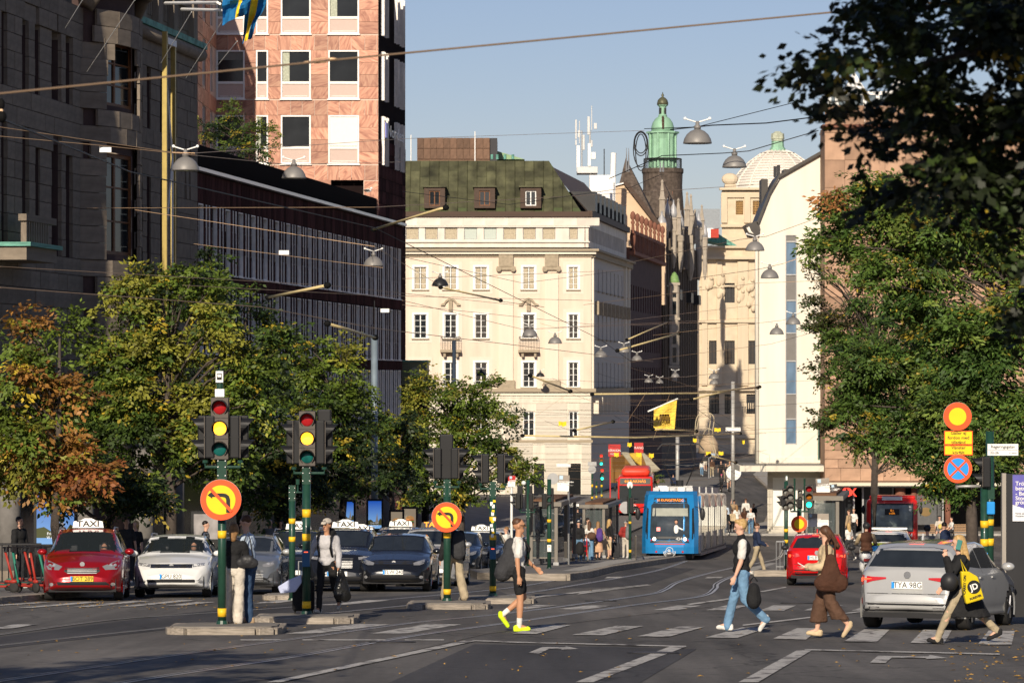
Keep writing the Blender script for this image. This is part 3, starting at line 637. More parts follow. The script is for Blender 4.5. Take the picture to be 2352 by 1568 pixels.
# the tower's near return wing, brown stone in shade
rt = thing('tower_return','narrow shaded sandstone return of the tower with stacked windows','building',(PX(440,188),188,CZ),math.atan2(TD-188,tx0-PX(440,188)))
RL = math.hypot(TD-188,tx0-PX(440,188))
rh = []
for t in tops:
 for a in (1.2,5.4,9.6): rh.append((a,a+1.7,t-unit_h+.2,t))
wall(rt,RL,-12,zt,rh,SANDJ,depth=.25)
for h in rh: window(rt,*h,.1,WHITE,GLASSW,fw=.1,mull=1,rows=1)
for t in tops:
 for x in np.arange(0,RL-.5,1.1): piece(rt,'stone_panel',SAND,x+.01,x+1.08,-.04,0,t+.05,t+(story-unit_h)-.02)
 for a,b in ((0,1.2),(2.9,5.4),(7.1,9.6)):
  for r_ in range(3): piece(rt,'stone_panel',SAND,a+.02,min(b,RL)-.02,-.04,0,t-unit_h+r_*unit_h/3+.02,t-unit_h+(r_+1)*unit_h/3-.02)
# ---- pavilion roof with perforated fascia and clock -------------------------
pv = thing('low_pavilion','low pavilion with perforated gold-green fascia and a clock','pavilion',tuple(P(866,884,206)))
pvm = mat('perforated_fascia',(.16,.17,.11),.5,.4,var=.4,scale=30)
fw_ = PX(980,206)-PX(866,206); mb = MB(); mb.box(0,fw_,0,6,0,1.4); mb.build('fascia',pvm,pv); mb = MB(); mb.box(-.1,fw_+.1,-.15,6.1,1.4,1.5); mb.build('roof_edge',COPG,pv)
for i in range(22):
 for j in range(9): piece(pv,'boss',mat('fascia_boss',(.07,.08,.06),.5),.08+i*.088,.12+i*.088,-.03,0,.08+j*.14,.15+j*.14)
MB().cyl((0,0,0),(0,.06,0),.36,n=24).build('clock_face',mat('clock_face',(.30,.30,.22),.5),pv,(2.33,-.1,.72)); MB().box(-.015,.015,-.02,0,0,.25).box(0,.18,-.02,0,-.015,.015).build('clock_hands',WHITE,pv,(2.33,-.11,.72))
mb = MB(); mb.box(0,fw_,.6,6,-11,0); mb.build('wall',DSJ,pv)
# ---- cream corner building ----------------------------------------------------
CD = 285.; cw0,cw1 = PX(880,CD),PX(1358,CD); ppm = F/CD
CRM = mat('cream_render',(.66,.54,.43),.85,var=.10,scale=1.6,bump=.1,st=(1,1,.18),detail=8); CRW = mat('pale_stone_trim',(.64,.58,.48),.8,var=.16,scale=2,st=(1,1,.3),detail=8); STN = mat('weathered_trim',(.34,.28,.20),.85,var=.2,scale=4)
MARB = mat('pale_marble_band',(.60,.54,.47),.6,var=.16,scale=1.8,rand=.1,st=(1,1,.4),detail=8)
cb = thing('corner_building','cream rendered corner building with green copper mansard roof','building',(0,CD,CZ))
ch = []; col_px = [(951,980),(1021,1049),(1091,1119),(1201,1228),(1306,1328)]
row_px = [(613,665),(722,777),(832,889)]
for a,b in col_px:
 for r_,(t,b2) in enumerate(row_px): ch.append((PX(a,CD),PX(b,CD),zz(b2,CD),zz(t,CD)))
low = [(PX(a,CD),PX(b,CD),zz(1004,CD),zz(944,CD)) for a,b in [(1201,1228),(1306,1328),(1091,1119)]]
gw = [(PX(1305,CD),PX(1334,CD),zz(1143,CD),zz(1064,CD)),(PX(1226,CD),PX(1250,CD),zz(1143,CD),zz(1064,CD))]
ZB = zz(895,CD)
wall(cb,cw1,ZB,zz(575,CD),ch,CRM,x0=cw0,depth=.22)
wall(cb,cw1,-13,ZB,low+gw,CRW,x0=cw0,name='ground_floor_wall',depth=.25,y=-.04)
CURT = mat('beige_curtain',(.42,.36,.26),.9,var=.3,scale=9)
for h in ch: window(cb,*h,.1,WHITE,GLASSD,fw=.07,mull=1,rows=4,curtain=CURT if h[3] > zz(640,CD) else None)
for h in low: window(cb,*h,.1,WHITE,GLASSD,fw=.09,mull=1,rows=3)
for h in gw: piece(cb,'shop_window',GLASSW,h[0],h[1],.05,.06,h[2],h[3]);
def surround(a,b,c,d,y=0.,m=WHITE,t=.16,pr=.05): mb = MB(); mb.box(a-t,a,y-pr,y,c,d+t).box(b,b+t,y-pr,y,c,d+t).box(a,b,y-pr,y,d,d+t); mb.build('window_surround',m,cb); piece(cb,'window_sill',STN,a-t-.05,b+t+.05,y-.14,y,c-.1,c)
for h in ch: surround(*h)
# pale raised panels round the windows
for a,b in col_px:
 for t,b2 in row_px: mb = MB(); e = .45; x0,x1,z0,z1 = PX(a,CD)-e,PX(b,CD)+e,zz(b2,CD)-.38,zz(t,CD)+e; mb.box(x0,x1,-.02,-.002,z0,zz(b2,CD)-.1).box(x0,PX(a,CD)-.16,-.02,-.002,zz(b2,CD)-.1,z1).box(PX(b,CD)+.16,x1,-.02,-.002,zz(b2,CD)-.1,z1).box(PX(a,CD)-.16,PX(b,CD)+.16,-.02,-.002,zz(t,CD)+.16,z1); mb.build('window_panel',mat('cream_panel',(.68,.58,.48),.85,var=.03),cb)
# pilasters with scroll capitals
for a,b in [(1144,1180),(1250,1284)]:
 x0,x1 = PX(a,CD),PX(b,CD); piece(cb,'pilaster',mat('pilaster_render',(.68,.59,.48),.85,var=.04),x0+.05,x1-.05,-.16,0,ZB+.8,zz(630,CD)); piece(cb,'pilaster_base',STN,x0-.1,x1+.1,-.3,0,ZB,ZB+.8)
 mb = MB(); mb.box(x0+.05,x1-.05,-.3,0,zz(612,CD),zz(578,CD)); mb.box(x0-.12,x1+.12,-.24,0,zz(620,CD),zz(612,CD))
 for e in (x0+.05,x1-.05): mb.cyl((e,-.34,zz(618,CD)),(e,0,zz(618,CD)),.22,n=12)
 mb.build('capital',STN,cb)
for px in (1035,1214):                       # arched door-heads + balconies
 x = PX(px,CD); z = zz(702,CD); mb = MB()
 pts = [(x-.82,z),(x-.82,z+.12),(x-.55,z+.25),(x-.42,z+.45),(x-.2,z+.6),(x,z+.66),(x+.2,z+.6),(x+.42,z+.45),(x+.55,z+.25),(x+.82,z+.12),(x+.82,z),(x+.5,z),(x+.42,z+.2),(x+.2,z+.42),(x,z+.48),(x-.2,z+.42),(x-.42,z+.2),(x-.5,z)]
 k = len(pts)
 for i in range(9): q = [pts[i],pts[i+1],pts[(k-i-1) % k if i else k-1],pts[(k-i) % k]];
 for i in range(10): j0,j1 = pts[min(i,9)],pts[min(i+1,10)]; i0 = pts[17-int(i*7/9) if i < 10 else 10]; i1 = pts[max(10,17-int((i+1)*7/9))]; mb.prism([j0,j1,i1,i0],1,-.2,0)
 mb.box(x-.16,x+.16,-.22,0,z-.45,z+.42); mb.build('door_head',STN,cb)
 zb = zz(803,CD); bb = piece(cb,'balcony_slab',STN,x-.86,x+.86,-.75,0,zb-.22,zb)
 for e in (-.6,.45): piece(cb,'balcony_bracket',STN,x+e,x+e+.2,-.55,0,zb-.6,zb-.22)
 mb = MB(); mb.box(x-.8,x+.8,-.72,-.69,zb+1.05,zb+1.1).box(x-.8,x-.77,-.72,0,zb+1.05,zb+1.1).box(x+.77,x+.8,-.72,0,zb+1.05,zb+1.1)
 for i in range(13): e = x-.8+i*1.6/12.3; mb.box(e,e+.03,-.72,-.69,zb,zb+1.05)
 mb.build('balcony_railing',BLACKM,cb)
for z0,z1,pr,m in [(zz(590,CD),zz(584,CD),.12,STN),(zz(584,CD),zz(577,CD),.4,CRW),(zz(577,CD),zz(572,CD),.62,STN),(zz(900,CD),zz(892,CD),.38,STN),(zz(908,CD),zz(900,CD),.15,CRW),(zz(1016,CD),zz(1010,CD),.12,STN)]:
 piece(cb,'cornice',m,cw0,cw1+pr,-pr,-.0,z0,z1)
for i,py in enumerate(range(925,1140,17)):   # rusticated base: channels left between long stones
 if py < 1012 or py > 1020:
  segs = [(1160,1198),(1231,1303),(1331,1358)] if py < 1006 else [(1160,1224),(1252,1303),(1336,1358)]
  for a,b in segs: piece(cb,'base_stone',mat('base_stone',(.55,.50,.42),.85,var=.08,rand=.07),PX(a,CD),PX(b,CD)-.01,-.09,-.04,zz(py+16,CD),zz(py,CD))
piece(cb,'street_sign',WHITE,PX(1222+1,CD)+2.0,PX(1253,CD)+2.0+.1,-.14,-.1,zz(1072,CD),zz(1065,CD))
# set-back marble attic storey with ribbon windows, then mansard
ax1 = PX(1352,CD); az0,az1 = zz(568,CD),zz(497,CD)
ah = [(PX(a,CD),PX(a+30,CD),zz(550,CD),zz(522,CD)) for a in [932-0,976,1021,1066,1111,1156,1201,1246]]+[(PX(1307,CD),PX(1328,CD),zz(550,CD),zz(522,CD))]
wall(cb,ax1,az0,az1,ah,MARB,x0=cw0,y=.1,depth=.15,name='attic_wall')
for i,h in enumerate(ah):
 o = window(cb,*h,.2,GREYM,GLASSD,fw=.04,mull=0,rows=1,name='attic_window')
 MB().box(.06,h[1]-h[0]-.06,.02,.045,.05,h[3]-h[2]-.05).build('curtain',CURT if i not in (3,4) else mat('pale_blind',(.45,.50,.45),.8,var=.1,scale=20),o)
for py in (519,554): piece(cb,'attic_band',MARB,cw0,ax1+.1,-.06,.1,zz(py+3,CD),zz(py,CD))
for x in np.arange(cw0+1,ax1,1.9): piece(cb,'marble_slab',MARB,x,x+1.86,.06,.1,zz(518,CD),zz(500,CD))
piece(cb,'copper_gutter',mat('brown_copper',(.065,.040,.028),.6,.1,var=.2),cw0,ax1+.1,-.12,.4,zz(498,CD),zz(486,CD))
GCU = mat('green_copper_roof',(.066,.066,.034),.6,.1,var=.6,scale=1.1,bump=.2,rand=.25)
mz0,mz1 = zz(486,CD),zz(364,CD); ridge = PX(1262,CD); my = 3.2
mb = MB(); mb.quad((cw0,.3,mz0),(PX(1335,CD),.3,mz0),(ridge,my,mz1),(cw0,my,mz1)); mb.build('roof',mat('roof_underlay',(.06,.075,.03),.6),cb)
# copper sheets as single pieces, with standing seams
x = cw0+.6; col = 0; rx = PX(1335,CD)
while x < rx:
 for r_ in range(5):
  t0,t1 = (r_+(col % 2)*.4)/5,(r_+1+(col % 2)*.4)/5; t0 = max(0,t0); t1 = min(1,t1)
  def q(xx,t): lim = rx+(ridge-rx)*t; return (min(xx,lim),.28+(my-.3)*t,mz0+(mz1-mz0)*t)
  if q(x,t0)[0] >= rx+(ridge-rx)*t0-.01 and q(x,t1)[0] >= rx+(ridge-rx)*t1-.01: continue
  m_ = MB(); m_.quad(q(x+.02,t0),q(x+.78,t0),q(x+.78,t1-.004),q(x+.02,t1-.004)); m_.build('copper_sheet',GCU,cb)
 lim = (x-rx)/(ridge-rx) if x > ridge else 1
 m_ = MB(); tt = min(1,max(.05,lim)); m_.tube([(x,.22,mz0),(x,.22+(my-.3)*tt,mz0+(mz1-mz0)*tt)],.03,4); m_.build('roof_seam',GCU,cb); x += .8; col += 1
for px in (998,1113,1219):                  # dormers
 x0,x1 = PX(px-24,CD),PX(px+24,CD); z0,z1 = zz(478,CD),zz(430,CD); do = MB(); do.box(x0,x0+.42,-.02,2.6,z0,z1).box(x1-.42,x1,-.02,2.6,z0,z1).box(x0+.42,x1-.42,-.02,2.6,z1-.3,z1).box(x0+.42,x1-.42,-.02,.3,z0,z0+.2); dd = do.build('dormer',mat('brown_copper',(0,0,0)),cb)
 MB().box(x0-.12,x1+.12,-.2,2.8,z1,z1+.1).build('dormer_roof',GCU,dd); window(cb,x0+.42,x1-.42,z0+.2,z1-.3,.08,WHITE if px > 1150 else WOODB,GLASSD,fw=.08,mull=1,rows=1,name='dormer_window')
# right flank along the street
fl = thing('x','x','x'); bpy.data.objects.remove(fl)
FLN = 31.6*k_; fa = ang
def fl_(u,y,z): return (cw1+u*math.cos(fa)+y*math.sin(fa),u*math.sin(fa)-y*math.cos(fa),z)
flank = obj('flank_wall',None,cb,(cw1,0,0),(0,0,fa))
fh = []
for i in range(9):
 for t,b2 in row_px: u = 1.6+i*3.3; fh.append((u,u+1.05,zz(b2,CD),zz(t,CD)))
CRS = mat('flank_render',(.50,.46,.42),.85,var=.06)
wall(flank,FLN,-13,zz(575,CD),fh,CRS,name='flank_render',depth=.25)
for h in fh: window(flank,*h,.1,WHITE,GLASSD,fw=.09,mull=1,rows=3); piece(flank,'window_sill',STN,h[0]-.2,h[1]+.2,-.15,0,h[2]-.12,h[2])
for u in (0.2,FLN-1.6,FLN-4.9): piece(flank,'pilaster',CRW,u,u+.9,-.2,0,ZB,zz(590,CD))
for i in range(9): piece(flank,'bracket',STN,1.9+i*3.3,2.35+i*3.3,-.45,0,zz(705,CD)-.6,zz(700,CD)+.35); piece(flank,'console',CRW,1.2+i*3.3,1.5+i*3.3,-.5,0,zz(950,CD),zz(912,CD))
for z0,z1,pr,m in [(zz(590,CD),zz(577,CD),.35,STN),(zz(577,CD),zz(572,CD),.6,STN),(zz(900,CD),zz(892,CD),.35,STN)]: piece(flank,'cornice',m,0,FLN+.3,-pr,0,z0,z1)
wall(flank,FLN,az0,az1,[(.8+i*1.05,1.5+i*1.05,zz(553,CD),zz(519,CD)) for i in range(28)],MARB,y=.25,name='attic_wall',depth=.2)
piece(flank,'attic_glass',GLASSW,0,FLN,.5,.55,az0,az1); piece(flank,'copper_gutter',mat('brown_copper',(0,0,0)),0,FLN,-.1,.3,zz(498,CD),zz(484,CD))
mb = MB(); mb.quad((.3,.4,mz0),(FLN,.4,mz0),(FLN,4.2,mz1-.2),(3.6,4.2,mz1-.2)); mb.quad((3.6,4.2,mz1-.2),(FLN,4.2,mz1-.2),(FLN,12,mz1),(4,12,mz1)); mb.build('roof',mat('brown_seamed_roof',(.095,.06,.035),.6,var=.3,scale=2),flank)
for i in range(8): piece(flank,'dormer',BLACKM,2.6+i*3.4,4.3+i*3.4,-.05,2.2,zz(482,CD),zz(436,CD))
piece(cb,'end_mass',CRM,cw0,cw1-3,1.0,30,-13,az1-1)
ph = obj('plant_room',None,cb,(0,0,0)); RUST = mat('weathered_copper_panel',(.13,.075,.048),.6,.2,var=.35,scale=1.2,rand=.2)
x0,x1 = PX(958,300),PX(1125,300); z0,z1 = zz(366,300),zz(318,300)
piece(ph,'plant_box',RUST,x0,x1,15.1,22,z0-2,z1); piece(ph,'plant_box_side',mat('dark_ribbed_side',(.03,.03,.035),.5),x1,x1+.65,15.3,22,z0-2,z1+.05)
for i in range(11):
 for j in range(2): xw = (x1-x0)/11; piece(ph,'cladding_panel',RUST,x0+i*xw+.02,x0+(i+1)*xw-.02,15.0,15.1,z0+j*.95+.02,z0+(j+1)*.95-.02)
for px,py in [(944,310),(1091,302)]: MB().cyl((PX(px,300),15,z1-2),(PX(px,300),15,zz(py,300)),.05,n=6).build('flue',WHITE,ph)
for px in (1130,1142,1160,1178): MB().cyl((PX(px,290),5,zz(366,290)),(PX(px,290),5,zz(355,290)),.12,n=8).build('vent',COPG,ph)
mb = MB(); mb.prism([(PX(1120,305),zz(366,305)),(PX(1205,305),zz(366,305)),(PX(1135,305),zz(345,305))],1,20,26); mb.build('hip_roof',mat('pale_green_copper',(.24,.36,.20),.6,var=.15),ph)
# ---- antenna cluster on the next roof
an = thing('antenna_mast','cluster of white mobile antennas and poles on a rooftop','antenna',tuple(P(1340,395,330)))
AW = mat('antenna_grey_white',(.55,.55,.54),.6)
def ab(px0,px1,py0,py1,name,m=AW,dp=.25): o = MB(); o.box(PX(px0,330)-an.location.x,PX(px1,330)-an.location.x,-dp/2,dp/2,PZ(py1,330)-an.location.z,PZ(py0,330)-an.location.z); o.build(name,m,an,bevel=.04)
for a in [(1321,1325,275,320),(1330,1332,278,330),(1338,1343,310,345),(1349,1355,268,310),(1358,1360,243,300),(1364,1371,283,297),(1321,1325,322,334),(1357,1361,322,338),(1327,1333,300,316)]: ab(*a,'antenna_panel')
for a in [(1335,1338,300,390),(1353,1357,300,395)]: ab(*a,'mast',GREYM,.15)
for a in [(1324,1332,335,395),(1350,1357,330,382),(1358,1368,350,366)]: ab(*a,'equipment_box',WHITE,.6)
ab(1325,1372,385,400,'plinth',mat('white_roof_box',(.6,.6,.58),.7),3)
ch_ = thing('rooftop_plant','white rooftop plant boxes and a pale chimney left of the stone gable','plant box',tuple(P(1390,440,345)))
MB().box(-1.6,1.0,-1,1,-1,1.6).build('box',WHITE,ch_); MB().cyl((.75,0,0),(.85,0,3.9),.28,.28,12).build('chimney',WHITE,ch_); MB().cyl((-.1,0,0),(-.1,0,4.3),.05,n=6).build('pipe',BLACKM,ch_)
# ---- brown red-stone house with balustrade (next along the street)
BRN = mat('red_brown_stone',(.20,.085,.055),.8,var=.25,scale=2,rand=.1); BRD = mat('dark_purple_stone',(.075,.040,.038),.8,var=.3,scale=1)
SLT = mat('slate_roof',(.085,.065,.052),.8,var=.5,scale=3,bump=.6,bscale=9)
D2 = 317.; bx = PX(1446,D2)
b2 = bframe('brown_house','dark red-brown stone house with urn-topped balustrade',bx,D2,ang); L2_ = 33*k_
bh2 = [(1+i*2.4,2.0+i*2.4,z,z+2.4) for i in range(13) for z in (6.4,2.6,-1.3,-5)]
wall(b2,L2_,-13,zz(612,335)+1.2,bh2,BRD,depth=.3)
for h in bh2: window(b2,*h,.15,BLACKM,GLASSD,fw=.08,rows=2)
piece(b2,'front_wall',BRN,0,.03,0,12,-13,zz(612,335)+1.2,(0,0,0)); piece(b2,'cornice',BRN,0,L2_,-.5,0,zz(600,335),zz(592,335)); piece(b2,'rail',BRN,0,L2_,-.4,-.1,zz(535,335)-.8,zz(535,335)-.5)
prof = [(.16,0),(.22,.2),(.14,.5),(.26,.9),(.30,1.5),(.16,2.1),(.12,2.6),(.22,2.8),(.1,3.0),(.24,3.2),(.27,3.45),(.2,3.7),(.02,3.85)]
ubm = MB(); ubm.lathe(prof,n=10); ume = ubm.mesh('urn',BRN,True)
for i in range(8): u = .6+i*4.4; obj('urn',ume,b2,(u,-.25,zz(595,335)))
for i in range(30): piece(b2,'baluster',BRN,.5+i*1.12,.8+i*1.12,-.35,-.15,zz(592,335),zz(535,335)-.8)
# peach gable behind
PCH = mat('peach_render',(.58,.42,.28),.85,var=.1,scale=.7)
gb_ = thing('peach_gable','bare peach gable wall with brown sloping verge','building',(0,352,CZ)); q = lambda px,py: (PX(px,352),zz(py,352))
mb = MB(); mb.prism([q(1384,436),q(1437,421),q(1512,512),q(1530,512),q(1530,700),q(1384,700)],1,0,8); mb.build('wall',PCH,gb_)
mb = MB(); mb.prism([q(1432,416),q(1442,420),q(1515,512),q(1507,518),q(1495,503),q(1432,422)],1,-.6,8); mb.build('verge',mat('brown_copper',(0,0,0)),gb_)
mb = MB(); mb.prism([q(1384,436),q(1437,421),q(1437,418),q(1384,432)],1,-.3,8); mb.build('coping',WHITE,gb_)
# ---- gothic house with pyramid roofs, turrets and the green lantern ----------
D3 = 352.; gx0 = PX(1506,D3)
gt = bframe('gothic_house','grey gothic stone house with pinnacles, turrets and steep slate roofs',gx0,D3,ang); L3 = 52*k_
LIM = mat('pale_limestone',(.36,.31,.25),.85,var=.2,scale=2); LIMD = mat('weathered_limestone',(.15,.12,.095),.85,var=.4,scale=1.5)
gh = [(1.5+i*3.2,2.6+i*3.2,z,z+2.3) for i in range(15) for z in (10,6.4,2.6,-1.3,-5)]
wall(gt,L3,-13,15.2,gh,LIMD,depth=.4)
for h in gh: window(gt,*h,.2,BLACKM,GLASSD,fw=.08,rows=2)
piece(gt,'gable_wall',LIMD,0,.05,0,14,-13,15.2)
for i in range(16): piece(gt,'buttress',LIMD,.2+i*3.2,.7+i*3.2,-.45,0,-6,15.0)
for z in (12.8,9.2,5.4): piece(gt,'string_course',LIM,0,L3,-.25,0,z,z+.25)
for u in (1.7,18,33,44): piece(gt,'balcony',BLACKM,u,u+3,-1,0,8.6,9.7)
zt_ = lambda py,d: (HY-py)*d/F
def turret(px,d,ptop,pcap,pbot,w_):
 r = w_/2*d/F; t = MB(); zb,zc,ztp = zt_(pbot,d),zt_(pcap,d),zt_(ptop,d)
 o = thing('corner_turret','',''); bpy.data.objects.remove(o)
 X,Y,_ = P(px,0,d); iv = gt.matrix_basis.inverted(); c = iv@Vector((X,Y,CZ))
 t.lathe([(r*.3,zb-1.2),(r*.85,zb),(r*.85,zc-1.6),(r*1.1,zc-1.4),(r*1.1,zc-.3),(r*1.3,zc-.2),(r*1.3,zc)],c,8); t.build('turret',LIM,gt)
 t = MB(); t.lathe([(r*1.2,zc),(r*1.15,zc+.5),(r*.8,zc+1.1),(r*.25,zc+1.5),(r*.2,zc+1.9),(.02,ztp)],c,10); t.build('turret_cap',mat('lead_cap',(.36,.36,.37),.5,.2),gt,smooth=True)
for a in [(1520,354,488,527,610,22),(1547,362,470,500,590,16),(1563,372,500,523,600,15),(1585,385,505,530,620,22),(1605,400,498,523,620,17),(1533,360,480,497,520,12),(1619,420,520,545,620,12)]: turret(*a)
for px,d,pt,pb in [(1521,356,412,500),(1558,362,455,540),(1578,370,440,520),(1587,376,445,540),(1596,380,480,560),(1612,400,470,540)]:
 X,Y,_ = P(px,0,d); c = gt.matrix_basis.inverted()@Vector((X,Y,CZ)); r = .28; z0,z1 = zt_(pb,d),zt_(pt,d)
 t = MB(); t.lathe([(r*1.2,z0),(r*1.1,z0+(z1-z0)*.45),(r*1.5,z0+(z1-z0)*.47),(r*1.0,z0+(z1-z0)*.55),(r*.4,z0+(z1-z0)*.9),(r*.6,z0+(z1-z0)*.94),(.03,z1)],c,6); t.build('pinnacle',LIM,gt)
def pyr(px0,px1,pb,ptx,pty,d,dp,m,nm,par):
 c = par.matrix_basis.inverted(); mb = MB(); b = [c@Vector((PX(px0,d),d,PZ(pb,d))),c@Vector((PX(px1,d),d,PZ(pb,d))),c@Vector((PX(px1,d)+1,d+dp,PZ(pb,d))),c@Vector((PX(px0,d)+1,d+dp,PZ(pb,d)))]; a = c@Vector((PX(ptx,d),d+dp/2,PZ(pty,d)))
 for i in range(4): mb.quad(b[i],b[(i+1) % 4],a)
 mb.quad(*b[::-1]); return mb.build(nm,m,par)
pyr(1398,1512,520,1441,355,360,10,SLT,'pyramid_roof',gt); pyr(1480,1560,500,1518,388,368,10,SLT,'pyramid_roof',gt)
for px in (1439,1444,1517,1523): X,Y,_ = P(px,0,364); c = gt.matrix_basis.inverted()@Vector((X,Y,CZ)); MB().cyl((c.x,c.y,zt_(395,364)),(c.x,c.y,zt_(340 if px < 1500 else 372,364)),.12,.03,6).build('finial',GREYM,gt)
c = gt.matrix_basis.inverted()
for a,b,t_,b_ in [(1500,1530,450,520),(1545,1590,440,540),(1500,1560,475,560)]:
 v = c@Vector((PX(a,378),378,CZ)); piece(gt,'attic_block',BRN if a == 1545 else LIMD,v.x,v.x+6,v.y,v.y+(b-a)*378/F,zt_(b_,378),zt_(t_,378))
# oriel bay with green dome, lit on its end
X,Y,_ = P(1549,0,352); o_ = thing('stone_oriel','pale stone oriel bay with small green scaled dome on the gothic house','oriel',(X,Y,CZ))
r = 11*352/F; ow = [(-r*.35,r*.35,zt_(a,352),zt_(b,352)) for a,b in ((720,690),(683,672),(790-12,745-8),(830,800))]
mb = MB()
for z0,z1,k in [(zt_(875,352),zt_(850,352),.55),(zt_(850,352),zt_(838,352),.8),(zt_(838,352),zt_(655,352),1.),]: mb.prism([(-r*k,-r*.4),(-r*.6*k,-r),(r*.6*k,-r),(r*k,-r*.4),(r*k,3),(-r*k,3)],2,z0,z1-.02)
mb.build('bay',LIM,o_)
for z in (655,735,845): piece(o_,'band',LIM,-r*1.1,r*1.1,-r*1.15,0,zt_(z,352),zt_(z-6,352))
for h in [(672,683),(692,722),(772,790),(798,832)]: piece(o_,'window',GLASSD,-r*.4,r*.35,-r-.03,-r,zt_(h[1],352),zt_(h[0],352))
MB().lathe([(r*1.1,0),(r*1.08,.35),(r*.8,.85),(r*.4,1.15),(.03,1.3)],(0,0,zt_(653,352)),14).build('dome',mat('green_scaled_dome',(.16,.27,.09),.5,var=.6,scale=9),o_,smooth=True)
# round tower with green copper lantern
gl = thing('lantern_tower','round slate tower crowned by a mint green copper lantern','tower',(PX(1522,380),380,CZ)); K = 380/F
COPL = mat('mint_copper',(.25,.43,.30),.6,.1,var=.16,scale=1.5); z_ = lambda py: zt_(py,380)
MB().lathe([(58*K,z_(620)),(50*K,z_(500)),(45*K,z_(430)),(46*K,z_(400)),(48*K,z_(397)),(48*K,z_(388)),(30*K,z_(387))],n=24).build('drum',SLT,gl)
MB().lathe([(33*K,z_(388)),(33*K,z_(362)),(31*K,z_(360)),(31*K,z_(320)),(33*K,z_(312)),(34*K,z_(308)),(34*K,z_(304))],n=8).build('lantern',COPL,gl)
for i in range(8): a = R(22.5+45*i); MB().cyl((31.5*K*math.cos(a),31.5*K*math.sin(a),z_(384)),(31.5*K*math.cos(a),31.5*K*math.sin(a),z_(306)),.13,n=6).build('lantern_rib',COPL,gl)
MB().lathe([(38*K,z_(307)),(38*K,z_(303)),(25*K,z_(303))],n=8).build('lantern_cornice',COPL,gl)
MB().lathe([(26*K,z_(303)),(26*K,z_(292)),(23*K,z_(282)),(17*K,z_(273)),(10*K,z_(268)),(9*K,z_(266)),(9*K,z_(263))],n=16).build('dome',COPL,gl,smooth=True)
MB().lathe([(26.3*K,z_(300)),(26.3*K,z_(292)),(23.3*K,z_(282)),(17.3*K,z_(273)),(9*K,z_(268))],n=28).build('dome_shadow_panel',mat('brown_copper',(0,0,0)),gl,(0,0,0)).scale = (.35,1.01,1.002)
MB().lathe([(11*K,z_(267)),(8*K,z_(263)),(8*K,z_(246)),(12*K,z_(243)),(12*K,z_(241))],n=8).build('cupola',COPL,gl)
for i in range(4): a = R(45+90*i); piece(gl,'cupola_opening',DARK,8*K*math.cos(a)-.12,8*K*math.cos(a)+.12,8*K*math.sin(a)-.12,8*K*math.sin(a)+.12,z_(262),z_(248))
MB().lathe([(13*K,z_(241)),(13*K,z_(237)),(11*K,z_(230)),(6*K,z_(225)),(2*K,z_(223)),(3.5*K,z_(219)),(1.5*K,z_(216)),(.2*K,z_(211))],n=14).build('finial_dome',mat('tarnished_copper',(.10,.10,.06),.5,.3,var=.4),gl,smooth=True)
rl = MB(); rl.lathe([(43*K,z_(366)),(43.6*K,z_(366)),(43.6*K,z_(364.5)),(43*K,z_(364.5))],n=32)
for i in range(32): a = 2*math.pi*i/32; rl.cyl((43.3*K*math.cos(a),43.3*K*math.sin(a),z_(388)),(43.3*K*math.cos(a),43.3*K*math.sin(a),z_(365)),.03,n=4)
rl.build('railing',BLACKM,gl)
# ---- the theatre with ribbed dome (far end of the street) ---------------------
D5 = 450.; K5 = D5/F; z5 = lambda py: zt_(py,D5); x5 = lambda px: PX(px,D5)
th = thing('theatre','pale stone theatre with ribbed dome and copper crown at the street end','theatre',(0,D5,CZ))
TST = mat('theatre_limestone',(.56,.46,.33),.85,var=.14,scale=.9,bump=.2); TD_ = mat('theatre_dome_lead',(.66,.61,.54),.7,var=.1,scale=3)
dc = x5(1797)
prof = [(-114,440),(-114,428),(-104,405),(-88,385),(-66,363),(-40,345),(-22,338)]
MB().lathe([(-a*K5,z5(b)) for a,b in prof],(dc,8,0),32).build('dome',TD_,th,smooth=True)
for i in range(16):
 a = 2*math.pi*i/16+.1; MB().tube([(dc-p*K5*1.004*math.cos(a)*-1,8+p*K5*1.004*math.sin(a),z5(q_)) for p,q_ in prof[1:]],.14,5).build('dome_rib',TD_,th)
rg = MB()
for k in range(1,14): py = 428-k*6.5; pr = np.interp(-py,[-428,-405,-385,-363,-345],[114,104,88,66,40]); rg.lathe([(pr*K5+.03,z5(py)),(pr*K5+.05,z5(py-1)),(pr*K5-.02,z5(py-1.2))],(dc,8,0),32)
rg.build('dome_seams',mat('dome_seam',(.42,.37,.31),.8),th)
MB().lathe([(24*K5,z5(341)),(15*K5,z5(328)),(14*K5,z5(316)),(16*K5,z5(315))],(dc,8,0),8).build('crown_base',COPL,th)
MB().lathe([(14*K5,z5(316)),(14*K5,z5(311)),(16*K5,z5(310)),(15*K5,z5(297)),(11*K5,z5(296)),(6*K5,z5(292))],(dc,8,0),8).build('crown',mat('pale_crown',(.40,.42,.32),.7,var=.3,scale=3),th)
th_h = [(x5(1690),x5(1707),z5(493),z5(461)),(x5(1729),x5(1748),z5(493),z5(461))]
wall(th,x5(1770),z5(575),z5(432),th_h,TST,x0=x5(1658),name='upper_wall',depth=.4)
GOLD = mat('gilded_grille',(.38,.22,.08),.5,.3)
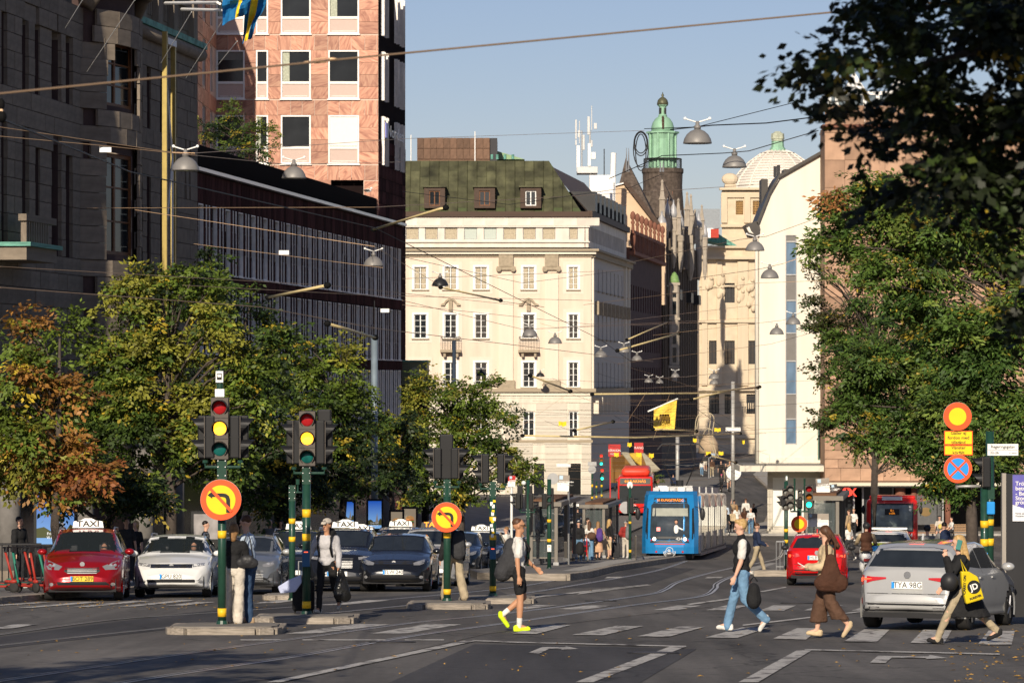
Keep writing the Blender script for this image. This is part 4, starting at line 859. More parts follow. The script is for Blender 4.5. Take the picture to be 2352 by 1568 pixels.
for h in th_h:
 mb = MB();
 for i in range(7): t = i/6; mb.box(h[0]+(h[1]-h[0])*t-.03,h[0]+(h[1]-h[0])*t+.03,.1,.16,h[2],h[3]);
 for i in range(9): t = i/8; mb.box(h[0],h[1],.17,.22,h[2]+(h[3]-h[2])*t-.03,h[2]+(h[3]-h[2])*t+.03)
 mb.build('window_grille',GOLD,th); piece(th,'window_recess',DARK,h[0],h[1],.35,.4,h[2],h[3])
for py,pr,ph_,a,b in [(432,.9,5,1652,1772),(440,.3,14,1657,1772),(515,.5,7,1655,1772),(570,1.2,5,1650,1772),(545,.8,20,1653,1772)]: piece(th,'cornice',TST,x5(a),x5(b),-pr,.1,z5(py+ph_),z5(py))
MB().ell((x5(1676),-.5,z5(412)),(1.1,.6,.8)).box(x5(1664),x5(1690),-.9,.6,z5(432),z5(424)).build('urn_group',TST,th)
for px in (1663,1716,1757): piece(th,'pilaster',TST,x5(px)-.4,x5(px)+.4,-.35,0,z5(512),z5(445))
lw = []
for px,t,b in [(1679,640,700),(1676,795-12,850),(1726,795-12,850),(1679,905,960),(1722,912,940)]: lw.append((x5(px)-.7,x5(px)+.7,z5(b),z5(t)))
thb = thing('theatre_entrance_building','lower columned stone front of the theatre with carved reliefs','building',(0,D5-12,CZ)); K6 = (D5-12)/F; z6 = lambda py: (HY-py)*K6; x6 = lambda px: (px-1176)*K6
lw = [(x6(px)-.65,x6(px)+.65,z6(b),z6(t)) for px,t,b in [(1676,650,695),(1676,782,836),(1729,782,836),(1676,905,950),(1726,905,950),(1640,905,950),(1640,782,836)]]
wall(thb,x6(1790),-13,z6(565),lw,TST,x0=x6(1606),depth=.5)
for h in lw: window(thb,*h,.3,BLACKM,GLASSD,fw=.1,rows=4,mull=2)
for py,pr,ph_ in [(565,.6,5),(590,.9,6),(655,.2,4),(735,.5,6),(890,.7,7),(1000,.4,6)]: piece(thb,'cornice',TST,x6(1604),x6(1790),-pr,0,z6(py+ph_),z6(py))
for px in (1618,1652,1700,1712): piece(thb,'pilaster',TST,x6(px)-.35,x6(px)+.35,-.3,0,z6(885),z6(600))
for i,(px,py) in enumerate([(1656,642),(1656,670),(1702,650),(1702,680),(1724,655),(1724,690),(1735,700),(1630,650)]): rb = MB(); rb.ell((x6(px),-.15,z6(py)),(.55,.3,.8)); rb.ell((x6(px)+.2,-.4,z6(py)+.6),(.25,.2,.25)); rb.ell((x6(px)-.3,-.3,z6(py)-.5),(.3,.25,.4)); rb.build('carved_relief',TST,thb,smooth=True)
mb = MB(); mb.prism([(x6(1612),z6(550)),(x6(1700),z6(567)),(x6(1625),z6(520))],1,1,8); mb.build('copper_roof',COPG,thb)
for i in range(9): piece(thb,'baluster',TST,x6(1702+i*5),x6(1704+i*5),-1.1,-.9,z6(938),z6(925))
# low roofs between gothic house and theatre
rf = thing('slate_roof_house','grey standing-seam roof and red gable seen between the spires and the dome','building',(0,430,CZ)); zr = lambda py: zt_(py,430)
mb = MB(); mb.prism([(PX(1598,430),zr(478)),(PX(1656,430),zr(478)),(PX(1656,430),zr(522)),(PX(1598,430),zr(530))],1,2,6); mb.build('roof',mat('zinc_roof',(.22,.24,.26),.5,.3,var=.1),rf)
piece(rf,'red_gable',mat('red_gable',(.42,.05,.03),.7),PX(1634,430),PX(1652,430),1,3,zr(545),zr(525)); piece(rf,'wall',WHITE,PX(1610,430),PX(1640,430),1.5,3,zr(545),zr(523))
# distant blocks closing the street end
fb = thing('distant_house','shaded grey stone house closing the far left of the street','building',(0,470,CZ))
piece(fb,'wall',LIMD,PX(1440,470),PX(1640,470),0,8,-12,zt_(700,470))
# ---- right-hand pale corner building with vertical window strip -----------------
D6 = 215.; K7 = D6/F; z7 = lambda py: zt_(py,D6); x7 = lambda px: PX(px,D6)
pb = thing('pale_corner_house','tall pale cream house with one blue vertical window strip','building',(0,D6,CZ))
PCR = mat('pale_cream_render',(.70,.655,.56),.85,var=.10,scale=1.1,bump=.08,st=(1,1,.14),detail=8)
mb = MB(); q = lambda px,py: (x7(px),z7(py))
out = [q(1736,1064),q(1804,1064),q(1804,1020),q(1804,420-16),q(1790,404+16),q(1768,445),q(1741,516),q(1736,545)]
mb.quad(*[(a,0,b) for a,b in [q(1736,1064),q(1804,1064),q(1804,400),q(1790,411),q(1768,447),q(1741,516),q(1736,545)]])
mb.quad(*[(a,0,b) for a,b in [q(1830,1064),q(1894,1064),q(1894,350),q(1830,385)]]); mb.quad(*[(a,0,b) for a,b in [q(1804,1064),q(1830,1064),q(1830,1020),q(1804,1020)]]); mb.quad(*[(a,0,b) for a,b in [q(1804,540),q(1830,540),q(1830,385),q(1804,400)]])
mb.quad((x7(1736),0,z7(1064)),(x7(1736),0,z7(545)),(x7(1736)+7,60,z7(545)),(x7(1736)+7,60,z7(1064)))
mb.build('wall',PCR,pb)
GREYP = mat('grey_panel',(.17,.16,.15),.6,var=.08); BGL = mat('blue_glass',(.10,.17,.26),.12,.0,var=.5,scale=.9,spec=.9)
for a,b,m,nm in [(540,555,GREYP,'strip_panel'),(555,631,BGL,'strip_window'),(631,690,GREYP,'strip_panel'),(690,765,BGL,'strip_window'),(765,829,GREYP,'strip_panel'),(829,905,BGL,'strip_window'),(905,962,GREYP,'strip_panel'),(962,1020,BGL,'strip_window')]:
 o = piece(pb,nm,m,x7(1806),x7(1828),.1,.14,z7(b-1),z7(a+1))
mb = MB();
for py in (540,555,631,690,765,829,905,962,1019): mb.box(x7(1806),x7(1828),.03,.1,z7(py)-.04,z7(py)+.04)
mb.box(x7(1804),x7(1806),-.03,.14,z7(1020),z7(540)).box(x7(1828),x7(1830),-.03,.14,z7(1020),z7(540)); mb.build('strip_frame',GREYM,pb)
RFD = mat('dark_roof_metal',(.06,.055,.05),.5,.3)
e1 = [q(1894,342),q(1788,402),q(1766,440),q(1737,512)]; e2 = [q(1894,350),q(1790,409),q(1769,446),q(1741,518)]
mb = MB()
for i in range(3): mb.prism([e1[i],e2[i],e2[i+1],e1[i+1]],1,-.3,5)
mb.build('roof_edge',RFD,pb); mb = MB(); mb.prism([q(1737,508),q(1745,522),q(1742,542),q(1724,542),q(1712,516)],1,-.3,3); mb.build('eave_box',RFD,pb)
mb = MB(); mb.tube([(x7(1718),-.2,z7(522)),(x7(1722),-.2,z7(532)),(x7(1736),-.15,z7(542)),(x7(1738),-.15,z7(560)),(x7(1738),-.12,z7(1064))],.13,8); mb.build('downpipe',PCR,pb,smooth=True)
piece(pb,'chimney',RFD,x7(1757),x7(1772),3,5,z7(470),z7(405)); piece(pb,'roof_box',RFD,x7(1812),x7(1835),4,6,z7(400),z7(380))
for px,py in ((1789,375),(1797,372)): MB().box(x7(px)-.1,x7(px)+.1,3,3.2,z7(py+26),z7(py)).build('roof_aerial',BLACKM,pb)
piece(pb,'canopy',mat('canopy_render',(.62,.58,.48),.8,var=.06),x7(1693),x7(1895),-2.5,3,z7(1080),z7(1067)); piece(pb,'canopy_top',GREYP,x7(1700),x7(1895),-2.3,3,z7(1067),z7(1064.5))
for i in range(7): piece(pb,'band_panel',PCR,x7(1740+i*22),x7(1761+i*22),-.05,0,z7(1062),z7(1050))
wall(pb,x7(1895),-13,z7(1081),[(x7(1775),x7(1893),z7(1208),z7(1096))],mat('pale_stone_base',(.52,.48,.40),.85,var=.1,rand=.1),x0=x7(1763),y=.02,name='base_wall',depth=.3)
mb = MB(); mb.quad((x7(1763),.02,-13),(x7(1763),.02,z7(1081)),(x7(1763)+7,60,z7(1081)),(x7(1763)+7,60,-13)); mb.build('side_wall',PCR,pb)
piece(pb,'boarded_shopfront',mat('white_board',(.72,.72,.66),.7,var=.05),x7(1775),x7(1893),.15,.2,z7(1208),z7(1096))
for i in range(8): piece(pb,'base_stone',mat('pale_stone_base',(0,0,0)),x7(1763)-.01,x7(1774),-.03,.02,z7(1225-i*17),z7(1210-i*17))
for i in range(3): piece(pb,'step',mat('pale_stone_base',(0,0,0)),x7(1772-i*6),x7(1835-i*3),-1.2-i*.4,0,-13,z7(1208+i*5))
piece(pb,'green_window',mat('green_frame',(.10,.16,.12),.5),x7(1878),x7(1893),-.06,-.01,z7(1056),z7(960)); piece(pb,'window_glass',GLASSW,x7(1881),x7(1890),-.08,-.06,z7(1052),z7(965))
# carmaker roundel behind the canopy
vw = thing('round_shop_sign','round dark sign with white ring and letters under the pale canopy','sign',(PX(1685,260),260,PZ(1085,260))); MB().cyl((0,0,0),(0,.15,0),.62,n=28).build('disc',mat('navy_sign',(.01,.02,.06),.4),vw); mb = MB(); mb.lathe([(.50,-.02),(.57,-.02),(.57,.0),(.50,.0)],(0,0,0),28,'y'); mb.build('ring',WHITE,vw)
text('V','lettering',WHITE,vw,(0,-.03,.18),.55); text('W','lettering',WHITE,vw,(0,-.03,-.2),.5)
# ---- brown stone building with restaurant ------------------------------------
BST = mat('brown_ashlar',(.36,.225,.15),.8,var=.22,scale=1.6,rand=.22,bump=.2); BSJ = mat('ashlar_joint',(.16,.10,.07),.9)
D7 = 212.; z8 = lambda py: zt_(py,D7); x8 = lambda px: PX(px,D7)
bs = thing('brown_stone_building','brown ashlar building with glazed restaurant front under the trees','building',(0,D7,CZ))
wall(bs,x8(2460),z8(1108),z8(292),[(x8(2112),x8(2148),z8(1020),z8(965))],BSJ,x0=x8(1894),depth=.3)
mb = MB(); mb.quad((x8(1894),0,z8(1108)),(x8(1894),0,z8(292)),(x8(1894),3,z8(292)),(x8(1894),3,z8(1108))); mb.build('side_wall',BST,bs)
piece(bs,'window',GLASSW,x8(2112),x8(2148),.2,.25,z8(1020),z8(965))
cnt = 0; sm = MB(); z = z8(1104); row = 0
while z < z8(300):
 low_ = z < z8(960); hh = .55 if row % 3 else .8
 if not low_: hh = 1.7
 x = x8(1894); k = 0
 while x < x8(2440):
  w_ = (1.0+((k*5+row*3) % 4)*.22) if low_ else 1.25
  if k == 0 and row % 2 and low_: w_ *= .5
  a,b = x+.012,x+w_-.012; pr = .05+rng.uniform(-.012,.012); mid = (a+b)/2
  if not (x8(2108) < mid < x8(2152) and z8(1022) < z < z8(968)):
   if cnt < 300: piece(bs,'stone',BST,a,b,-pr,0,z+.012,z+hh-.012); cnt += 1
   else: sm.box(a,b,-pr,0,z+.012,z+hh-.012)
  x += w_; k += 1
 z += hh; row += 1
stuff(sm.build('stone_courses',BST,bs)) if sm.v else None
for a,b in ((1985,2010),): pass
mb = MB()
for i in range(16): a = PX(1950,D7)+i*.22; mb.prism([(a,z8(992)),(a+.12,z8(990)),(a+.2,z8(1000)),(a+.1,z8(1010)),(a,z8(1004))],1,-.12,-.05) if i % 3 else None
mb.build('carved_frieze',BST,bs)
piece(bs,'top_coping',BRN,x8(1888),x8(2460),-.35,1,z8(294),z8(287)); piece(bs,'fascia',mat('cream_fascia',(.62,.56,.44),.7),x8(1894),x8(2440),-1.2,.2,z8(1114),z8(1107)); piece(bs,'soffit',DARK,x8(1894),x8(2440),-1.1,3,z8(1118),z8(1114))
# glazed ground floor
piece(bs,'inner_wall',mat('dark_interior',(.02,.018,.016),.8),x8(1894),x8(2440),4.5,4.6,-13,z8(1114))
for a,b in [(1898,1925),(1927,1962),(1985,2018),(2020,2052),(2092,2096),(2104,2165)]: piece(bs,'shop_pane',GLASSW if a != 2104 else mat('grey_poster_glass',(.10,.10,.10),.2,var=.3),x8(a),x8(b),.6,.64,z8(1232),z8(1122))
for px in (1896,1926,1963,1984,2019,2053,2100,2168): piece(bs,'mullion',GREYM,x8(px)-.05,x8(px)+.05,.5,.7,-13,z8(1114))
for px in (2067,2098,2176): MB().cyl((x8(px),-.2,-11),(x8(px),-.2,z8(1114)),.32 if px == 2067 else .18,n=14).build('column',BRN,bs)
piece(bs,'plinth',BST,x8(2000),x8(2180),.3,.6,-13,z8(1222))
mx = thing('restaurant_sign','red MAX letters hung in the dark restaurant window','sign',(PX(1945,211),211,PZ(1131,211)))
RN = mat('red_neon',(.65,.03,.02),.5,emit=(1,.06,.03),es=.9)
text('M','letter',RN,mx,(-.33,0,0),.72,ext=.03,bold=.012); text('A','letter',RN,mx,(0,-.02,.14),.95,ext=.03,bold=.012); text('X','letter',RN,mx,(.34,0,0),.72,ext=.03,bold=.012)
po = thing('window_poster','faded POTATO BITES poster in the restaurant window','poster',(PX(2130,211),211.8,PZ(1150,211))); MB().box(-.68,.68,0,.02,-1.5,.75).build('sheet',mat('poster_grey',(.10,.10,.10),.4,var=.15),po)
PR = mat('poster_red',(.22,.05,.04),.6); text('POTATO','lettering',PR,po,(0,-.01,.35),.32); text('BITES','lettering',PR,po,(0,-.01,.05),.32); MB().ell((0,-.005,-.7),(.35,.01,.28)).build('print',mat('poster_tan',(.20,.13,.05),.6),po)
# mirrored glass penthouse
pt = thing('roof_pavilion','white framed glass rooftop box with little pointed roofs above the brown building','building',(0,D7+2,CZ))
MIR = mat('mirror_glass',(.25,.28,.28),.05,.8,var=.6,scale=1.5)
piece(pt,'roof_slab',WHITE,x8(1908),x8(2090),0,6,z8(212),z8(204)); piece(pt,'floor_slab',WHITE,x8(1908),x8(2090),0,6,z8(290),z8(285))
for px in (1908,1925,1955,1990,2020,2055,2085): piece(pt,'post',WHITE,x8(px),x8(px)+.22,0,.25,z8(286),z8(212))
for a,b in ((1914,1925),(1931,1955),(1961,1990),(1996,2020),(2026,2055)): piece(pt,'glass',MIR,x8(a),x8(b),.1,.14,z8(286),z8(212))
for px in (1976,2102-20): mb = MB(); mb.quad((x8(px)-.75,1,z8(204)),(x8(px)+.75,1,z8(204)),(x8(px),2,z8(150))); mb.quad((x8(px)+.75,1,z8(204)),(x8(px)+.75,3,z8(204)),(x8(px),2,z8(150))); mb.quad((x8(px)-.75,3,z8(204)),(x8(px)-.75,1,z8(204)),(x8(px),2,z8(150))); mb.build('pointed_roof',WHITE,pt)
# ================================================ TREES
BARK = mat('bark',(.075,.06,.05),.9,var=.3,scale=6,bump=.8)
LEAF = leafmat('leaves',.55,.22); LEAF2 = leafmat('foreground_leaves',.5,.25)
def crown_mesh(name,clumps,nleaf,size,cols,seed,m,droop=.3,aspect=.55,spray=5.5,mix=(0,1,0,6,1,2,0,1,3)):
 r = np.random.RandomState(seed); cl = np.array([c[:3] for c in clumps]); rd = np.array([c[3] for c in clumps]); ci = np.array([c[4] for c in clumps])
 wt = rd**1.9; wt = wt/wt.sum(); idx = r.choice(len(cl),nleaf,p=wt)
 per = 42; ns = nleaf//per+1; sp = np.arange(nleaf)//per; si = r.choice(len(cl),ns,p=wt); nz = lambda q: q/(np.linalg.norm(q,axis=1)[:,None]+1e-6)
 v = nz(r.normal(size=(ns,3))); lump = 1+.22*np.sin(v[:,0]*5+si)*np.cos(v[:,2]*4+si*2.1)     # leaves sit on shoots: flat sprays that reach outwards
 cen = cl[si]+v*(rd[si]*(.35+.8*r.rand(ns)**.5)*lump)[:,None]*np.array([1,1,.85]); d = nz(v*np.array([1,1,.55])+np.array([0,-.15,-.02])+r.normal(size=(ns,3))*.35); lat = nz(np.cross(d,np.array([0,0,1.])))
 idx = si[sp]; out = v[sp]; D = d[sp]; L = lat[sp]; u = r.rand(nleaf)-.45; sgn = np.where(r.rand(nleaf) < .5,-1.,1.)
 pos = cen[sp]+D*(u*size*spray)[:,None]+L*(sgn*np.abs(r.normal(size=nleaf))*size*1.0*(1.15-np.abs(u)))[:,None]+r.normal(size=(nleaf,3))*size*.38-np.array([0,0,1.])*(np.maximum(u,0)**2*size*3)[:,None]
 sz = size*(.6+.8*r.rand(nleaf)); a = nz(D*.8+L*(sgn*.7)[:,None]+np.array([0,0,-droop])+r.normal(size=(nleaf,3))*.35)
 n0 = out*.8+np.array([-.05,-.45,.6])+r.normal(size=(nleaf,3))*.45; b = nz(np.cross(a,n0))
 V = np.empty((nleaf*4,3)); A = a*sz[:,None]; B = b*(sz*aspect)[:,None]*.5
 V[0::4] = pos; V[1::4] = pos+A*.45+B; V[2::4] = pos+A; V[3::4] = pos+A*.45-B
 me = bpy.data.meshes.new(name); me.vertices.add(nleaf*4); me.vertices.foreach_set('co',V.ravel()); me.loops.add(nleaf*4); me.polygons.add(nleaf)
 me.loops.foreach_set('vertex_index',np.arange(nleaf*4)); me.polygons.foreach_set('loop_start',np.arange(nleaf)*4); me.polygons.foreach_set('loop_total',np.full(nleaf,4)); me.update(calc_edges=True)
 cols = [np.array(c) for c in cols]; pal = np.array([cols[j] for j in range(len(cols))])
 pick = np.where(r.rand(nleaf) < .93,np.where(r.rand(ns) < .7,ci[si],np.array(mix)[r.randint(0,len(mix),ns)])[sp],np.array(mix)[r.randint(0,len(mix),nleaf)]); cc = pal[pick]*(1+(r.rand(nleaf)-.5)[:,None]*.4)*(.6+.8*r.rand(ns))[sp][:,None]
 ca = me.color_attributes.new('leafcol','FLOAT_COLOR','POINT'); arr = np.ones((nleaf*4,4)); arr[:,:3] = np.repeat(cc,4,axis=0); ca.data.foreach_set('color',arr.ravel())
 me.materials.append(m); return me
def branches(base,top,clumps,r0,rnd):
 mb = MB(); base = Vector(base); top = Vector(top)
 mb.tube([base+Vector((0,0,-.2)),base.lerp(top,.25)+Vector((rnd.uniform(-.08,.08),0,0)),base.lerp(top,.6)+Vector((rnd.uniform(-.15,.15),0,0)),top],[r0*1.25,r0,r0*.75,r0*.25],9)
 tr = mb; br = []
 for i,c in enumerate(clumps):
  e = Vector(c[:3]); s = base.lerp(top,min(.95,max(.32,(e.z-base.z)/(top.z-base.z)*.75))); mid = s.lerp(e,.55)+Vector((0,0,.12*(e-s).length))
  q = MB(); q.tube([s,mid,e],[r0*.32,r0*.18,r0*.07],5)
  for j in range(3): e2 = e+Vector((rnd.uniform(-1,1),rnd.uniform(-1,1),rnd.uniform(-.5,1)))*c[3]*.8; q.tube([mid.lerp(e,.4+.2*j),e2],[r0*.1,r0*.03],4)
  br.append(q)
 return tr,br
def tree(label,px_trunk,d,r0,blobs,nleaf,size,cols,seed,group,name='street_tree',base_h=.13,dz=1.,m=None,trunk_top=None,**kw):
 rnd = random.Random(seed); X = PX(px_trunk,d); t = thing(name,label,'tree',(X,d,g(d)+base_h),0,group)
 clumps = []; K = d/F
 for (px,py,rp,c) in blobs:                       # main masses of the crown
  n_ = 8
  for i in range(n_):
   a = rnd.uniform(0,6.28); rr_ = rp*K*rnd.uniform(.1,.85); ph = rnd.uniform(-1,1)
   clumps.append((PX(px,d)-X+rr_*math.cos(a),rnd.uniform(-1,1)*rp*K*.7*dz,PZ(py,d)-t.location.z+rr_*math.sin(a),rp*K*rnd.uniform(.18,.42),c))
 top = (rnd.uniform(-.2,.2),0,(trunk_top or max(c[2] for c in clumps)*.9))
 tr,br = branches((0,0,0),top,clumps[::2],r0,rnd)
 tr.build('trunk',BARK,t,smooth=True)
 for i,q in enumerate(br): q.build('branch',BARK,t,smooth=True)
 obj('crown',crown_mesh('crown',clumps,nleaf,size,cols,seed,m or LEAF,**kw),t); return t
G1 = (.10,.145,.018); G2 = (.045,.078,.012); G3 = (.21,.21,.028); Y1 = (.42,.31,.03); O1 = (.27,.13,.03); O2 = (.20,.07,.02); DG = (.018,.034,.010)
PALB = [G1,G2,G3,Y1,O1,O2,DG]
GT = 'trees along the left pavement'
tree('young tree turning orange and brown at the left edge above the scooters',130,84,.11,[(60,750,45,4),(70,830,75,0),(130,900,85,4),(40,960,110,0),(170,1000,80,4),(60,1060,100,2),(180,1090,75,5),(110,1120,70,0),(-30,900,90,0)],20000,.14,PALB,11,GT,mix=(4,4,0,2,3))
tree('tallest light green and yellow tree directly behind the left signal pole',395,99,.15,[(300,690,85,2),(430,670,80,0),(350,640,45,2),(240,790,110,0),(370,800,125,2),(500,790,90,2),(570,860,75,0),(280,900,130,0),(440,920,130,2),(560,960,90,0),(300,1010,120,1),(430,1040,110,0),(540,1060,70,1),(350,1110,80,6),(210,900,70,1)],50000,.14,PALB,12,GT)
tree('tall dark green tree rising behind the light green one',545,112,.15,[(470,620,60,6),(440,700,80,1),(560,720,95,6),(620,790,90,1),(560,840,120,6),(640,900,100,1),(520,960,120,6),(630,1010,100,6),(590,1090,90,1)],26000,.15,PALB,13,GT)
tree('green tree in front of the wing facade right of the second signal pole',790,126,.14,[(740,820,60,0),(800,810,45,2),(720,890,80,0),(800,900,75,0),(760,980,95,1),(690,1020,80,1),(820,1020,80,6),(760,1090,80,6),(860,1090,60,6),(700,950,60,2)],22000,.15,PALB,14,GT)
tree('rounded green and yellow tree in front of the cream corner building',1060,150,.15,[(960,890,60,2),(1050,900,65,0),(1120,930,60,0),(930,960,80,2),(1030,980,85,0),(1130,1000,70,1),(950,1040,80,1),(1050,1070,85,0),(1160,1060,65,2),(1200,1090,40,0),(960,1110,70,6),(1080,1130,70,6)],30000,.15,PALB,15,GT)
tree('dark green tree between the wing facade and the rounded tree',905,138,.13,[(880,980,50,1),(850,1040,70,6),(900,1080,80,6),(840,1110,60,6),(930,1000,50,6)],12000,.16,PALB,16,GT)
tree('shaded tree low in front of the granite shop windows',250,92,.11,[(200,1090,70,6),(270,1110,70,6),(140,1140,50,6),(330,1130,60,6)],12000,.12,PALB,17,GT)
tree('shaded tree behind the red and yellow warning sign',640,118,.12,[(560,1120,60,6),(650,1130,70,6),(700,1120,60,6)],9000,.12,PALB,18,GT)
# roof-terrace tree
rt_ = thing('terrace_tree','small bushy tree on the roof terrace in front of the sandstone tower','tree',tuple(P(560,392,178)))
rnd = random.Random(5); K = 178/F; cl = [((px-560)*K,rnd.uniform(-.8,.8),(392-py)*K,r_*K,c) for px,py,r_,c in [(540,260,26,0),(560,300,36,1),(500,290,30,6),(470,300,20,1),(600,300,30,0),(590,340,34,1),(540,345,36,6),(500,330,30,6),(625,290,14,2),(520,240,14,0),(640,330,14,0),(460,280,14,6)]]
tr,br = branches((0,0,-1),(0,0,3),cl,.09,rnd); tr.build('trunk',BARK,rt_); [q.build('branch',BARK,rt_) for q in br]; obj('crown',crown_mesh('crown',cl,7000,.12,PALB,31,LEAF),rt_)
GR = 'trees at the right side of the street'
RB = [(.075,.13,.022),(.040,.080,.014),(.13,.18,.03),(.32,.24,.03),(.34,.15,.05),(.012,.022,.008),(.05,.05,.015)]
tree('leafy green tree with feathery leaves behind the round warning signs',2440,86,.14,[(1900,470,38,4),(2060,430,60,1),(2150,440,80,1),(1990,430,50,0),(1890,560,30,0),(1960,500,80,0),(2050,480,90,2),(2000,600,80,0),(2130,560,110,0),(2230,520,110,1),(2080,690,80,1),(2200,680,120,0),(2320,560,110,2),(2330,700,110,0),(2290,830,110,1),(2180,800,80,1),(2230,940,90,0),(2340,960,90,0)],80000,.135,RB,21,GR,aspect=.42,trunk_top=7,mix=(0,1,2,2,3))
tree('broad green tree over the restaurant front with its trunk behind the signal poles',2236,112,.19,[(1960,880,80,0),(2060,850,100,0),(2160,880,110,2),(1990,960,70,0),(2100,970,90,1),(2200,980,100,2),(2060,1020,70,0),(2160,1080,70,1),(2270,1060,80,0),(2100,780,90,1),(2200,1120,50,1),(2330,1040,70,5)],58000,.145,RB,22,GR,aspect=.45)
tree('olive green lime tree with a yellow cluster beside the pale corner house',2010,150,.16,[(1870,700,35,6),(1900,630,40,6),(1920,740,60,6),(1900,850,45,6),(1950,800,70,0),(1900,960,45,6),(1960,930,70,6),(1990,640,60,6),(2020,720,80,1),(2010,1000,60,6),(1950,940,14,3),(2060,900,90,1),(1870,610,20,6),(2060,1050,50,1)],30000,.14,RB,23,GR)
# dark foreground foliage, close to the camera, at the upper right
fd = 17.; K = fd/F; ft = thing('foreground_tree','very near dark out-of-focus branches hanging in from the upper right corner','tree',(PX(3300,fd),fd,g(fd)))
rnd = random.Random(9); cl = []
for px,py,r_,c in [(1850,190,28,5),(1870,90,40,5),(1930,150,60,5),(1950,60,40,5),(1880,250,30,5),(1990,250,55,5),(1960,340,30,5),(2050,120,90,5),(2060,300,70,5),(2100,420,55,5),(2160,200,120,5),(2180,380,110,5),(2260,100,140,5),(2290,300,130,5),(2330,460,100,5),(2240,500,60,5),(2360,600,70,5),(2050,-20,70,5),(2200,-60,120,5),(2330,-40,140,5),(2060,60,22,3),(2130,150,16,4),(2090,90,16,3),(2230,560,50,1),(2400,380,130,5),(2420,200,140,5),(1840,250,16,5),(1800,185,12,5),(2330,560,50,5),(2345,760,30,5),(2420,720,60,5),(2350,880,20,5)]:
 for i in range(3): cl.append(((px-3300)*K+rnd.uniform(-.4,.4)*r_*K,rnd.uniform(-.8,.9),PZ(py,fd)-ft.location.z+rnd.uniform(-.4,.4)*r_*K,r_*K*rnd.uniform(.5,.8),c))
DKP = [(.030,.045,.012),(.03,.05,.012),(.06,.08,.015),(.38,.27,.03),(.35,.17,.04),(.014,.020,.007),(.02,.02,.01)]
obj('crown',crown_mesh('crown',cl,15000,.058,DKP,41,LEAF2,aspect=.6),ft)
# the rest of that crown continues above and behind the frame and shades the visible part
cl2 = [(rnd.uniform(-4.2,1.5),rnd.uniform(-9,-1.2),rnd.uniform(2.6,8.5),rnd.uniform(.7,1.2),5) for i in range(70)]
def _out(c): X = c[0]+ft.location.x; Y = c[1]+fd; Z = c[2]+ft.location.z; return X-c[3]*1.6 > .155*Y or Z-c[3]*1.6 > CZ+.118*Y
cl2 = [c for c in cl2 if _out(c)]
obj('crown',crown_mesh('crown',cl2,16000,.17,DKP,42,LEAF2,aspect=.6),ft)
mb = MB(); mb.tube([(0,-3,-.2),(.1,-3,3),(-.3,-2.6,7.5)],[.24,.2,.1],10); mb.build('trunk',BARK,ft,smooth=True)
for e in [(2000,180),(2100,380),(2250,250),(2330,500),(2050,40),(2360,100)]: q = MB(); q.tube([(0,-3,3.2),((e[0]-3300)*K*.5,-1,PZ(e[1],fd)-ft.location.z+.3),((e[0]-3300)*K,0,PZ(e[1],fd)-ft.location.z)],[.09,.04,.012],6); q.build('branch',BARK,ft)
# ================================================ CARS
def shell(prof,L,W,zb,hb,roofw=.74,front_taper=.30,rear_taper=.22):
 """profile prof: (x, ztop) rear to front; returns verts/faces of a closed car skin"""
 xs = sorted(set(list(np.linspace(-L/2,L/2,46))+[p[0] for p in prof])); px_ = [p[0] for p in prof]; pz = [p[1] for p in prof]; V = []; Fc = []; rows = []
 for x in xs:
  zt = float(np.interp(x,px_,pz)); t = abs(x)/(L/2); tp = front_taper if x > 0 else rear_taper
  w_ = W/2*(1-tp*max(0,(t-.72)/.28)**2.2); zl = zb+(.10 if x > 0 else .14)*max(0,(t-.8)/.2)**2
  gh = min(1,max(0,(zt-hb)/.25)); rw = w_*(roofw*gh+.80*(1-gh)); zs = min(hb,zt-.07); ws = w_*(.955*gh+.93*(1-gh))
  c = [(0,zt),(rw*.5,zt-.008),(rw*.86,zt-.035),(rw*1.0,zt-.075 if gh > .3 else zt-.05),(ws,zs),(w_*.995,zs-.10),(w_,max(.5,zl+.2)),(w_*.975,max(.34,zl+.1)),(w_*.90,zl),(0,zl)]
  for i in range(len(c)):                       # keep the section monotone in z
   if i and c[i][1] > c[i-1][1]: c[i] = (c[i][0],c[i-1][1]-.002)
  pts = []
  for i in range(len(c)-1):
   a = c[max(i-1,0)]; b = c[i]; d_ = c[i+1]; e = c[min(i+2,len(c)-1)]
   for k in range(3):
    t_ = k/3; f = lambda j: .5*((2*b[j])+(d_[j]-a[j])*t_+(2*a[j]-5*b[j]+4*d_[j]-e[j])*t_*t_+(3*b[j]-a[j]-3*d_[j]+e[j])*t_**3); pts.append((f(0),f(1)))
  pts.append(c[-1]); full = [(y,z) for y,z in pts]+[(-y,z) for y,z in pts[-2:0:-1]]
  rows.append(len(V)); V += [(x,y,z) for y,z in full]; n = len(full)
 for i in range(len(rows)-1):
  for j in range(n): k = (j+1) % n; Fc.append((rows[i]+j,rows[i+1]+j,rows[i+1]+k,rows[i]+k))
 # rounded nose and tail caps
 for r_,sg in ((rows[-1],1),(rows[0],-1)):
  last = r_; x = xs[-1] if sg > 0 else xs[0]; zc = sum(V[r_+j][2] for j in range(n))/n
  for sc_,dx in ((.93,.035),(.75,.055)):
   k0 = len(V); V += [(x+sg*dx,V[r_+j][1]*sc_,zc+(V[r_+j][2]-zc)*sc_) for j in range(n)]
   for j in range(n): k = (j+1) % n; q = (last+j,k0+j,k0+k,last+k); Fc.append(q if sg > 0 else q[::-1])
   last = k0
  f = tuple(last+j for j in range(n)); Fc.append(f if sg < 0 else f[::-1])
 return V,Fc
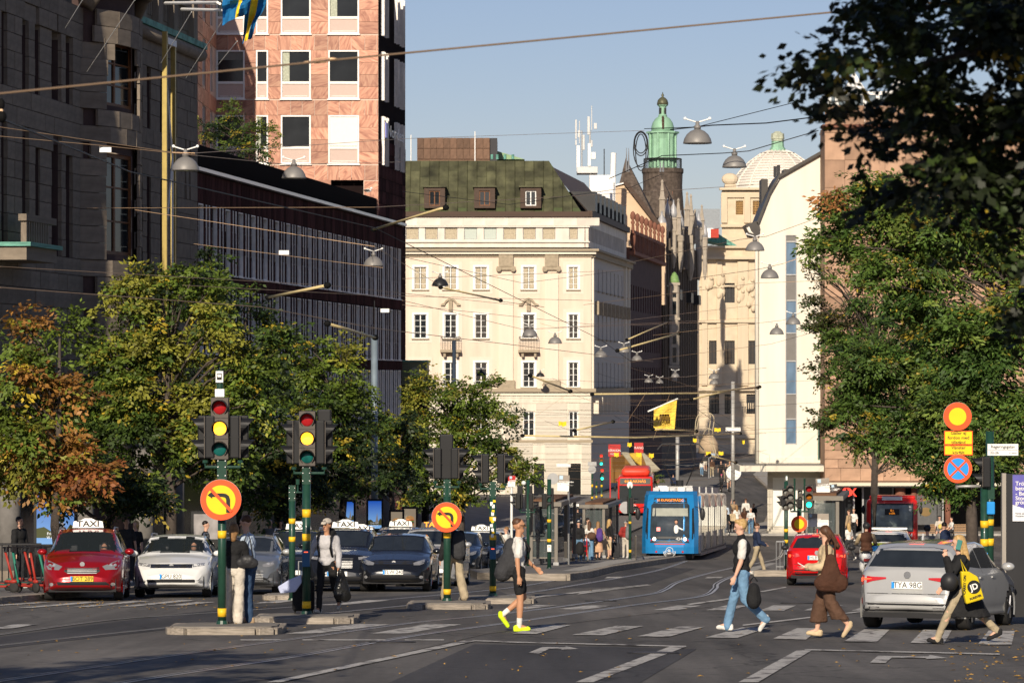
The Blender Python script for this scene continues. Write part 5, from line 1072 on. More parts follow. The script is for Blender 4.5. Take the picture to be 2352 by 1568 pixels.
def inpoly(p,poly):
 c = False; j = len(poly)-1
 for i in range(len(poly)):
  if (poly[i][1] > p[1]) != (poly[j][1] > p[1]) and p[0] < (poly[j][0]-poly[i][0])*(p[1]-poly[i][1])/(poly[j][1]-poly[i][1]+1e-12)+poly[i][0]: c = not c
  j = i
 return c
def decal(bvh,poly,axis,off,m,name,parent,label=None,cut=.09,thick=0.):
 """poly in (a,b): axis '+x'/'-x' -> (y,z); '+y'/'-y' -> (x,z). pressed onto the body from outside"""
 bm = bmesh.new(); bm.faces.new([bm.verts.new((a,b,0)) for a,b in poly]); xs = [p[0] for p in poly]; zs = [p[1] for p in poly]
 for k,(lo,hi) in enumerate(((min(xs),max(xs)),(min(zs),max(zs)))):
  v = lo+cut
  while v < hi:
   co = (v,0,0) if k == 0 else (0,v,0); no = (1,0,0) if k == 0 else (0,1,0)
   bmesh.ops.bisect_plane(bm,geom=bm.verts[:]+bm.edges[:]+bm.faces[:],plane_co=co,plane_no=no); v += cut
 s = 1 if axis[0] == '+' else -1; lastt = None
 for v in bm.verts:
  a,b = v.co.x,v.co.y
  o = Vector((s*5,a,b)) if axis[1] == 'x' else Vector((a,s*5,b)); dr = Vector((-s,0,0)) if axis[1] == 'x' else Vector((0,-s,0))
  h = bvh.ray_cast(o,dr)
  if h[0] is None: q = bvh.find_nearest(Vector((s*1.5,a,b)) if axis[1] == 'x' else Vector((a,s*.8,b))); p = q[0]
  else: p = h[0]
  v.co = p-dr*off
 bm.normal_update(); bmesh.ops.recalc_face_normals(bm,faces=bm.faces); me = bpy.data.meshes.new(name)
 if bm.faces:
  nn = sum((f.normal for f in bm.faces),Vector());
  if nn.dot(Vector((s,0,0)) if axis[1] == 'x' else Vector((0,s,0))) < 0: bmesh.ops.reverse_faces(bm,faces=bm.faces)
 bm.to_mesh(me); bm.free(); me.materials.append(m); me.shade_smooth(); return obj(name,me,parent,label=label)
def mir(p): return [(-a,b) for a,b in p][::-1]
def carpaint(n,c,met=.5,r=.3): return mat('car_paint_'+n,c,r,met,var=.03,coat=1.0)
RIM = mat('alloy_rim',(.35,.35,.36),.3,.9); HLG = mat('headlight_glass',(.55,.55,.56),.12,.6,var=.5,scale=14); SKIN = mat('skin',(.50,.27,.18),.6,var=.06)
PLW = mat('plate_white',(.75,.75,.72),.5); PLY = mat('plate_yellow',(.75,.50,.04),.5); INT = mat('car_interior',(.02,.02,.022),.8)
wt = MB(); wt.lathe([(.20,-.10),(.31,-.105),(.325,-.07),(.325,.07),(.31,.105),(.20,.10)],n=24,axis='y'); tyre_me = wt.mesh('tyre',RUBBER,True)
wr = MB(); wr.lathe([(.02,-.085),(.19,-.07),(.215,-.095),(.215,.095),(.19,.07),(.02,.085)],n=24,axis='y')
for i in range(5): a = 2*math.pi*i/5;
rim_me = wr.mesh('rim',BLACKM,True); sp_ = MB()
for i in range(5):
 a = 2*math.pi*i/5
 for y in (-.1,.1): sp_.cyl((0,y,0),(.2*math.cos(a),y,.2*math.sin(a)),.026,.02,5)
sp_.lathe([(.195,-.1),(.215,-.1),(.215,.1),(.195,.1)],n=24,axis='y'); spoke_me = sp_.mesh('spokes',RIM)
PROF = {
'wagon': [(-2.28,.62),(-2.24,.98),(-2.05,1.12),(-1.88,1.34),(-1.62,1.43),(-1.0,1.47),(-.2,1.49),(.35,1.44),(1.12,1.02),(1.5,.95),(2.0,.82),(2.2,.70),(2.28,.58)],
'hatch': [(-2.1,.62),(-2.08,.98),(-1.95,1.08),(-1.72,1.36),(-1.5,1.43),(-.9,1.47),(-.2,1.48),(.3,1.43),(1.02,1.02),(1.4,.96),(1.85,.84),(2.05,.70),(2.1,.58)],
'suv': [(-2.3,.70),(-2.28,1.05),(-2.12,1.2),(-1.9,1.5),(-1.6,1.62),(-1.0,1.66),(-.2,1.67),(.35,1.62),(1.1,1.18),(1.5,1.12),(2.05,1.0),(2.24,.85),(2.3,.6)],
'sedan': [(-2.4,.62),(-2.38,.95),(-2.3,1.06),(-1.85,1.10),(-1.2,1.38),(-.7,1.45),(-.1,1.46),(.4,1.41),(1.15,1.01),(1.55,.94),(2.1,.80),(2.32,.68),(2.4,.56)],
'mpv': [(-2.25,.66),(-2.2,1.05),(-2.08,1.2),(-1.9,1.48),(-1.5,1.6),(-.8,1.64),(-.1,1.64),(.5,1.56),(1.3,1.08),(1.6,1.02),(2.0,.88),(2.2,.74),(2.25,.6)]}
def car(label,kind,paint,px,d,head,W=1.8,front=True,plate=None,platem=None,lights='wide',taxi=False,driver=False,grille='wide',sill=False,group=None,name='car',ref='front',zoff=0.,mirrors=None,scale=1.,rails=False,**kw):
 """head: compass degrees of travel, 0 = away (+Y), 90 = to the right. px,d: picture column and distance of the end nearest the camera"""
 prof = PROF[kind]; L = prof[-1][0]*2; hb = {'wagon': .98,'hatch': .99,'suv': 1.16,'sedan': .97,'mpv': 1.05}[kind]; rz = R(90-head)
 dirv = Vector((math.cos(rz),math.sin(rz),0)); nearend = Vector((PX(px,d),d,0)); ctr = nearend+dirv*(L/2)*(-1 if ref == 'front' else 1)
 t = thing(name,label,'car',(ctr.x,ctr.y,g(ctr.y)+zoff+.012),rz,group)
 pitch = math.atan((g(ctr.y+1)-g(ctr.y-1))/2)*math.sin(rz); t.rotation_euler = (0,-pitch,rz)
 V,Fc = shell(prof,L,W,.20,hb); bvh = BVHTree.FromPolygons([Vector(v) for v in V],Fc)
 wx = (L/2-.88,-L/2+.82); wr_ = .325*(1.08 if kind == 'suv' else 1.)
 rt = max(p[1] for p in prof); rw = W/2*.74
 wsx0 = [p[0] for p in prof if p[0] > .9][0]; wz0 = float(np.interp(wsx0,[p[0] for p in prof],[p[1] for p in prof]))
 ws = [(-W*.435,wz0+.035),(W*.435,wz0+.035),(rw*.93,rt-.13),(rw*.6,rt-.085),(-rw*.6,rt-.085),(-rw*.93,rt-.13)]
 rzb = hb+.06
 rw_ = [(-W*.40,rzb),(W*.40,rzb),(rw*.86,rt-.16),(rw*.5,rt-.12),(-rw*.5,rt-.12),(-rw*.86,rt-.16)]
 keep = []
 for f in Fc:
  c = sum((Vector(V[i]) for i in f),Vector())/len(f)
  if abs(c.y) > W*.36 and any((c.x-x)**2+(c.z-wr_)**2 < (wr_+.055)**2 for x in wx): continue
  if driver and c.x > .35 and c.z > wz0+.05 and inpoly((c.y*1.0,c.z),[(a*.96,b) for a,b in ws]) and c.x < wsx0: continue
  keep.append(f)
 me = bpy.data.meshes.new('body'); me.from_pydata(V,[],keep); me.materials.append(paint); me.shade_smooth(); obj('body',me,t)
 for x in wx:                                    # wheels, arch rings, liners
  for y in (-1,1):
   wh = obj('wheel',tyre_me,t,(x,y*(W/2-.115),wr_)); k = wr_/.325; wh.scale = (k,1,k); obj('rim',rim_me,wh); obj('spokes',spoke_me,wh)
   a = MB(); ri,ro = wr_+.03,wr_+.09; N = 14; pts = [math.pi*(-.12+1.24*i/N) for i in range(N+1)]
   yy = y*(W/2-.004); y2 = y*(W/2-.03)
   for i in range(N):
    c0,s0,c1,s1 = math.cos(pts[i]),math.sin(pts[i]),math.cos(pts[i+1]),math.sin(pts[i+1]); q = [(x+ri*c0,y2,wr_+ri*s0),(x+ri*c1,y2,wr_+ri*s1),(x+ro*c1,yy,wr_+ro*s1),(x+ro*c0,yy,wr_+ro*s0)]
    a.quad(*q); a.quad((x+ri*c0,y2,wr_+ri*s0),(x+ri*c1,y2,wr_+ri*s1),(x+ri*c1,y*(W/2-.3),wr_+ri*s1),(x+ri*c0,y*(W/2-.3),wr_+ri*s0))
   a.build('wheel_arch',BLACKP if kind in ('suv',) else paint,t)
 piece(t,'underbody',INT,-L/2+.1,L/2-.15,-W/2+.14,W/2-.14,.2,.5)
 if driver:
  GW = _m.get('car_windscreen')
  if not GW: GW = mat('car_windscreen',(.04,.05,.05),.04,0,var=.02,alpha=.35,spec=.8)
  decal(bvh,ws,'+x',.006,GW,'windscreen',t)
  piece(t,'dashboard',INT,.55,1.05,-W/2+.2,W/2-.2,.7,wz0-.03)
  for y in (-.38,.38): s_ = MB(); s_.box(-.35,-.15,y-.24,y+.24,.4,1.08).box(-.33,-.2,y-.13,y+.13,1.1,1.28); s_.build('seat',mat('seat_grey',(.06,.06,.065),.8),t,bevel=.04)
  piece(t,'cabin_rear',INT,-1.2,-1.15,-W/2+.25,W/2-.25,.4,rt-.12)
  dm = thing('driver','%s at the wheel of the %s' % (driver,label.split(' ')[0]+' '+label.split(' ')[1]),'person',(0,0,0)); dm.matrix_world = t.matrix_basis@Matrix.Translation((-.05,.38,.62))
  b = MB(); b.cap((0,0,0),(0,0,.36),.17,.15).cap((0,-.17,.33),(.3,-.2,.18),.05,.045).cap((0,.17,.33),(.3,.15,.2),.05,.045).cap((.3,-.2,.18),(.5,-.1,.3),.04,.03).cap((.3,.15,.2),(.5,.1,.3),.04,.03); b.build('jacket',mat('dark_cloth',(.03,.03,.035),.9),dm,smooth=True)
  b = MB(); b.ell((0.02,0,.56),(.095,.075,.115)).cap((0,0,.38),(0,0,.5),.05,.05).ell((.5,-.1,.3),(.05,.04,.04)).ell((.5,.1,.3),(.05,.04,.04)); b.build('body',SKIN,dm,smooth=True)
  b = MB(); b.ell((-.015,0,.60),(.10,.085,.10)); b.build('hair',BLACKP,dm,smooth=True); b = MB(); b.box(.09,.115,-.065,.065,.56,.595); b.build('sunglasses',BLK,dm)
  b = MB(); b.lathe([(.15,0),(.17,.01),(.15,.02)],n=20); b.build('steering_wheel',BLACKP,t,(.5,.38,.95),(0,R(-65),0))
 else: decal(bvh,ws,'+x',.006,GLASSD,'windscreen',t)
 decal(bvh,rw_,'-x',.006,GLASSD,'rear_window',t)
 # side glass: three panes each side
 x1 = .95 if kind != 'mpv' else 1.1; xr = {'wagon': -1.86,'hatch': -1.62,'suv': -1.8,'sedan': -1.3,'mpv': -1.8}[kind]
 top = rt-.13; bot = hb+.04
 panes = [[(x1,bot+.01),(.32,bot),(.32,top),(.38,top),(.62,top-.12)],[(.26,bot),(-.60,bot),(-.60,top),(.26,top)],[(-.66,bot),(xr,bot+.05),(xr+.18,top-.08),(-.66,top)]]
 for ax in ('+y','-y'):
  for p in panes: decal(bvh,p,ax,.006,GLASSD,'side_window',t,cut=.14)
  for x in (.1,-.8): y = (W/2)*(1 if ax == '+y' else -1); piece(t,'door_handle',paint,x-.1,x+.1,y-.012 if y > 0 else y-.012,y+.012,hb-.13,hb-.10)
  for x in (.29,-.63): decal(bvh,[(x-.006,.34),(x+.006,.34),(x+.006,bot),(x-.006,bot)],ax,.003,BLK,'door_gap',t,cut=.3)
 mm = mirrors or paint
 for y in (-1,1): b = MB(); b.ell((.78,y*(W/2+.10),hb+.05),(.09,.115,.075)); b.build('mirror',mm,t,smooth=True); MB().cyl((.78,y*(W/2-.05),hb),(.78,y*(W/2+.06),hb+.02),.025,n=6).build('mirror_arm',BLACKP,t)
 if rails:
  for y in (-1,1): MB().tube([(-1.5,y*rw*.92,rt-.07),(-1.35,y*rw*.93,rt+.005),(.1,y*rw*.93,rt+.02),(.3,y*rw*.93,rt-.05)],.018,6).build('roof_rail',RIM,t)
 hz = {'wagon': .72,'hatch': .72,'suv': .86,'sedan': .70,'mpv': .76}[kind]; w2 = W/2
 # front end
 hl = {'wide': [(.36*W,hz-.04),(.47*W,hz+.04),(.485*W,hz+.13),(.40*W,hz+.10),(.27*W,hz+.02),(.28*W,hz-.04)],'slim': [(.28*W,hz),(.47*W,hz+.05),(.48*W,hz+.11),(.27*W,hz+.07)],'swept': [(.29*W,hz-.06),(.43*W,hz-.05),(.488*W,hz+.12),(.46*W,hz+.17),(.25*W,hz+.02)]}[lights]
 for p in (hl,mir(hl)):
  o = decal(bvh,p,'+x',.008,mat('headlight_clear',(.30,.30,.31),.12,.4,spec=.8),'headlight',t)
  cx,cz = sum(a for a,b in p)/len(p),sum(b for a,b in p)/len(p)
  for k,e in ((.35,-.05),(.0,.045)):
   q = [(cx+e*(1 if cx > 0 else -1)+.038*math.cos(a),cz+.005+.032*math.sin(a)) for a in [i*math.pi/5 for i in range(10)]]; decal(bvh,q,'+x',.014,HLG,'reflector',o,cut=.2)
 gr = {'wide': [(-.27*W,hz-.02),(.27*W,hz-.02),(.27*W,hz+.07),(-.27*W,hz+.07)],'tiger': [(-.17*W,hz-.15),(.17*W,hz-.15),(.225*W,hz-.09),(.21*W,hz),(.05*W,hz-.03),(-.05*W,hz-.03),(-.21*W,hz),(-.225*W,hz-.09)],'tall': [(-.18*W,hz-.22),(.18*W,hz-.22),(.21*W,hz+.05),(-.21*W,hz+.05)],'low': [(-.3*W,.32),(.3*W,.32),(.24*W,.6),(-.24*W,.6)]}[grille]
 o = decal(bvh,gr,'+x',.008,BLACKP,'grille',t)
 gx0,gx1,gz0,gz1 = min(a for a,b in gr)+.02,max(a for a,b in gr)-.02,min(b for a,b in gr),max(b for a,b in gr); n_ = max(2,int((gz1-gz0)/.035))
 for i in range(n_): zq = gz0+(i+.5)*(gz1-gz0)/n_; sh = .86 if grille == 'tiger' else 1; decal(bvh,[(gx0*sh,zq-.005),(gx1*sh,zq-.005),(gx1*sh,zq+.005),(gx0*sh,zq+.005)],'+x',.013,CHROME if grille == 'wide' else GREYM,'slat',o,cut=.3)
 lo = [(-.36*W,.27),(.36*W,.27),(.38*W,.34),(.30*W,.43),(-.30*W,.43),(-.38*W,.34)]; decal(bvh,lo,'+x',.006,BLACKP,'lower_intake',t)
 for s_ in (-1,1): q = [(s_*.385*W+.05*math.cos(a),.375+.038*math.sin(a)) for a in [i*math.pi/5 for i in range(10)]]; decal(bvh,q,'+x',.012,HLG,'fog_light',t,cut=.2)
 h = bvh.ray_cast(Vector((5,0,.52)),Vector((-1,0,0))); xf = h[0].x if h[0] else L/2; h = bvh.ray_cast(Vector((-5,0,.8)),Vector((1,0,0))); xb = h[0].x if h[0] else -L/2
 h = bvh.ray_cast(Vector((5,0,hz+.04)),Vector((-1,0,0))); xe = h[0].x if h[0] else L/2
 for s,x,z in ((1,xf+.012,.50),(-1,xb-.012,.78 if kind != 'wagon' else .74)):
  if (s == 1) != (ref == 'front'): continue
  pl = MB(); pl.box(0,.02,-.26,.26,-.06,.06); po_ = pl.build('number_plate',platem or PLW,t,(x if s == 1 else x-.02,0,z)); MB().box(.02 if s == 1 else -.003,.023 if s == 1 else 0,-.26*s,-.21*s,-.055,.055).build('plate_band',BLU,po_)
  if plate: text(plate,'plate_number',BLK,po_,(.024 if s == 1 else -.004,.015*s,0),.135,(R(90),0,R(90) if s == 1 else R(-90)),ext=.001,sx=.93)
 MB().cyl((0,0,0),(.02,0,0),.055,n=16).build('emblem',CHROME,t,(xe,0,hz+.02 if grille != 'tiger' else hz+.07))
 # rear end
 if ref == 'rear':
  tl_ = kw.get('tail',[(.28*W,hz+.10),(.475*W,hz+.0),(.485*W,hz+.22),(.30*W,hz+.17)])
  for p in (tl_,mir(tl_)): o = decal(bvh,p,'-x',.010,REDL,'tail_light',t,cut=.08); q = [((a-.39*W*(1 if a > 0 else -1))*.45+.42*W*(1 if a > 0 else -1),(b-hz-.11)*.4+hz+.11) for a,b in p]; decal(bvh,q,'-x',.016,mat('lit_tail_lamp',(.9,.05,.02),.3,emit=(1,.12,.04),es=1.6),'lamp',o,cut=.1)
  dif = [(-.40*W,.24),(.40*W,.24),(.44*W,.36),(.36*W,.44),(-.36*W,.44),(-.44*W,.36)]; decal(bvh,dif,'-x',.008,BLACKP,'diffuser',t)
  for s_ in (-1,1): decal(bvh,[(s_*.30*W-.10,.33),(s_*.30*W+.10,.33),(s_*.30*W+.09,.38),(s_*.30*W-.09,.38)],'-x',.014,CHROME,'exhaust_trim',t); decal(bvh,[(s_*.445*W-.015,.42),(s_*.445*W+.015,.42),(s_*.445*W+.015,.52),(s_*.445*W-.015,.52)],'-x',.012,REDL,'reflector',t)
  for zz0 in (.60,): decal(bvh,[(-.42*W,zz0-.005),(.42*W,zz0-.005),(.42*W,zz0+.005),(-.42*W,zz0+.005)],'-x',.004,BLK,'boot_gap',t)
  for s_ in (-1,1): decal(bvh,[(s_*.42*W-.004,.6),(s_*.42*W+.004,.6),(s_*.42*W+.004,hb),(s_*.42*W-.004,hb)],'-x',.004,BLK,'boot_gap',t)
  decal(bvh,[(-.13,rt-.075),(.13,rt-.075),(.13,rt-.055),(-.13,rt-.055)],'-x',.012,mat('lit_tail_lamp',(0,0,0)),'brake_light',t)
  MB().cyl((0,0,0),(-.02,0,0),.06,n=16).build('emblem',CHROME,t,(bvh.ray_cast(Vector((-5,0,hb-.07)),Vector((1,0,0)))[0].x,0,hb-.07))
  b = MB(); b.prism([(-.06,0),(.06,0),(-.02,.11)],1,-.015,.015); b.build('aerial_fin',paint,t,(-1.2,0,rt-.01))
 else:
  hbk = [(-.40*W,hz+.10),(.40*W,hz+.10)]
 if taxi:
  tm = TAXIW if taxi is True else mat('dark_taxi_sign',(.04,.04,.04),.4)
  b = MB(); b.prism([(-.36,0),(.36,0),(.33,.15),(.18,.17),(.08,.22),(-.08,.22),(-.18,.17),(-.33,.15)],0,-.07,.07); s_ = b.build('taxi_sign',tm,t,(-.1,0,rt+.01)); text('TAXI','lettering',BLK if taxi is True else mat('amber_letters',(.8,.25,.02),.4,emit=(1,.3,.02),es=1),s_,(.072,0,.085),.19,(R(90),0,R(90)),ext=.002,sx=1.25,bold=.004)
 return t
RED = carpaint('red',(.30,.004,.006),.35,.28); WHT = carpaint('white',(.68,.68,.66),0,.3); SIL = carpaint('silver',(.44,.44,.43),.25,.33); GRY = carpaint('grey',(.17,.18,.19),.4,.3)
BLKc = carpaint('black',(.010,.011,.014),.2,.25); NVY = carpaint('navy',(.012,.020,.035),.5,.25); RE2 = carpaint('bright_red',(.55,.008,.008),.05,.25)
hz_ = lambda px,k=4.5: 180+math.degrees(math.atan((px-1176)/F))+k
CT = 'cars queuing in the left-hand lanes'
car('bright red taxi estate with a yellow number plate leading the left queue','mpv',RED,188,77.2,hz_(188,3.5),1.80,plate='BOT 289',platem=PLY,lights='swept',grille='tiger',taxi=True,driver='man in sunglasses',rails=True,group=CT)
car('white estate car beside the red taxi','wagon',WHT,392,80.6,hz_(396,4.5),1.83,plate='GPU 820',lights='slim',grille='wide',driver='bearded man',rails=True,group=CT)
car('silver grey estate with a wide dark mesh grille behind the embracing couple','hatch',GRY,556,84,hz_(556,5),1.80,lights='wide',grille='low',rails=True,group=CT,mirrors=SIL)
car('dark blue taxi partly hidden by the second signal pole','suv',NVY,668,93.5,hz_(668,5),1.84,taxi=True,group=CT,rails=True,zoff=-.1)
car('black off-road car right behind the man in the white cap','suv',BLKc,775,88,hz_(775,5),1.92,lights='slim',grille='tall',rails=True,group=CT,taxi=True,zoff=-.05)
car('dark grey estate with a yellow disc on its taxi sign','wagon',GRY,815,97,hz_(815,4.5),1.82,taxi=True,rails=True,group=CT)
car('black estate with a slatted chrome grille and plate ending 240','wagon',BLKc,903,87.5,hz_(903,4.5),1.85,plate='TLW 240',lights='wide',grille='wide',group=CT)
car('dark taxi seen as a roof behind the black estate','mpv',NVY,905,103,hz_(905,5),1.8,taxi=True,group=CT)
car('silver off-road car with an amber lettered dark taxi sign','suv',SIL,980,95,hz_(980,4.5),1.88,lights='slim',grille='tall',taxi='dark',rails=True,group=CT,zoff=-.06)
car('black saloon with white taxi sign nearest the stone island','sedan',BLKc,1094,120,hz_(1094,4),1.84,lights='wide',grille='low',taxi=True,group=CT)
car('dark blue saloon behind the man at the third signal pole','sedan',NVY,1040,116,hz_(1040,5),1.82,group=CT)
car('white saloon farther back in the left queue','sedan',WHT,1118,139,hz_(1118,4.5),1.82,group=CT)
car('last white car of the queue beside the tram stop','wagon',WHT,1150,156,hz_(1150,4.5),1.8,group=CT)
car('blue taxi waiting beyond the tram stop shelter','sedan',NVY,1310,222,186,1.82,taxi=True,group='cars beyond the tram stop')
car('dark car coming down behind the shelter','sedan',BLKc,1262,205,186,1.82,group='cars beyond the tram stop')
tlc = [(.20*1.8,.84),(.33*1.8,.80),(.475*1.8,.71),(.487*1.8,.86),(.45*1.8,.90),(.34*1.8,.875),(.20*1.8,.868)]
car('silver estate car turning across the near crossing at the right','wagon',SIL,2082,56.4,21,1.81,front=False,plate='TYA 98G',ref='rear',name='car',tail=tlc,rails=False,driver=False)
car('red hatchback waiting behind the woman in brown','hatch',RE2,1876,96,6,1.72,front=False,plate='HLB 418',ref='rear',mirrors=BLACKP)
pc = car('white emergency estate with yellow and blue markings and roof bars','wagon',WHT,2040,128,8,1.85,front=False,ref='rear')
EY = mat('fluorescent_yellow',(.65,.75,.05),.5); piece(pc,'yellow_band',EY,-2.36,-2.34,-.75,.75,.90,1.0); piece(pc,'blue_band',BLU,-2.36,-2.34,-.8,.8,.70,.88);
for x in (-1.2,.1): piece(pc,'roof_bar',WHITE,x,x+.25,-.65,.65,1.50,1.57)
tree('street tree just outside the left edge of the view, nearer than the crossing',-900,27,.14,[(-900,-100,520,1),(-1300,100,450,1),(-500,150,420,6),(-900,-500,420,1)],9000,.13,PALB,61,'trees along the left pavement')
# ================================================ TRAM, BUSES
def rbox(x0,x1,y0,y1,z0,z1,name,m,par,bev=.12,label=None):
 o = MB().box(x0,x1,y0,y1,z0,z1).build(name,m,par,label=label); b = o.modifiers.new('bevel','BEVEL'); b.width = bev; b.segments = 3; o.data.shade_smooth(); return o
BLUET = mat('tram_blue',(.015,.19,.46),.28,.1,var=.04,coat=.8); TWH = mat('tram_white',(.50,.47,.42),.3,.0,var=.15,coat=.5); BUSR = mat('bus_red',(.58,.018,.012),.3,0,var=.05,coat=.6)
td = 160.; tX = PX(1538,td); ta = -math.atan(.112)
tr = thing('tram','blue and white articulated tram 434 coming towards the camera','tram',(tX,td,g(td)+.02),ta); tr.rotation_euler = (-.034,0,ta)
# local: x across, y away from the viewer, z up
prof = [(-.0,.30),(-.02,.60),(0,.95),(.12,1.25),(.28,1.9),(.55,2.75),(.75,3.05),(1.1,3.22)]
V = []; Fc = []; yy = [(p[0],p[1]) for p in prof]
def hw(z): return 1.325*(1 if z < 2.3 else 1-.10*(z-2.3))
m_ = MB()
N = len(prof); cols_ = [-1,-.86,-.5,0,.5,.86,1]
for i,(y,z) in enumerate(prof):
 for c in cols_: m_.v.append((c*hw(z),y-0.10*(1-abs(c)**2)+(.42 if abs(c) == 1 else .10 if abs(c) > .8 else 0),z))
for i in range(N-1):
 for j in range(6): a = i*7+j; m_.f.append((a,a+1,a+8,a+7))
cb_ = len(m_.v)   # side flanks to y=2.6 and roof
for z in [p[1] for p in prof]:
 for s in (-1,1): m_.v.append((s*hw(z),2.7,z))
for i in range(N-1): a = i*7; m_.f.append((a+7,cb_+2*(i+1),cb_+2*i,a)); b = i*7+6; m_.f.append((b,cb_+2*i+1,cb_+2*(i+1)+1,b+7))
m_.f.append(tuple((N-1)*7+j for j in range(7))+(cb_+2*(N-1)+1,cb_+2*(N-1)))
cabo = m_.build('cab',BLUET,tr,smooth=False); tb = BVHTree.FromPolygons([Vector(v) for v in m_.v],m_.f)
def fdec(poly,off,m,name,par=None,cut=.25):     # pressed on the cab front, polygon in (x,z)
 return decal(tb,poly,'-y',off,m,name,par or tr,cut=cut)
TG = mat('tram_screen_glass',(.03,.04,.045),.05,0,var=.3,spec=.9)
fdec([(-.93,1.05),(-.80,.92),(.80,.92),(.93,1.05),(.90,2.55),(.80,2.66),(-.80,2.66),(-.90,2.55)],.012,TG,'windscreen')
fdec([(-.84,2.05),(.84,2.05),(.82,2.42),(-.82,2.42)],.02,mat('sun_blind',(.30,.31,.27),.7),'sun_blind')
ds = fdec([(-.80,2.68),(.80,2.68),(.76,2.90),(-.76,2.90)],.016,BLACKP,'destination_display'); text('10 KUNGSTRÄDG','lettering',mat('amber_letters',(.8,.25,.02),.4,emit=(1,.3,.02),es=1),ds,(0,.28,2.79),.16)
fdec([(-.93,.80),(.93,.80),(.80,1.10),(-.80,1.10)],.014,BLACKP,'nose_band'); fdec([(-.72,.72),(.72,.72),(.72,.76),(-.72,.76)],.018,mat('tram_red_stripe',(.55,.05,.03),.4),'red_stripe')
for s in (-1,1):
 fdec([(s*.72+.085*math.cos(a),.98+.085*math.sin(a)) for a in [i*math.pi/6 for i in range(12)]],.03,mat('lit_headlight',(.9,.88,.8),.2,emit=(1,.93,.75),es=2.2),'headlight')
 fdec([(s*.62+.05*math.cos(a),.38+.05*math.sin(a)) for a in [i*math.pi/5 for i in range(10)]],.02,REDL,'marker_lamp'); fdec([(s*.86+.04*math.cos(a),.92+.04*math.sin(a)) for a in [i*math.pi/5 for i in range(10)]],.02,REDL,'marker_lamp')
 fdec([(s*1.04,.95),(s*1.17,1.05),(s*1.10,2.45),(s*1.02,2.4)][::s],.02,GLASSD,'corner_window')
 b = MB(); b.ell((s*1.52,.3,2.15),(.13,.08,.30)); b.build('mirror',BLACKP,tr,smooth=True); MB().tube([(s*1.15,.5,2.5),(s*1.5,.3,2.4)],.02).build('mirror_arm',BLACKP,tr)
text('434','fleet_number',WHITE,tr,(.45,-.12,.98),.20); lg = MB();
for r_ in (.16,.22,.28):
 a0,a1 = (0,2*math.pi) if r_ == .16 else (math.pi*1.02,math.pi*1.98); n_ = 24
 for i in range(n_):
  A,B = a0+(a1-a0)*i/n_,a0+(a1-a0)*(i+1)/n_; w_ = .018; lg.quad(*[(rr_*math.cos(t),0,rr_*math.sin(t)) for rr_,t in ((r_,A),(r_,B),(r_+w_,B),(r_+w_,A))])
lg.build('operator_emblem',WHITE,tr,(0,-.135,.42)); text('SL','lettering',WHITE,tr,(0,-.135,.42),.19,bold=.004)
fdec([(-.62,1.35),(-.45,1.35),(-.45,1.52),(-.62,1.52)],.03,RE2,'warning_sticker'); MB().tube([(-.75,.12,1.05),(-.1,.18,1.25),(-.7,.3,1.95)][:1]+[(-.35,.16,1.5),(-.72,.32,2.0)],.012).build('wiper',BLACKP,tr)
dv = thing('tram_driver','tram driver in white shirt and dark waistcoat behind the windscreen','person',(0,0,0)); dv.matrix_world = tr.matrix_basis@Matrix.Translation((.3,.13,1.3))
b = MB(); b.cap((0,0,0),(0,0,.22),.14,.12).cap((0,0,.25),(-.3,-.03,.05),.05,.045).cap((0,0,.25),(.28,-.03,.12),.05,.045); b.build('shirt',WHITE,dv,smooth=True)
b = MB(); b.ell((-.0,-.05,.47),(.075,.06,.10)); b.build('body',SKIN,dv,smooth=True); b = MB(); b.ell((0,-.02,.53),(.085,.075,.08)); b.build('hair',BLACKP,dv,smooth=True)
# saloon sections
secs = [(2.75,8.6),(8.75,14.6),(14.75,20.6),(20.75,27.5)]
yc = 0
for k,(a,b) in enumerate(secs):
 s_ = rbox(-1.32,1.32,a,b,.28,3.15,'car_section',TWH,tr,.18)
 for s in (-1,1):
  x = s*1.33
  for j in range(3): w0 = a+.35+j*(b-a-.7)/3; w1 = w0+(b-a-.7)/3-.12; q = MB(); q.box(x-.012,x+.012,w0,w1,1.25,2.45) if j != 1 else q.box(x-.014,x+.014,w0+.1,w1-.1,.45,2.5); q.build('side_window' if j != 1 else 'door',TG,s_)
 piece(s_,'skirt',GREYM,-1.30,1.30,a+.05,b-.05,.16,.30)
 piece(s_,'roof_unit',mat('roof_unit_grey',(.45,.44,.42),.6),-.9,.9,a+.5,b-.6,3.15,3.45)
for a,b in ((8.6,8.75),(14.6,14.75),(20.6,20.75)): piece(tr,'bellows',BLACKP,-1.2,1.2,a-.02,b+.02,.35,3.05)
piece(tr,'blue_band',BLUET,-1.335,1.335,2.3,2.75,.35,3.0)
piece(tr,'bogie',BLACKM,-1.0,1.0,.9,2.6,.05,.5); MB().cyl((-.05,-.25,.30),(-.05,.4,.30),.07,n=10).ell((0,-.3,.3),(.16,.1,.09)).build('coupler',GREYM,tr); MB().tube([(-.3,-.1,.25),(-.2,-.22,.12),(.2,-.22,.12),(.3,-.1,.25)],.02).build('coupler_hose',BLACKP,tr)
for i,(x,y,s) in enumerate([(-.9,1.6,.2),(-.5,1.5,.25),(-.1,1.6,.2),(.3,1.5,.22),(.7,1.7,.2),(-.7,2.3,.3),(.5,2.4,.3)]): piece(tr,'roof_fitting',WHITE if i % 2 else GREYM,x,x+s*1.4,y,y+.5,3.18,3.18+s)
MB().cyl((.25,3.5,3.3),(.25,3.5,3.75),.18,n=12).build('roof_cowl',BLACKM,tr)
pg = MB()
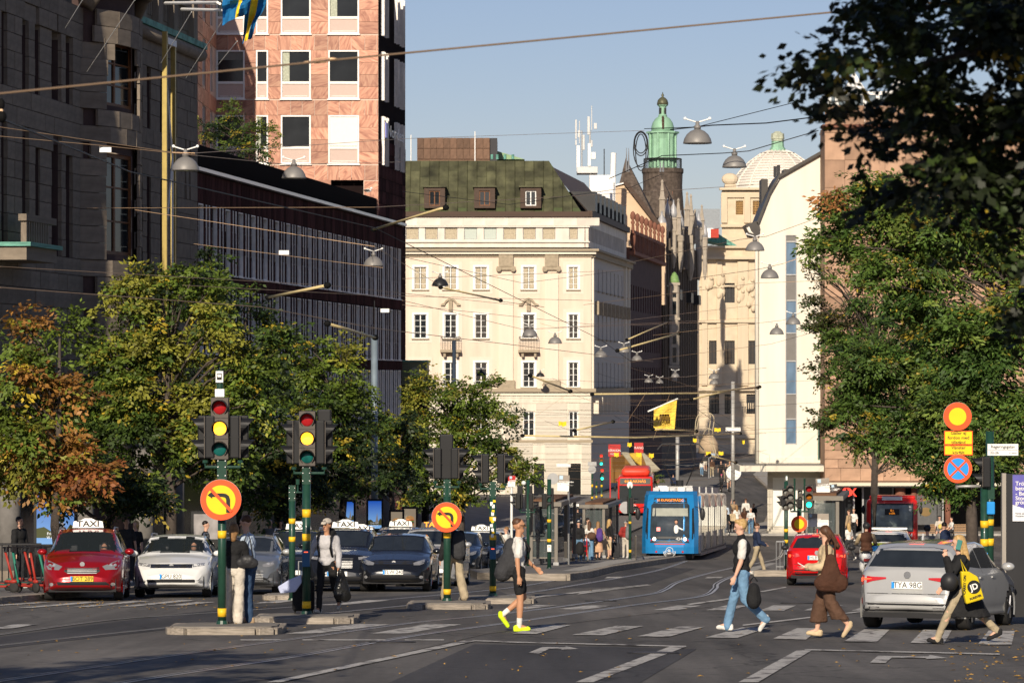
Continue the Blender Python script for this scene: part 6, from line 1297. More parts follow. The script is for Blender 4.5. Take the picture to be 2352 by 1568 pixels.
for s in (-1,1): pg.tube([(s*.25,8,3.4),(s*.75,7.2,4.5),(s*.5,8,5.55)],.035);
pg.tube([(-1.15,8,5.25),(-.9,8,5.55),(.9,8,5.55),(1.15,8,5.25)],.035); pg.tube([(-.75,7.2,4.5),(.75,7.2,4.5)],.03); pg.build('pantograph',BLACKM,tr)
# red low-floor bus with roof pod, half hidden by the tram
bd = 247.; bu = thing('red_bus','red gas bus with bright red roof pod behind the tram','bus',(PX(1459,bd),bd,g(bd)+.02),-.05)
rbox(-1.27,1.27,0,14,.3,2.95,'body',BUSR,bu,.16); piece(bu,'windscreen',GLASSD,-1.15,1.15,-.02,0,1.0,2.3); o = piece(bu,'destination_display',mat('display_grey',(.10,.10,.09),.4),-1.1,1.1,-.02,0,2.4,2.82); text('69 KAKNÄS','lettering',mat('amber_letters',(0,0,0)),bu,(0,-.03,2.61),.3)
rbox(-1.02,1.05,.6,9,2.96,3.55,'roof_pod',mat('roof_pod_orange_red',(.70,.06,.03),.4),bu,.28)
for s in (-1,1): MB().ell((s*.98,0,.62),(.2,.05,.13)).build('headlight',HLG,bu); piece(bu,'side_glass',GLASSD,s*1.275-.008,s*1.275+.008,.4,13.5,1.1,2.5); b = MB(); b.ell((s*1.45,-.1,2.1),(.1,.08,.25)); b.build('mirror',BLACKP,bu)
piece(bu,'number_plate',PLW,-.26,.26,-.03,-.02,.42,.54); text('SL','lettering',WHITE,bu,(0,-.03,.8),.35); [obj('wheel',tyre_me,bu,(s*1.08,2.6,.42),(0,0,R(90)),scale=(1.35,1.2,1.35)) for s in (-1,1)]
# red bus 4044 seen from behind
rd = 169.; rb_ = thing('red_bus','red bus 4044 seen from behind in front of the restaurant','bus',(PX(2049,rd),rd,g(rd)+.02),-.112); rb_.rotation_euler[0] = -.03
rbox(-1.27,1.27,0,12,.35,2.85,'body',BUSR,rb_,.22); rbox(-1.12,1.15,.3,9,2.8,3.02,'roof_pod',BUSR,rb_,.1); rbox(-1.0,1.0,-.03,.02,1.30,2.55,'rear_window',mat('bus_rear_glass',(.20,.24,.23),.15,0,var=.5,scale=2),rb_,.03)
piece(rb_,'roof_vent',WHITE,-.5,.5,-.03,.6,2.78,2.96); piece(rb_,'black_band',BLACKP,-1.05,1.05,-.02,0,1.22,2.62); o = piece(rb_,'destination_display',BLACKP,-.36,.36,-.05,-.03,2.05,2.35); text('Ej i','lettering',mat('amber_letters',(0,0,0)),rb_,(0,-.06,2.27),.14); text('trafik','lettering',mat('amber_letters',(0,0,0)),rb_,(0,-.06,2.13),.14)
text('4044','fleet_number',WHITE,rb_,(.75,-.04,1.05),.26,bold=.004)
for s in (-1,1):
 for z in (2.45,2.3): MB().cyl((s*.88,-.05,z),(s*.88,0,z),.055,n=12).build('round_lamp',WHITE,rb_)
 MB().box(s*1.1-.06,s*1.1+.06,-.03,0,.75,1.15).build('tail_light',REDL,rb_); b = MB(); b.ell((s*1.42,.8,2.3),(.09,.07,.22)); b.build('mirror',BLACKP,rb_)
# ================================================ SIGNALS AND SIGNS
mlit = {'r': mat('signal_red_unlit',(.30,.012,.015),.12,emit=(.5,.01,.01),es=.05),'a': mat('signal_amber_lit',(.9,.5,.05),.3,emit=(1.0,.42,.02),es=2.6),'g': mat('signal_green_unlit',(.008,.10,.09),.12),'G': mat('signal_green_lit',(.05,.8,.5),.3,emit=(.02,1,.62),es=2.2),'R': mat('signal_red_lit',(.9,.05,.03),.3,emit=(1,.03,.02),es=1.2),'n': mat('clear_lens',(.22,.22,.20),.15),'A': mat('signal_amber_unlit',(.35,.12,.01),.2)}
BODY = mat('signal_body_black',(.012,.012,.013),.45); FACE = mat('signal_face_grey',(.085,.072,.06),.5)
def head(par,x,z,w_,h,lens,facing,y=0.):
 """signal head; facing 'f' to the viewer, 'b' away, 'l'/'r' sideways. x,z local centre-bottom; returns part"""
 n = len(lens); dp = w_*.55; a = {'f': 0,'b': math.pi,'l': -math.pi/2,'r': math.pi/2}[facing]
 m_ = MB().box(-w_/2,w_/2,0,dp,0,h); o = m_.build('signal_head',BODY,par,(x,y,z),(0,0,a),bevel=.025)
 MB().box(-w_/2+.01,w_/2-.01,-.012,0,.01,h-.01).build('face_plate',FACE,o)
 for i in range(1,n): MB().box(-w_/2-.004,w_/2+.004,-.016,dp+.004,h*i/n-.004,h*i/n+.004).build('joint',BLK,o)
 for i,c in enumerate(lens[::-1]):
  zc = h*(i+.5)/n; r_ = min(w_*.40,h/n*.40); l_ = MB(); l_.ell((0,-.015,zc),(r_*.92,.03,r_*.92),16,8); l_.build('lens',mlit[c],o,smooth=True)
  v = MB(); k = 14; L = r_*1.9
  for j in range(k):
   t0,t1 = math.pi*(-.28+1.56*j/k),math.pi*(-.28+1.56*(j+1)/k)
   f = lambda t,yy,rr_: (rr_*math.cos(t),yy,zc+rr_*math.sin(t))
   lf = lambda t: -.012-L*max(0.12,min(1,.45+.55*math.sin(t))); v.quad(f(t0,-.012,r_*1.08),f(t1,-.012,r_*1.08),f(t1,lf(t1),r_*1.02),f(t0,lf(t0),r_*1.02)); v.quad(f(t0,-.012,r_*1.13),f(t0,lf(t0),r_*1.07),f(t1,lf(t1),r_*1.07),f(t1,-.012,r_*1.13)); v.quad(f(t0,lf(t0),r_*1.02),f(t1,lf(t1),r_*1.02),f(t1,lf(t1),r_*1.07),f(t0,lf(t0),r_*1.07))
  v.build('visor',BODY,o)
 return o
class Pole:
 def __init__(s,name,label,cat,px,d,r=.06,top=None,base=0.,bands=(),group=None,m=GREENP,lean=0):
  s.px,s.d = px,d; s.t = thing(name,label,cat,(PX(px,d),d,g(d)+base),0,group); s.k = d/F; z1 = s.z(top)
  MB().cyl((0,0,-.05),(-lean*.0,0,z1),r,r,14).build('pole',m,s.t,smooth=True); MB().cyl((0,0,0),(0,0,.06),r*1.4,r*1.2,14).build('foot',m,s.t)
  for a,b in bands: MB().cyl((0,0,s.z(b)),(0,0,s.z(a)),r+.004,n=14).build('band',YELB,s.t,smooth=True)
 def z(s,py): return PZ(py,s.d)-s.t.location.z
 def x(s,px): return (px-s.px)*s.k
 def bracket(s,py,pxs,r=.026,up=14,dn=0):
  b = MB(); z0 = s.z(py); b.box(-.075,.075,-.075,.075,z0-.20,z0+.16)
  for p in pxs: b.tube([(0,-.03,z0),(s.x(p),-.03,z0),(s.x(p),-.03,s.z(py-up))],r,8); b.cyl((s.x(p),-.03,s.z(py-up*.6)),(s.x(p),-.03,s.z(py-up)),.045,n=8)
  b.build('bracket',GREENP,s.t); c = MB()
  for e in (-.06,.06):
   for f in (-.14,0,.1): c.ell((e,-.08,z0+f),(.014,.01,.014),6,4)
  c.build('bolts',GREYM,s.t)
 def head(s,px0,px1,py0,py1,lens,facing,y=0.): w_ = (px1-px0)*s.k; return head(s.t,s.x((px0+px1)/2),s.z(py1),w_ if facing in 'fb' else .30,(py1-py0)*s.k,lens,facing,y)
 def button(s,py0,py1,r=.07,m=None): o = MB().box(-.07,.07,-r-.10,-r+.01,s.z(py1),s.z(py0)).build('push_button_box',m or mat('button_box_blue',(.02,.09,.20),.4),s.t,bevel=.01); MB().box(-.035,.035,-r-.105,-r-.10,s.z(py0+5),s.z(py0+3)).build('lamp',mat('lit_tail_lamp',(0,0,0)),o)
def disc_sign(name,label,px,py,rpx,d,border,inner,kind,y=-.1,cat='road sign',group=None):
 r = rpx*d/F; t = thing(name,label,cat,(PX(px,d),d+y,PZ(py,d)),0,group)
 MB().cyl((0,0,0),(0,.02,0),r,n=40).build('border',border,t); MB().cyl((0,0,0),(0,.01,0),r*1.012,n=40).build('rim',GREYM,t,(0,.018,0))
 ri = {'left': .72,'round': .62,'stop': .76}[kind]; MB().cyl((0,-.006,0),(0,.005,0),r*ri,n=36).build('inner_disc',inner,t)
 if kind == 'left':
  a = MB(); P_ = [(.46,-.62),(.46,.02),(.40,.20),(.26,.30),(.10,.33),(-.42,.33),(-.42,.42),(-.66,.24),(-.42,.06),(-.42,.15),(.06,.15),(.20,.12),(.26,.02),(.26,-.62)]
  a.prism([(x*r,z*r) for x,z in P_],1,-.012,-.006); a.build('left_turn_arrow',BLK,t)
  q = .78; b = MB(); c_ = math.cos(R(-47)); s_ = math.sin(R(-47)); w_ = .075
  b.prism([((-q*c_*r+w_*s_*r),(-q*s_*r-w_*c_*r)),((q*c_*r+w_*s_*r),(q*s_*r-w_*c_*r)),((q*c_*r-w_*s_*r),(q*s_*r+w_*c_*r)),((-q*c_*r-w_*s_*r),(-q*s_*r+w_*c_*r))],1,-.018,-.012); b.build('red_bar',border,t)
 if kind == 'stop':
  for an in (45,-45):
   b = MB(); c_ = math.cos(R(an)); s_ = math.sin(R(an)); w_ = .07; q = .8
   b.prism([((-q*c_*r+w_*s_*r),(-q*s_*r-w_*c_*r)),((q*c_*r+w_*s_*r),(q*s_*r-w_*c_*r)),((q*c_*r-w_*s_*r),(q*s_*r+w_*c_*r)),((-q*c_*r-w_*s_*r),(-q*s_*r+w_*c_*r))],1,-.012-.001*an/45,-.006); b.build('red_bar',border,t)
 MB().box(-.05,.05,.02,-y-.02 if y < 0 else .04,-.04,.04).build('clamp',GREYM,t)
 return t
# first signal pole (left, on the near island)
GS = 'dark green signal poles on the left islands'
p = Pole('traffic_signal','left signal pole with lit amber lamp and a small bus symbol box on top','traffic light',510,55.85,.070,1095,.13,[(1218,1235),(1396,1415)])
p.head(485,527,912,1055,'rag','f',-.12); p.bracket(1072,[472,552],up=16); p.head(460,484,954,1052,'gg','l'); p.head(541,563,954,1052,'gg','r')
for e in (472,552): MB().box(p.x(e)-.13,p.x(e)+.13,.03,.12,p.z(1052),p.z(954)).build('signal_back',BODY,p.t,bevel=.02)
MB().cyl((0,-.03,p.z(1112)),(0,-.03,p.z(1052)),.04,n=8).build('stem',GREENP,p.t); MB().box(-.075+p.x(505),.075+p.x(505),-.06,.06,p.z(911),p.z(893)).build('junction_box',WHITE,p.t); MB().cyl((p.x(505),0,p.z(893)),(p.x(505),0,p.z(849)),.055,n=10).build('box_stem',GREENP,p.t)
sb = MB().box(-.06,.06,-.09,0,p.z(878),p.z(852)).build('bus_symbol_box',WHITE,p.t,(p.x(505),0,0)); zc = p.z(865); MB().box(-.04,.04,-.095,-.09,zc-.05,zc+.055).build('bus_symbol',BLK,sb); MB().box(-.03,.03,-.1,-.095,zc-.005,zc+.04).build('bus_window',WHITE,sb)
disc_sign('road_sign','no left turn sign on the left signal pole beside the couple',508.5,1147,46.6,55.75,ORG,YEL,'left')
# second
p = Pole('traffic_signal','second signal pole with lit amber lamp beside the man in the white cap','traffic light',704,61.9,.076,1090,.13,[(1169,1187),(1225,1241),(1380,1396)])
p.head(687,726,943,1070,'rag','f',-.14); p.head(728,760,940,1060,'rag','b',.2); p.bracket(1086,[676,745],up=14); p.head(667,682,965,1065,'gg','l'); p.head(737,757,965,1065,'gg','r'); MB().cyl((0,-.03,p.z(1112)),(0,-.03,p.z(1065)),.04,n=8).build('stem',GREENP,p.t); p.button(1262,1300)
for e in (674,747): MB().box(p.x(e)-.13,p.x(e)+.13,.03,.12,p.z(1065),p.z(965)).build('signal_back',BODY,p.t,bevel=.02)
q = Pole('signal_post','short green post with two yellow bands left of the second signal pole','post',671,78.,.075,1119,0,[(1190,1202),(1232,1243)]); q.bracket(1130,[684,700],up=30)
# third
p = Pole('traffic_signal','third signal pole showing only black signal backs above a no left turn sign','traffic light',1027,72.3,.078,1110,.13,[(1223,1235),(1352,1364)])
p.head(1010,1041,997,1100,'rag','b',.08); p.bracket(1118,[1000,1054],up=14); p.head(987,1006,1028,1099,'gg','l'); p.head(1044,1063,1028,1099,'gg','r'); MB().cyl((0,-.03,p.z(1135)),(0,-.03,p.z(1099)),.04,n=8).build('stem',GREENP,p.t)
for e in (997,1054): MB().box(p.x(e)-.10,p.x(e)+.10,.02,.14,p.z(1099),p.z(1028)).build('signal_back',BODY,p.t,bevel=.02)
disc_sign('road_sign','no left turn sign on the third signal pole in front of the dark-coated man',1026,1187,34.2,72.1,ORG,YEL,'left')
# fourth
p = Pole('traffic_signal','stickered signal pole directly behind the man in neon trainers','traffic light',1132,77.3,.075,1112,.13,[(1186,1197),(1228,1239),(1345,1356)]); p.bracket(1122,[1104,1160],up=13)
p.head(1099,1115,1042,1109,'gg','l'); p.head(1149,1168,1042,1109,'gg','r'); p.button(1255,1283)
for e in (1107,1157): MB().box(p.x(e)-.10,p.x(e)+.10,.02,.14,p.z(1109),p.z(1042)).build('signal_back',BODY,p.t,bevel=.02)
rr = random.Random(2)
for i in range(11): a = rr.uniform(-.035,.035); zz0 = p.z(1150+i*8.5+rr.uniform(-3,3)); MB().box(a-.03,a+.03,-.081,-.078,zz0,zz0+rr.uniform(.05,.1)).build('sticker',WHITE if i % 3 else YEL,p.t)
# platform poles
p = Pole('traffic_signal','banded pole at the platform tip with small black signal backs','traffic light',1261.5,117.5,.07,1100,.18,[(1192,1199),(1237,1244),(1305,1312)])
p.head(1256,1272,1120,1168,'rag','b',.1); p.head(1251,1260,1133,1166,'gg','r'); p.button(1250,1266,m=PLW); disc_sign('road_sign','back of a round grey sign above the platform pole',1270,1099,13,118,GREYM,GREYM,'round',y=.1)
p = Pole('traffic_signal','green pole with two black signal backs and a camera left of the shelter','traffic light',1213,124.,.06,1102,0,[])
p.head(1188,1201,1115,1168,'rag','b',.1); p.head(1206,1223,1115,1168,'rag','b',.12); p.head(1219,1230,1132,1168,'gg','r'); p.head(1180,1190,1132,1168,'gg','l'); p.bracket(1176,[1195,1228],up=8); MB().ell((p.x(1203),0,p.z(1109)),(.09,.14,.09)).build('camera_dome',WHITE,p.t)
p = Pole('traffic_signal','platform end pole with a round white disc and yellow bands beside the tram','traffic light',1447,146.,.06,1112,.18,[(1197,1202),(1262,1268)])
p.head(1440,1451,1138,1180,'rag','b',.1); p.head(1450,1459,1142,1178,'gg','r'); MB().ell((p.x(1447),0,p.z(1114)),(.13,.06,.16)).build('white_globe',WHITE,p.t); MB().cyl((p.x(1437),0,p.z(1165)),(p.x(1437),.02,p.z(1165)),.26,n=20).build('round_plate',GREYM,p.t)
# right-hand signals
p = Pole('traffic_signal','banded pole with two unlit front signals left of the red hatchback','traffic light',1805.5,115.5,.068,1105,0,[(1214,1221),(1239,1246),(1307,1314)])
p.head(1797,1812,1121,1171,'nnn','f',-.1); p.head(1805.5,1823,1114,1167,'nnn','f',-.16); p.head(1789,1797,1138,1162,'gg','l'); p.button(1255,1272,m=PLW); MB().box(p.x(1803),p.x(1810),-.05,.05,p.z(1104),p.z(1091)).build('symbol_box',GREENP,p.t); MB().box(p.x(1804.5),p.x(1808.5),-.06,-.05,p.z(1102),p.z(1093)).build('bus_symbol',WHITE,p.t)
p = Pole('traffic_signal','signal pole with lit green lamp above the round orange warning sign','traffic light',1836,117.5,.07,1170,0,[(1212,1218),(1234,1241)])
p.head(1848,1867,1114,1167,'rAG','f',-.1); p.head(1832,1843,1122,1168,'nng','f',-.05); p.bracket(1174,[1816,1857],up=8); p.head(1828,1834,1145,1166,'gg','l')
for e in (1825,1848): MB().cyl((p.x(e),0,p.z(1174)),(p.x(e),0,p.z(1098)),.035,n=8).build('upright',GREENP,p.t)
disc_sign('road_sign','round orange sign with yellow centre on the right island pole',1835,1202.5,18.4,117.2,ORG,YEL,'round')
p = Pole('traffic_signal','pole with lit green lamp far left of the tram by the cream building','traffic light',1382,240,.07,1100,0,[(1113,1118),(1135,1140)]); p.head(1376,1386,1042,1069,'RAG','f',-.1); p.head(1378,1388,1075,1103,'RgG','f',-.1)
p = Pole('signal_post','banded post with a grey disc at the cream building corner','post',1360,238,.07,1065,0,[(1112,1118),(1140,1145)]); MB().cyl((0,-.1,p.z(1078)),(0,-.05,p.z(1078)),.28,n=18).box(-.3,.3,-.12,-.08,p.z(1070),p.z(1060)).build('disc',GREYM,p.t);
p = Pole('signal_post','slim banded post beside the far green light','post',1370,236,.06,1105,0,[(1115,1120),(1138,1143)])
p = Pole('tram_mast','tall grey tram mast rising at the left of the theatre','mast',1683.5,250,.14,876,0,[],m=mat('galvanised',(.42,.41,.39),.5,.4)); MB().box(-.55,.55,-.2,-.15,p.z(990),p.z(981)).build('mast_plate',WHITE,p.t)
p = Pole('tram_mast','pale tram mast in shade at the far right of the gothic house','mast',1556,290,.16,1000,0,[],m=mat('galvanised',(0,0,0)))
p = Pole('tram_mast','blue-grey mast standing before the dark wing, right of the trees','mast',860,132,.13,775,.1,[],m=mat('mast_blue_grey',(.20,.25,.29),.5,.3)); MB().tube([(0,0,p.z(690)),(0,0,p.z(775))],.02).build('stay',WIRED,p.t)
p = Pole('tram_mast','dark slim mast in front of the cream building balcony','mast',1043,160,.09,782,0,[],m=mat('mast_dark_blue',(.04,.055,.08),.5,.3))
# right-hand gantry of warning signs
d = 73.; GP_ = 'gantry'
p = Pole('traffic_signal','twin banded poles at the right carrying side signals and a grey sign arm','traffic light',2273.5,d,.085,990,0,[(1192,1206),(1236,1252)])
MB().cyl((p.x(2260.5),-.05,-.05),(p.x(2260.5),-.05,p.z(1120)),.085,n=14).build('pole',GREENP,p.t,smooth=True)
for a,b in ((1195,1211),(1237,1253)): MB().cyl((p.x(2260.5),-.05,p.z(b)),(p.x(2260.5),-.05,p.z(a)),.09,n=14).build('band',YELB,p.t,smooth=True)
p.head(2247,2262,1048,1118,'gg','l',-.1); p.head(2262,2272,1058,1118,'gg','l',.15); p.head(2253,2270,1050,1114,'rag','b',.3)
MB().box(p.x(2256),p.x(2283),-.1,.1,p.z(1145),p.z(1118)).build('bracket',GREENP,p.t); MB().box(-.085,.085,-.19,-.09,p.z(1180),p.z(1151)).build('push_button_box',BLU,p.t,bevel=.02); MB().box(p.x(2256),p.x(2266),-.19,-.12,p.z(1292),p.z(1268)).build('push_button_box',BLU,p.t); MB().cyl((0,0,p.z(990)),(0,0,p.z(1018)),.06,n=10).build('lens_cap',BODY,p.t)
MB().cyl((p.x(2250),-.05,p.z(1116)),(p.x(2197),-.05,p.z(1116)),.033,n=10).cyl((p.x(2197),-.05,p.z(1122)),(p.x(2197),-.05,p.z(930)),.033,n=10).build('sign_arm',mat('galvanised',(0,0,0)),p.t,smooth=True)
disc_sign('road_sign','round orange sign with yellow centre at the top of the right sign arm',2198,956,32.3,d-.1,ORG,YEL,'round'); disc_sign('road_sign','no stopping sign, blue with red cross, at the bottom of the right sign arm',2199,1076,32.3,d-.1,ORG,BLU,'stop')
for py0,py1,lines,lab in [(988.7,1020.7,['Gäller ej','fordon med','tillstånd'],'yellow plate reading Gäller ej fordon med tillstånd under the round sign'),(1021.8,1044.5,['Vänster','körfält'],'yellow plate reading Vänster körfält above the no stopping sign')]:
 t = thing('sign_plate',lab,'road sign',(PX(2199.3,d),d-.15,PZ((py0+py1)/2,d))); hh = (py1-py0)*d/F/2; ww = 32.6*d/F
 MB().box(-ww,ww,0,.02,-hh,hh).build('border',ORG,t); MB().box(-ww+.018,ww-.018,-.005,0,-hh+.018,hh-.018).build('panel',YEL,t); k = len(lines)
 for i,s_ in enumerate(lines): text(s_,'lettering',BLK,t,(0,-.008,hh-(i+.5)*2*hh/k),.092,ext=.001,sx=1.05,bold=.0015)
t = thing('street_sign','white street name sign reading Regeringsgatan 32-26 at the right edge','street sign',(PX(2301.7,d),d-.12,PZ(1032,d))); ww = 35.2*d/F; hh = 13.2*d/F
MB().box(-ww,ww,0,.02,-hh,hh).build('panel',WHITE,t); MB().box(-ww+.01,ww-.01,-.004,0,-.005,.003).build('line',BLK,t); text('Regeringsgatan','lettering',BLK,t,(0,-.005,.062),.088,ext=.001,sx=.98,bold=.001); text('32-26','lettering',BLK,t,(-ww+.05,-.005,-.065),.082,align='LEFT',ext=.001,bold=.001); text('kv. Spektern','lettering',BLK,t,(ww-.02,-.005,-.07),.035,align='RIGHT',ext=.001)
# lit party poster on a pylon at the right edge
d = 60.; t = thing('poster_pylon','grey framed pylon with a purple and white election poster at the right edge','poster stand',(PX(2301,d),d,g(d)+.13)); zP = lambda py: PZ(py,d)-t.location.z; xP = lambda px: (px-2301)*d/F
piece(t,'post',mat('pylon_grey',(.30,.27,.23),.6),xP(2300),xP(2309),-.1,.05,0,zP(1086)); piece(t,'dark_frame',BLACKM,xP(2311),xP(2440),-.02,.12,0,zP(1088)); piece(t,'poster',mat('poster_white',(.72,.72,.74),.5),xP(2325),xP(2430),-.05,-.02,zP(1196),zP(1090)); piece(t,'purple_field',mat('poster_purple',(.11,.10,.36),.5),xP(2325),xP(2430),-.055,-.05,zP(1158),zP(1090)); mb = MB(); mb.lathe([(.01,0),(.62,0),(.62,.004),(.01,.004)],(0,0,0),32,'y',);
mb = MB(); q = [(xP(2325)+i*.06,zP(1158)-.13*math.sin(min(1,i/10)*1.57)) for i in range(14)]; mb.prism([(xP(2325),zP(1157))]+q+[(xP(2430),zP(1157))],1,-.056,-.051); mb.build('purple_curve',mat('poster_purple',(0,0,0)),t)
for s_,py,sz in [('Trött på',1110,.10),('betong?',1121,.10),('- Bevara',1133,.10),('Stockholms',1143.5,.10),('grönska',1153,.10)]: text(s_,'lettering',WHITE,t,(xP(2331),-.062,zP(py)),sz,align='LEFT',ext=.001,bold=.001)
for s_,py in [('Rösta på',1178),('Moderaterna',1184)]: text(s_,'lettering',BLK,t,(xP(2331),-.062,zP(py)),.045,align='LEFT',ext=.001)
b = MB(); b.lathe([(.16,0),(.17,.75),(.19,.78),(.19,.80),(.05,.82)],n=18); tag(b.build('litter_bin',mat('bin_grey',(.30,.28,.26),.5,.3),None,(PX(2322,62),62,g(62)+.2),(R(4),R(8),0),smooth=True),'tilted grey metal litter bin beside the poster pylon','litter bin')
# stop name signs
def stopsign(px,py,w_,h,d,lab,title,num,tilt=0.,top=(.22,.20,.18),tc=None,pole=True,dest=''):
 k = d/F; t = thing('stop_sign',lab,'stop sign',(PX(px,d),d,PZ(py,d)),0); W2,H2 = w_*k/2,h*k/2; t.rotation_euler = (0,R(tilt),0)
 MB().box(-W2,W2,0,.04,-H2,H2).build('panel',WHITE,t); MB().box(-W2,W2,-.006,0,H2*.05,H2).build('header',mat('stop_header_%d' % int(top[0]*1000),top,.6),t); MB().box(-W2+.06,-W2+.06+H2*.45,-.012,-.006,H2*.45,H2*.92).build('tram_symbol',mat('pale_blue',(.45,.6,.72),.5),t)
 text(title,'lettering',WHITE,t,(-W2+.06,-.012,H2*.2),H2*.26,align='LEFT',ext=.001,bold=.002); text(num,'lettering',GREYM,t,(-W2+.08,-.012,-H2*.2),H2*.30,align='LEFT',ext=.001); text(dest,'lettering',GREYM,t,(-W2+.3,-.012,-H2*.2),H2*.2,align='LEFT',ext=.001)
 return t
HD = (.30,.26,.22)
stopsign(1294,1109,27,37,128,'tilted white stop sign for line 7 above the left shelter','Kungsträdgården','7',3,HD,dest='T-Centralen')
stopsign(1890,1116,31,36,122,'tilted white stop sign for line 7 above the right shelter','Kungsträdgården','7',-4,HD,dest='Waldemarsudde')
stopsign(1915,1125,17,27,124,'small white and dark stop sign with red stripe at the right shelter','Sverigehuset','69',-4,(.05,.05,.05))
stopsign(1175,1105,17,26,130,'small red and white stop sign for line 69 behind the signal poles','Kungsträdg','69',2,(.45,.02,.02))
stopsign(1879,1194,49,30,119,'white Kungsträdgården sign on the right shelter end wall','Kungsträdgården','7',0,HD,dest='Waldemarsudde (Djurgården)')
t = thing('signpost','pale post holding the small red and white stop sign','post',(PX(1175,130),130,g(130))); MB().cyl((0,.08,0),(0,.08,PZ(1118,130)-g(130)),.05,n=10).build('post',WHITE,t)
t = thing('signpost','short post with arm behind the tilted stop sign','post',(PX(1306,128),128.1,g(128)+.2)); MB().cyl((0,0,0),(0,0,PZ(1128,128)-g(128)-.2),.04,n=8).build('post',GREYM,t)
t = thing('signpost','slim post carrying the tilted signs above the right shelter','post',(PX(1912,123),123,g(123)+.2)); MB().cyl((0,0,0),(0,0,PZ(1120,123)-g(123)-.2),.04,n=8).build('post',GREYM,t)
# tram shelters
SHM = mat('shelter_steel',(.17,.155,.135),.5,.5); SGL = mat('shelter_glass',(.10,.12,.12),.05,0,alpha=.45,spec=1.); SED = mat('sedum_roof',(.16,.085,.05),.95,var=.5,scale=20,bump=1)
def shelter(px,d,w_,L,lab,top):
 t = thing('tram_shelter',lab,'shelter',(PX(px,d),d,g(d)+.2),-math.atan(S)); z1 = PZ(top,d)-t.location.z
 piece(t,'roof',SHM,-.15,w_+.15,-.1,L+.1,z1-.16,z1); piece(t,'planted_roof',SED,.1,w_-.1,.1,L-.1,z1,z1+.09)
 for x in (0,w_-.12):
  for y in (0,L/2,L-.12): piece(t,'post',SHM,x,x+.12,y,y+.12,0,z1-.16); piece(t,'post_foot',GREYM,x-.04,x+.16,y-.04,y+.16,0,.12)
 piece(t,'glass_end',SGL,.14,w_-.14,.04,.06,.25,z1-.25); piece(t,'glass_end',SGL,.14,w_-.14,L-.06,L-.04,.25,z1-.25); piece(t,'glass_back',SGL,.04,.06,.14,L-.14,.25,z1-.25)
 for z in (.9,.25): piece(t,'rail',SHM,.12,w_-.12,.02,.05,z,z+.05)
 for k in range(2): y0 = .8+k*1.6; b = MB(); [b.box(.25,.8,y0+i*.12,y0+i*.12+.08,.43,.46) for i in range(8)]; b.box(.25,.29,y0,y0+.9,.46,.85); b.box(.3,.35,y0,y0+.9,0,.43); tag(b.build('bench',SHM,None,tuple(t.matrix_basis@Vector((0,0,0))),(0,0,-math.atan(S))),'slatted bench, %s of two inside the %s' % (('nearer','farther')[k],lab.replace('with planted roof ','')),'bench','benches in the tram shelters')
 return t
shelter(1216,126,1.05,6,'glazed tram shelter with planted roof near the platform tip',1152)
shelter(1338,152,1.0,6,'farther tram shelter with planted roof behind the waiting people',1158)
shelter(1846,121,1.25,6,'right-hand stop shelter with planted roof behind the red hatchback',1138)
# railings
def railing(pts,h,lab,m=SHM,n=12,name='railing'):
 a = Vector((*pts[0],g(pts[0][1])+.2)); t = thing(name,lab,'railing',tuple(a)); b = Vector((*pts[1],g(pts[1][1])+.2))-a; mb = MB(); mb.tube([(0,0,h),tuple(b+Vector((0,0,h)))],.03).tube([(0,0,.12),tuple(b+Vector((0,0,.12)))],.02); mb.build('rail',m,t)
 q = MB(); q.cyl((0,0,0),(0,0,h),.018,n=5); me = q.mesh('bar',m)
 for i in range(n+1): obj('bar',me,t,tuple(b*(i/n)))
railing([(PX(1290,150),136),(PX(1360,150),150)],1.0,'dark bar railing behind the people on the platform',n=40)
railing([(PX(1455,146),143),(PX(1474,150),158)],1.0,'short bar railing beside the tram front',n=24)
railing([(PX(1783,113),113),(PX(1800,113),113)],.95,'low grey hoop railing left of the red hatchback',GREYM,2)
railing([(PX(1800,113),113),(PX(1801,122),121)],.95,'grey posts along the right island edge',GREYM,4)
# ================================================ hanging lamps
def lamp(px,py,rp,lab,wpx=None,dark=False):
 R0 = .36; d = R0*F/rp; t = thing('hanging_lamp',lab,'street lamp',tuple(P(px,py,d)),0,'pendant lamps hung over the street'); s_ = R0
 q = MB(); q.lathe([(s_,0),(s_*1.0,.02),(s_*.93,.12),(s_*.75,.23),(s_*.5,.31),(s_*.22,.355),(s_*.2,.36)],n=24); q.lathe([(s_*.98,.005),(s_*.9,.10),(s_*.7,.2),(s_*.4,.28),(.02,.3)],n=24); q.build('shade',BLACKM if dark else LAMPM,t,smooth=True)
 q = MB(); q.lathe([(s_*.22,.36),(s_*.25,.41),(s_*.24,.44),(s_*.14,.47),(s_*.14,.55),(.02,.56)],n=14); q.build('fitting',LAMPM,t,smooth=True); q = MB(); q.tube([(-.30,0,.62),(0,0,.53),(.30,0,.62)],.02); q.ell((-.31,0,.63),(.04,.03,.04)); q.ell((.31,0,.63),(.04,.03,.04)); q.build('hanger',WHITE,t); q = MB(); q.lathe([(.12,.05),(.1,.0),(.02,-.01)],n=10); q.build('bulb',mat('lamp_bulb',(.5,.5,.46),.2),t)
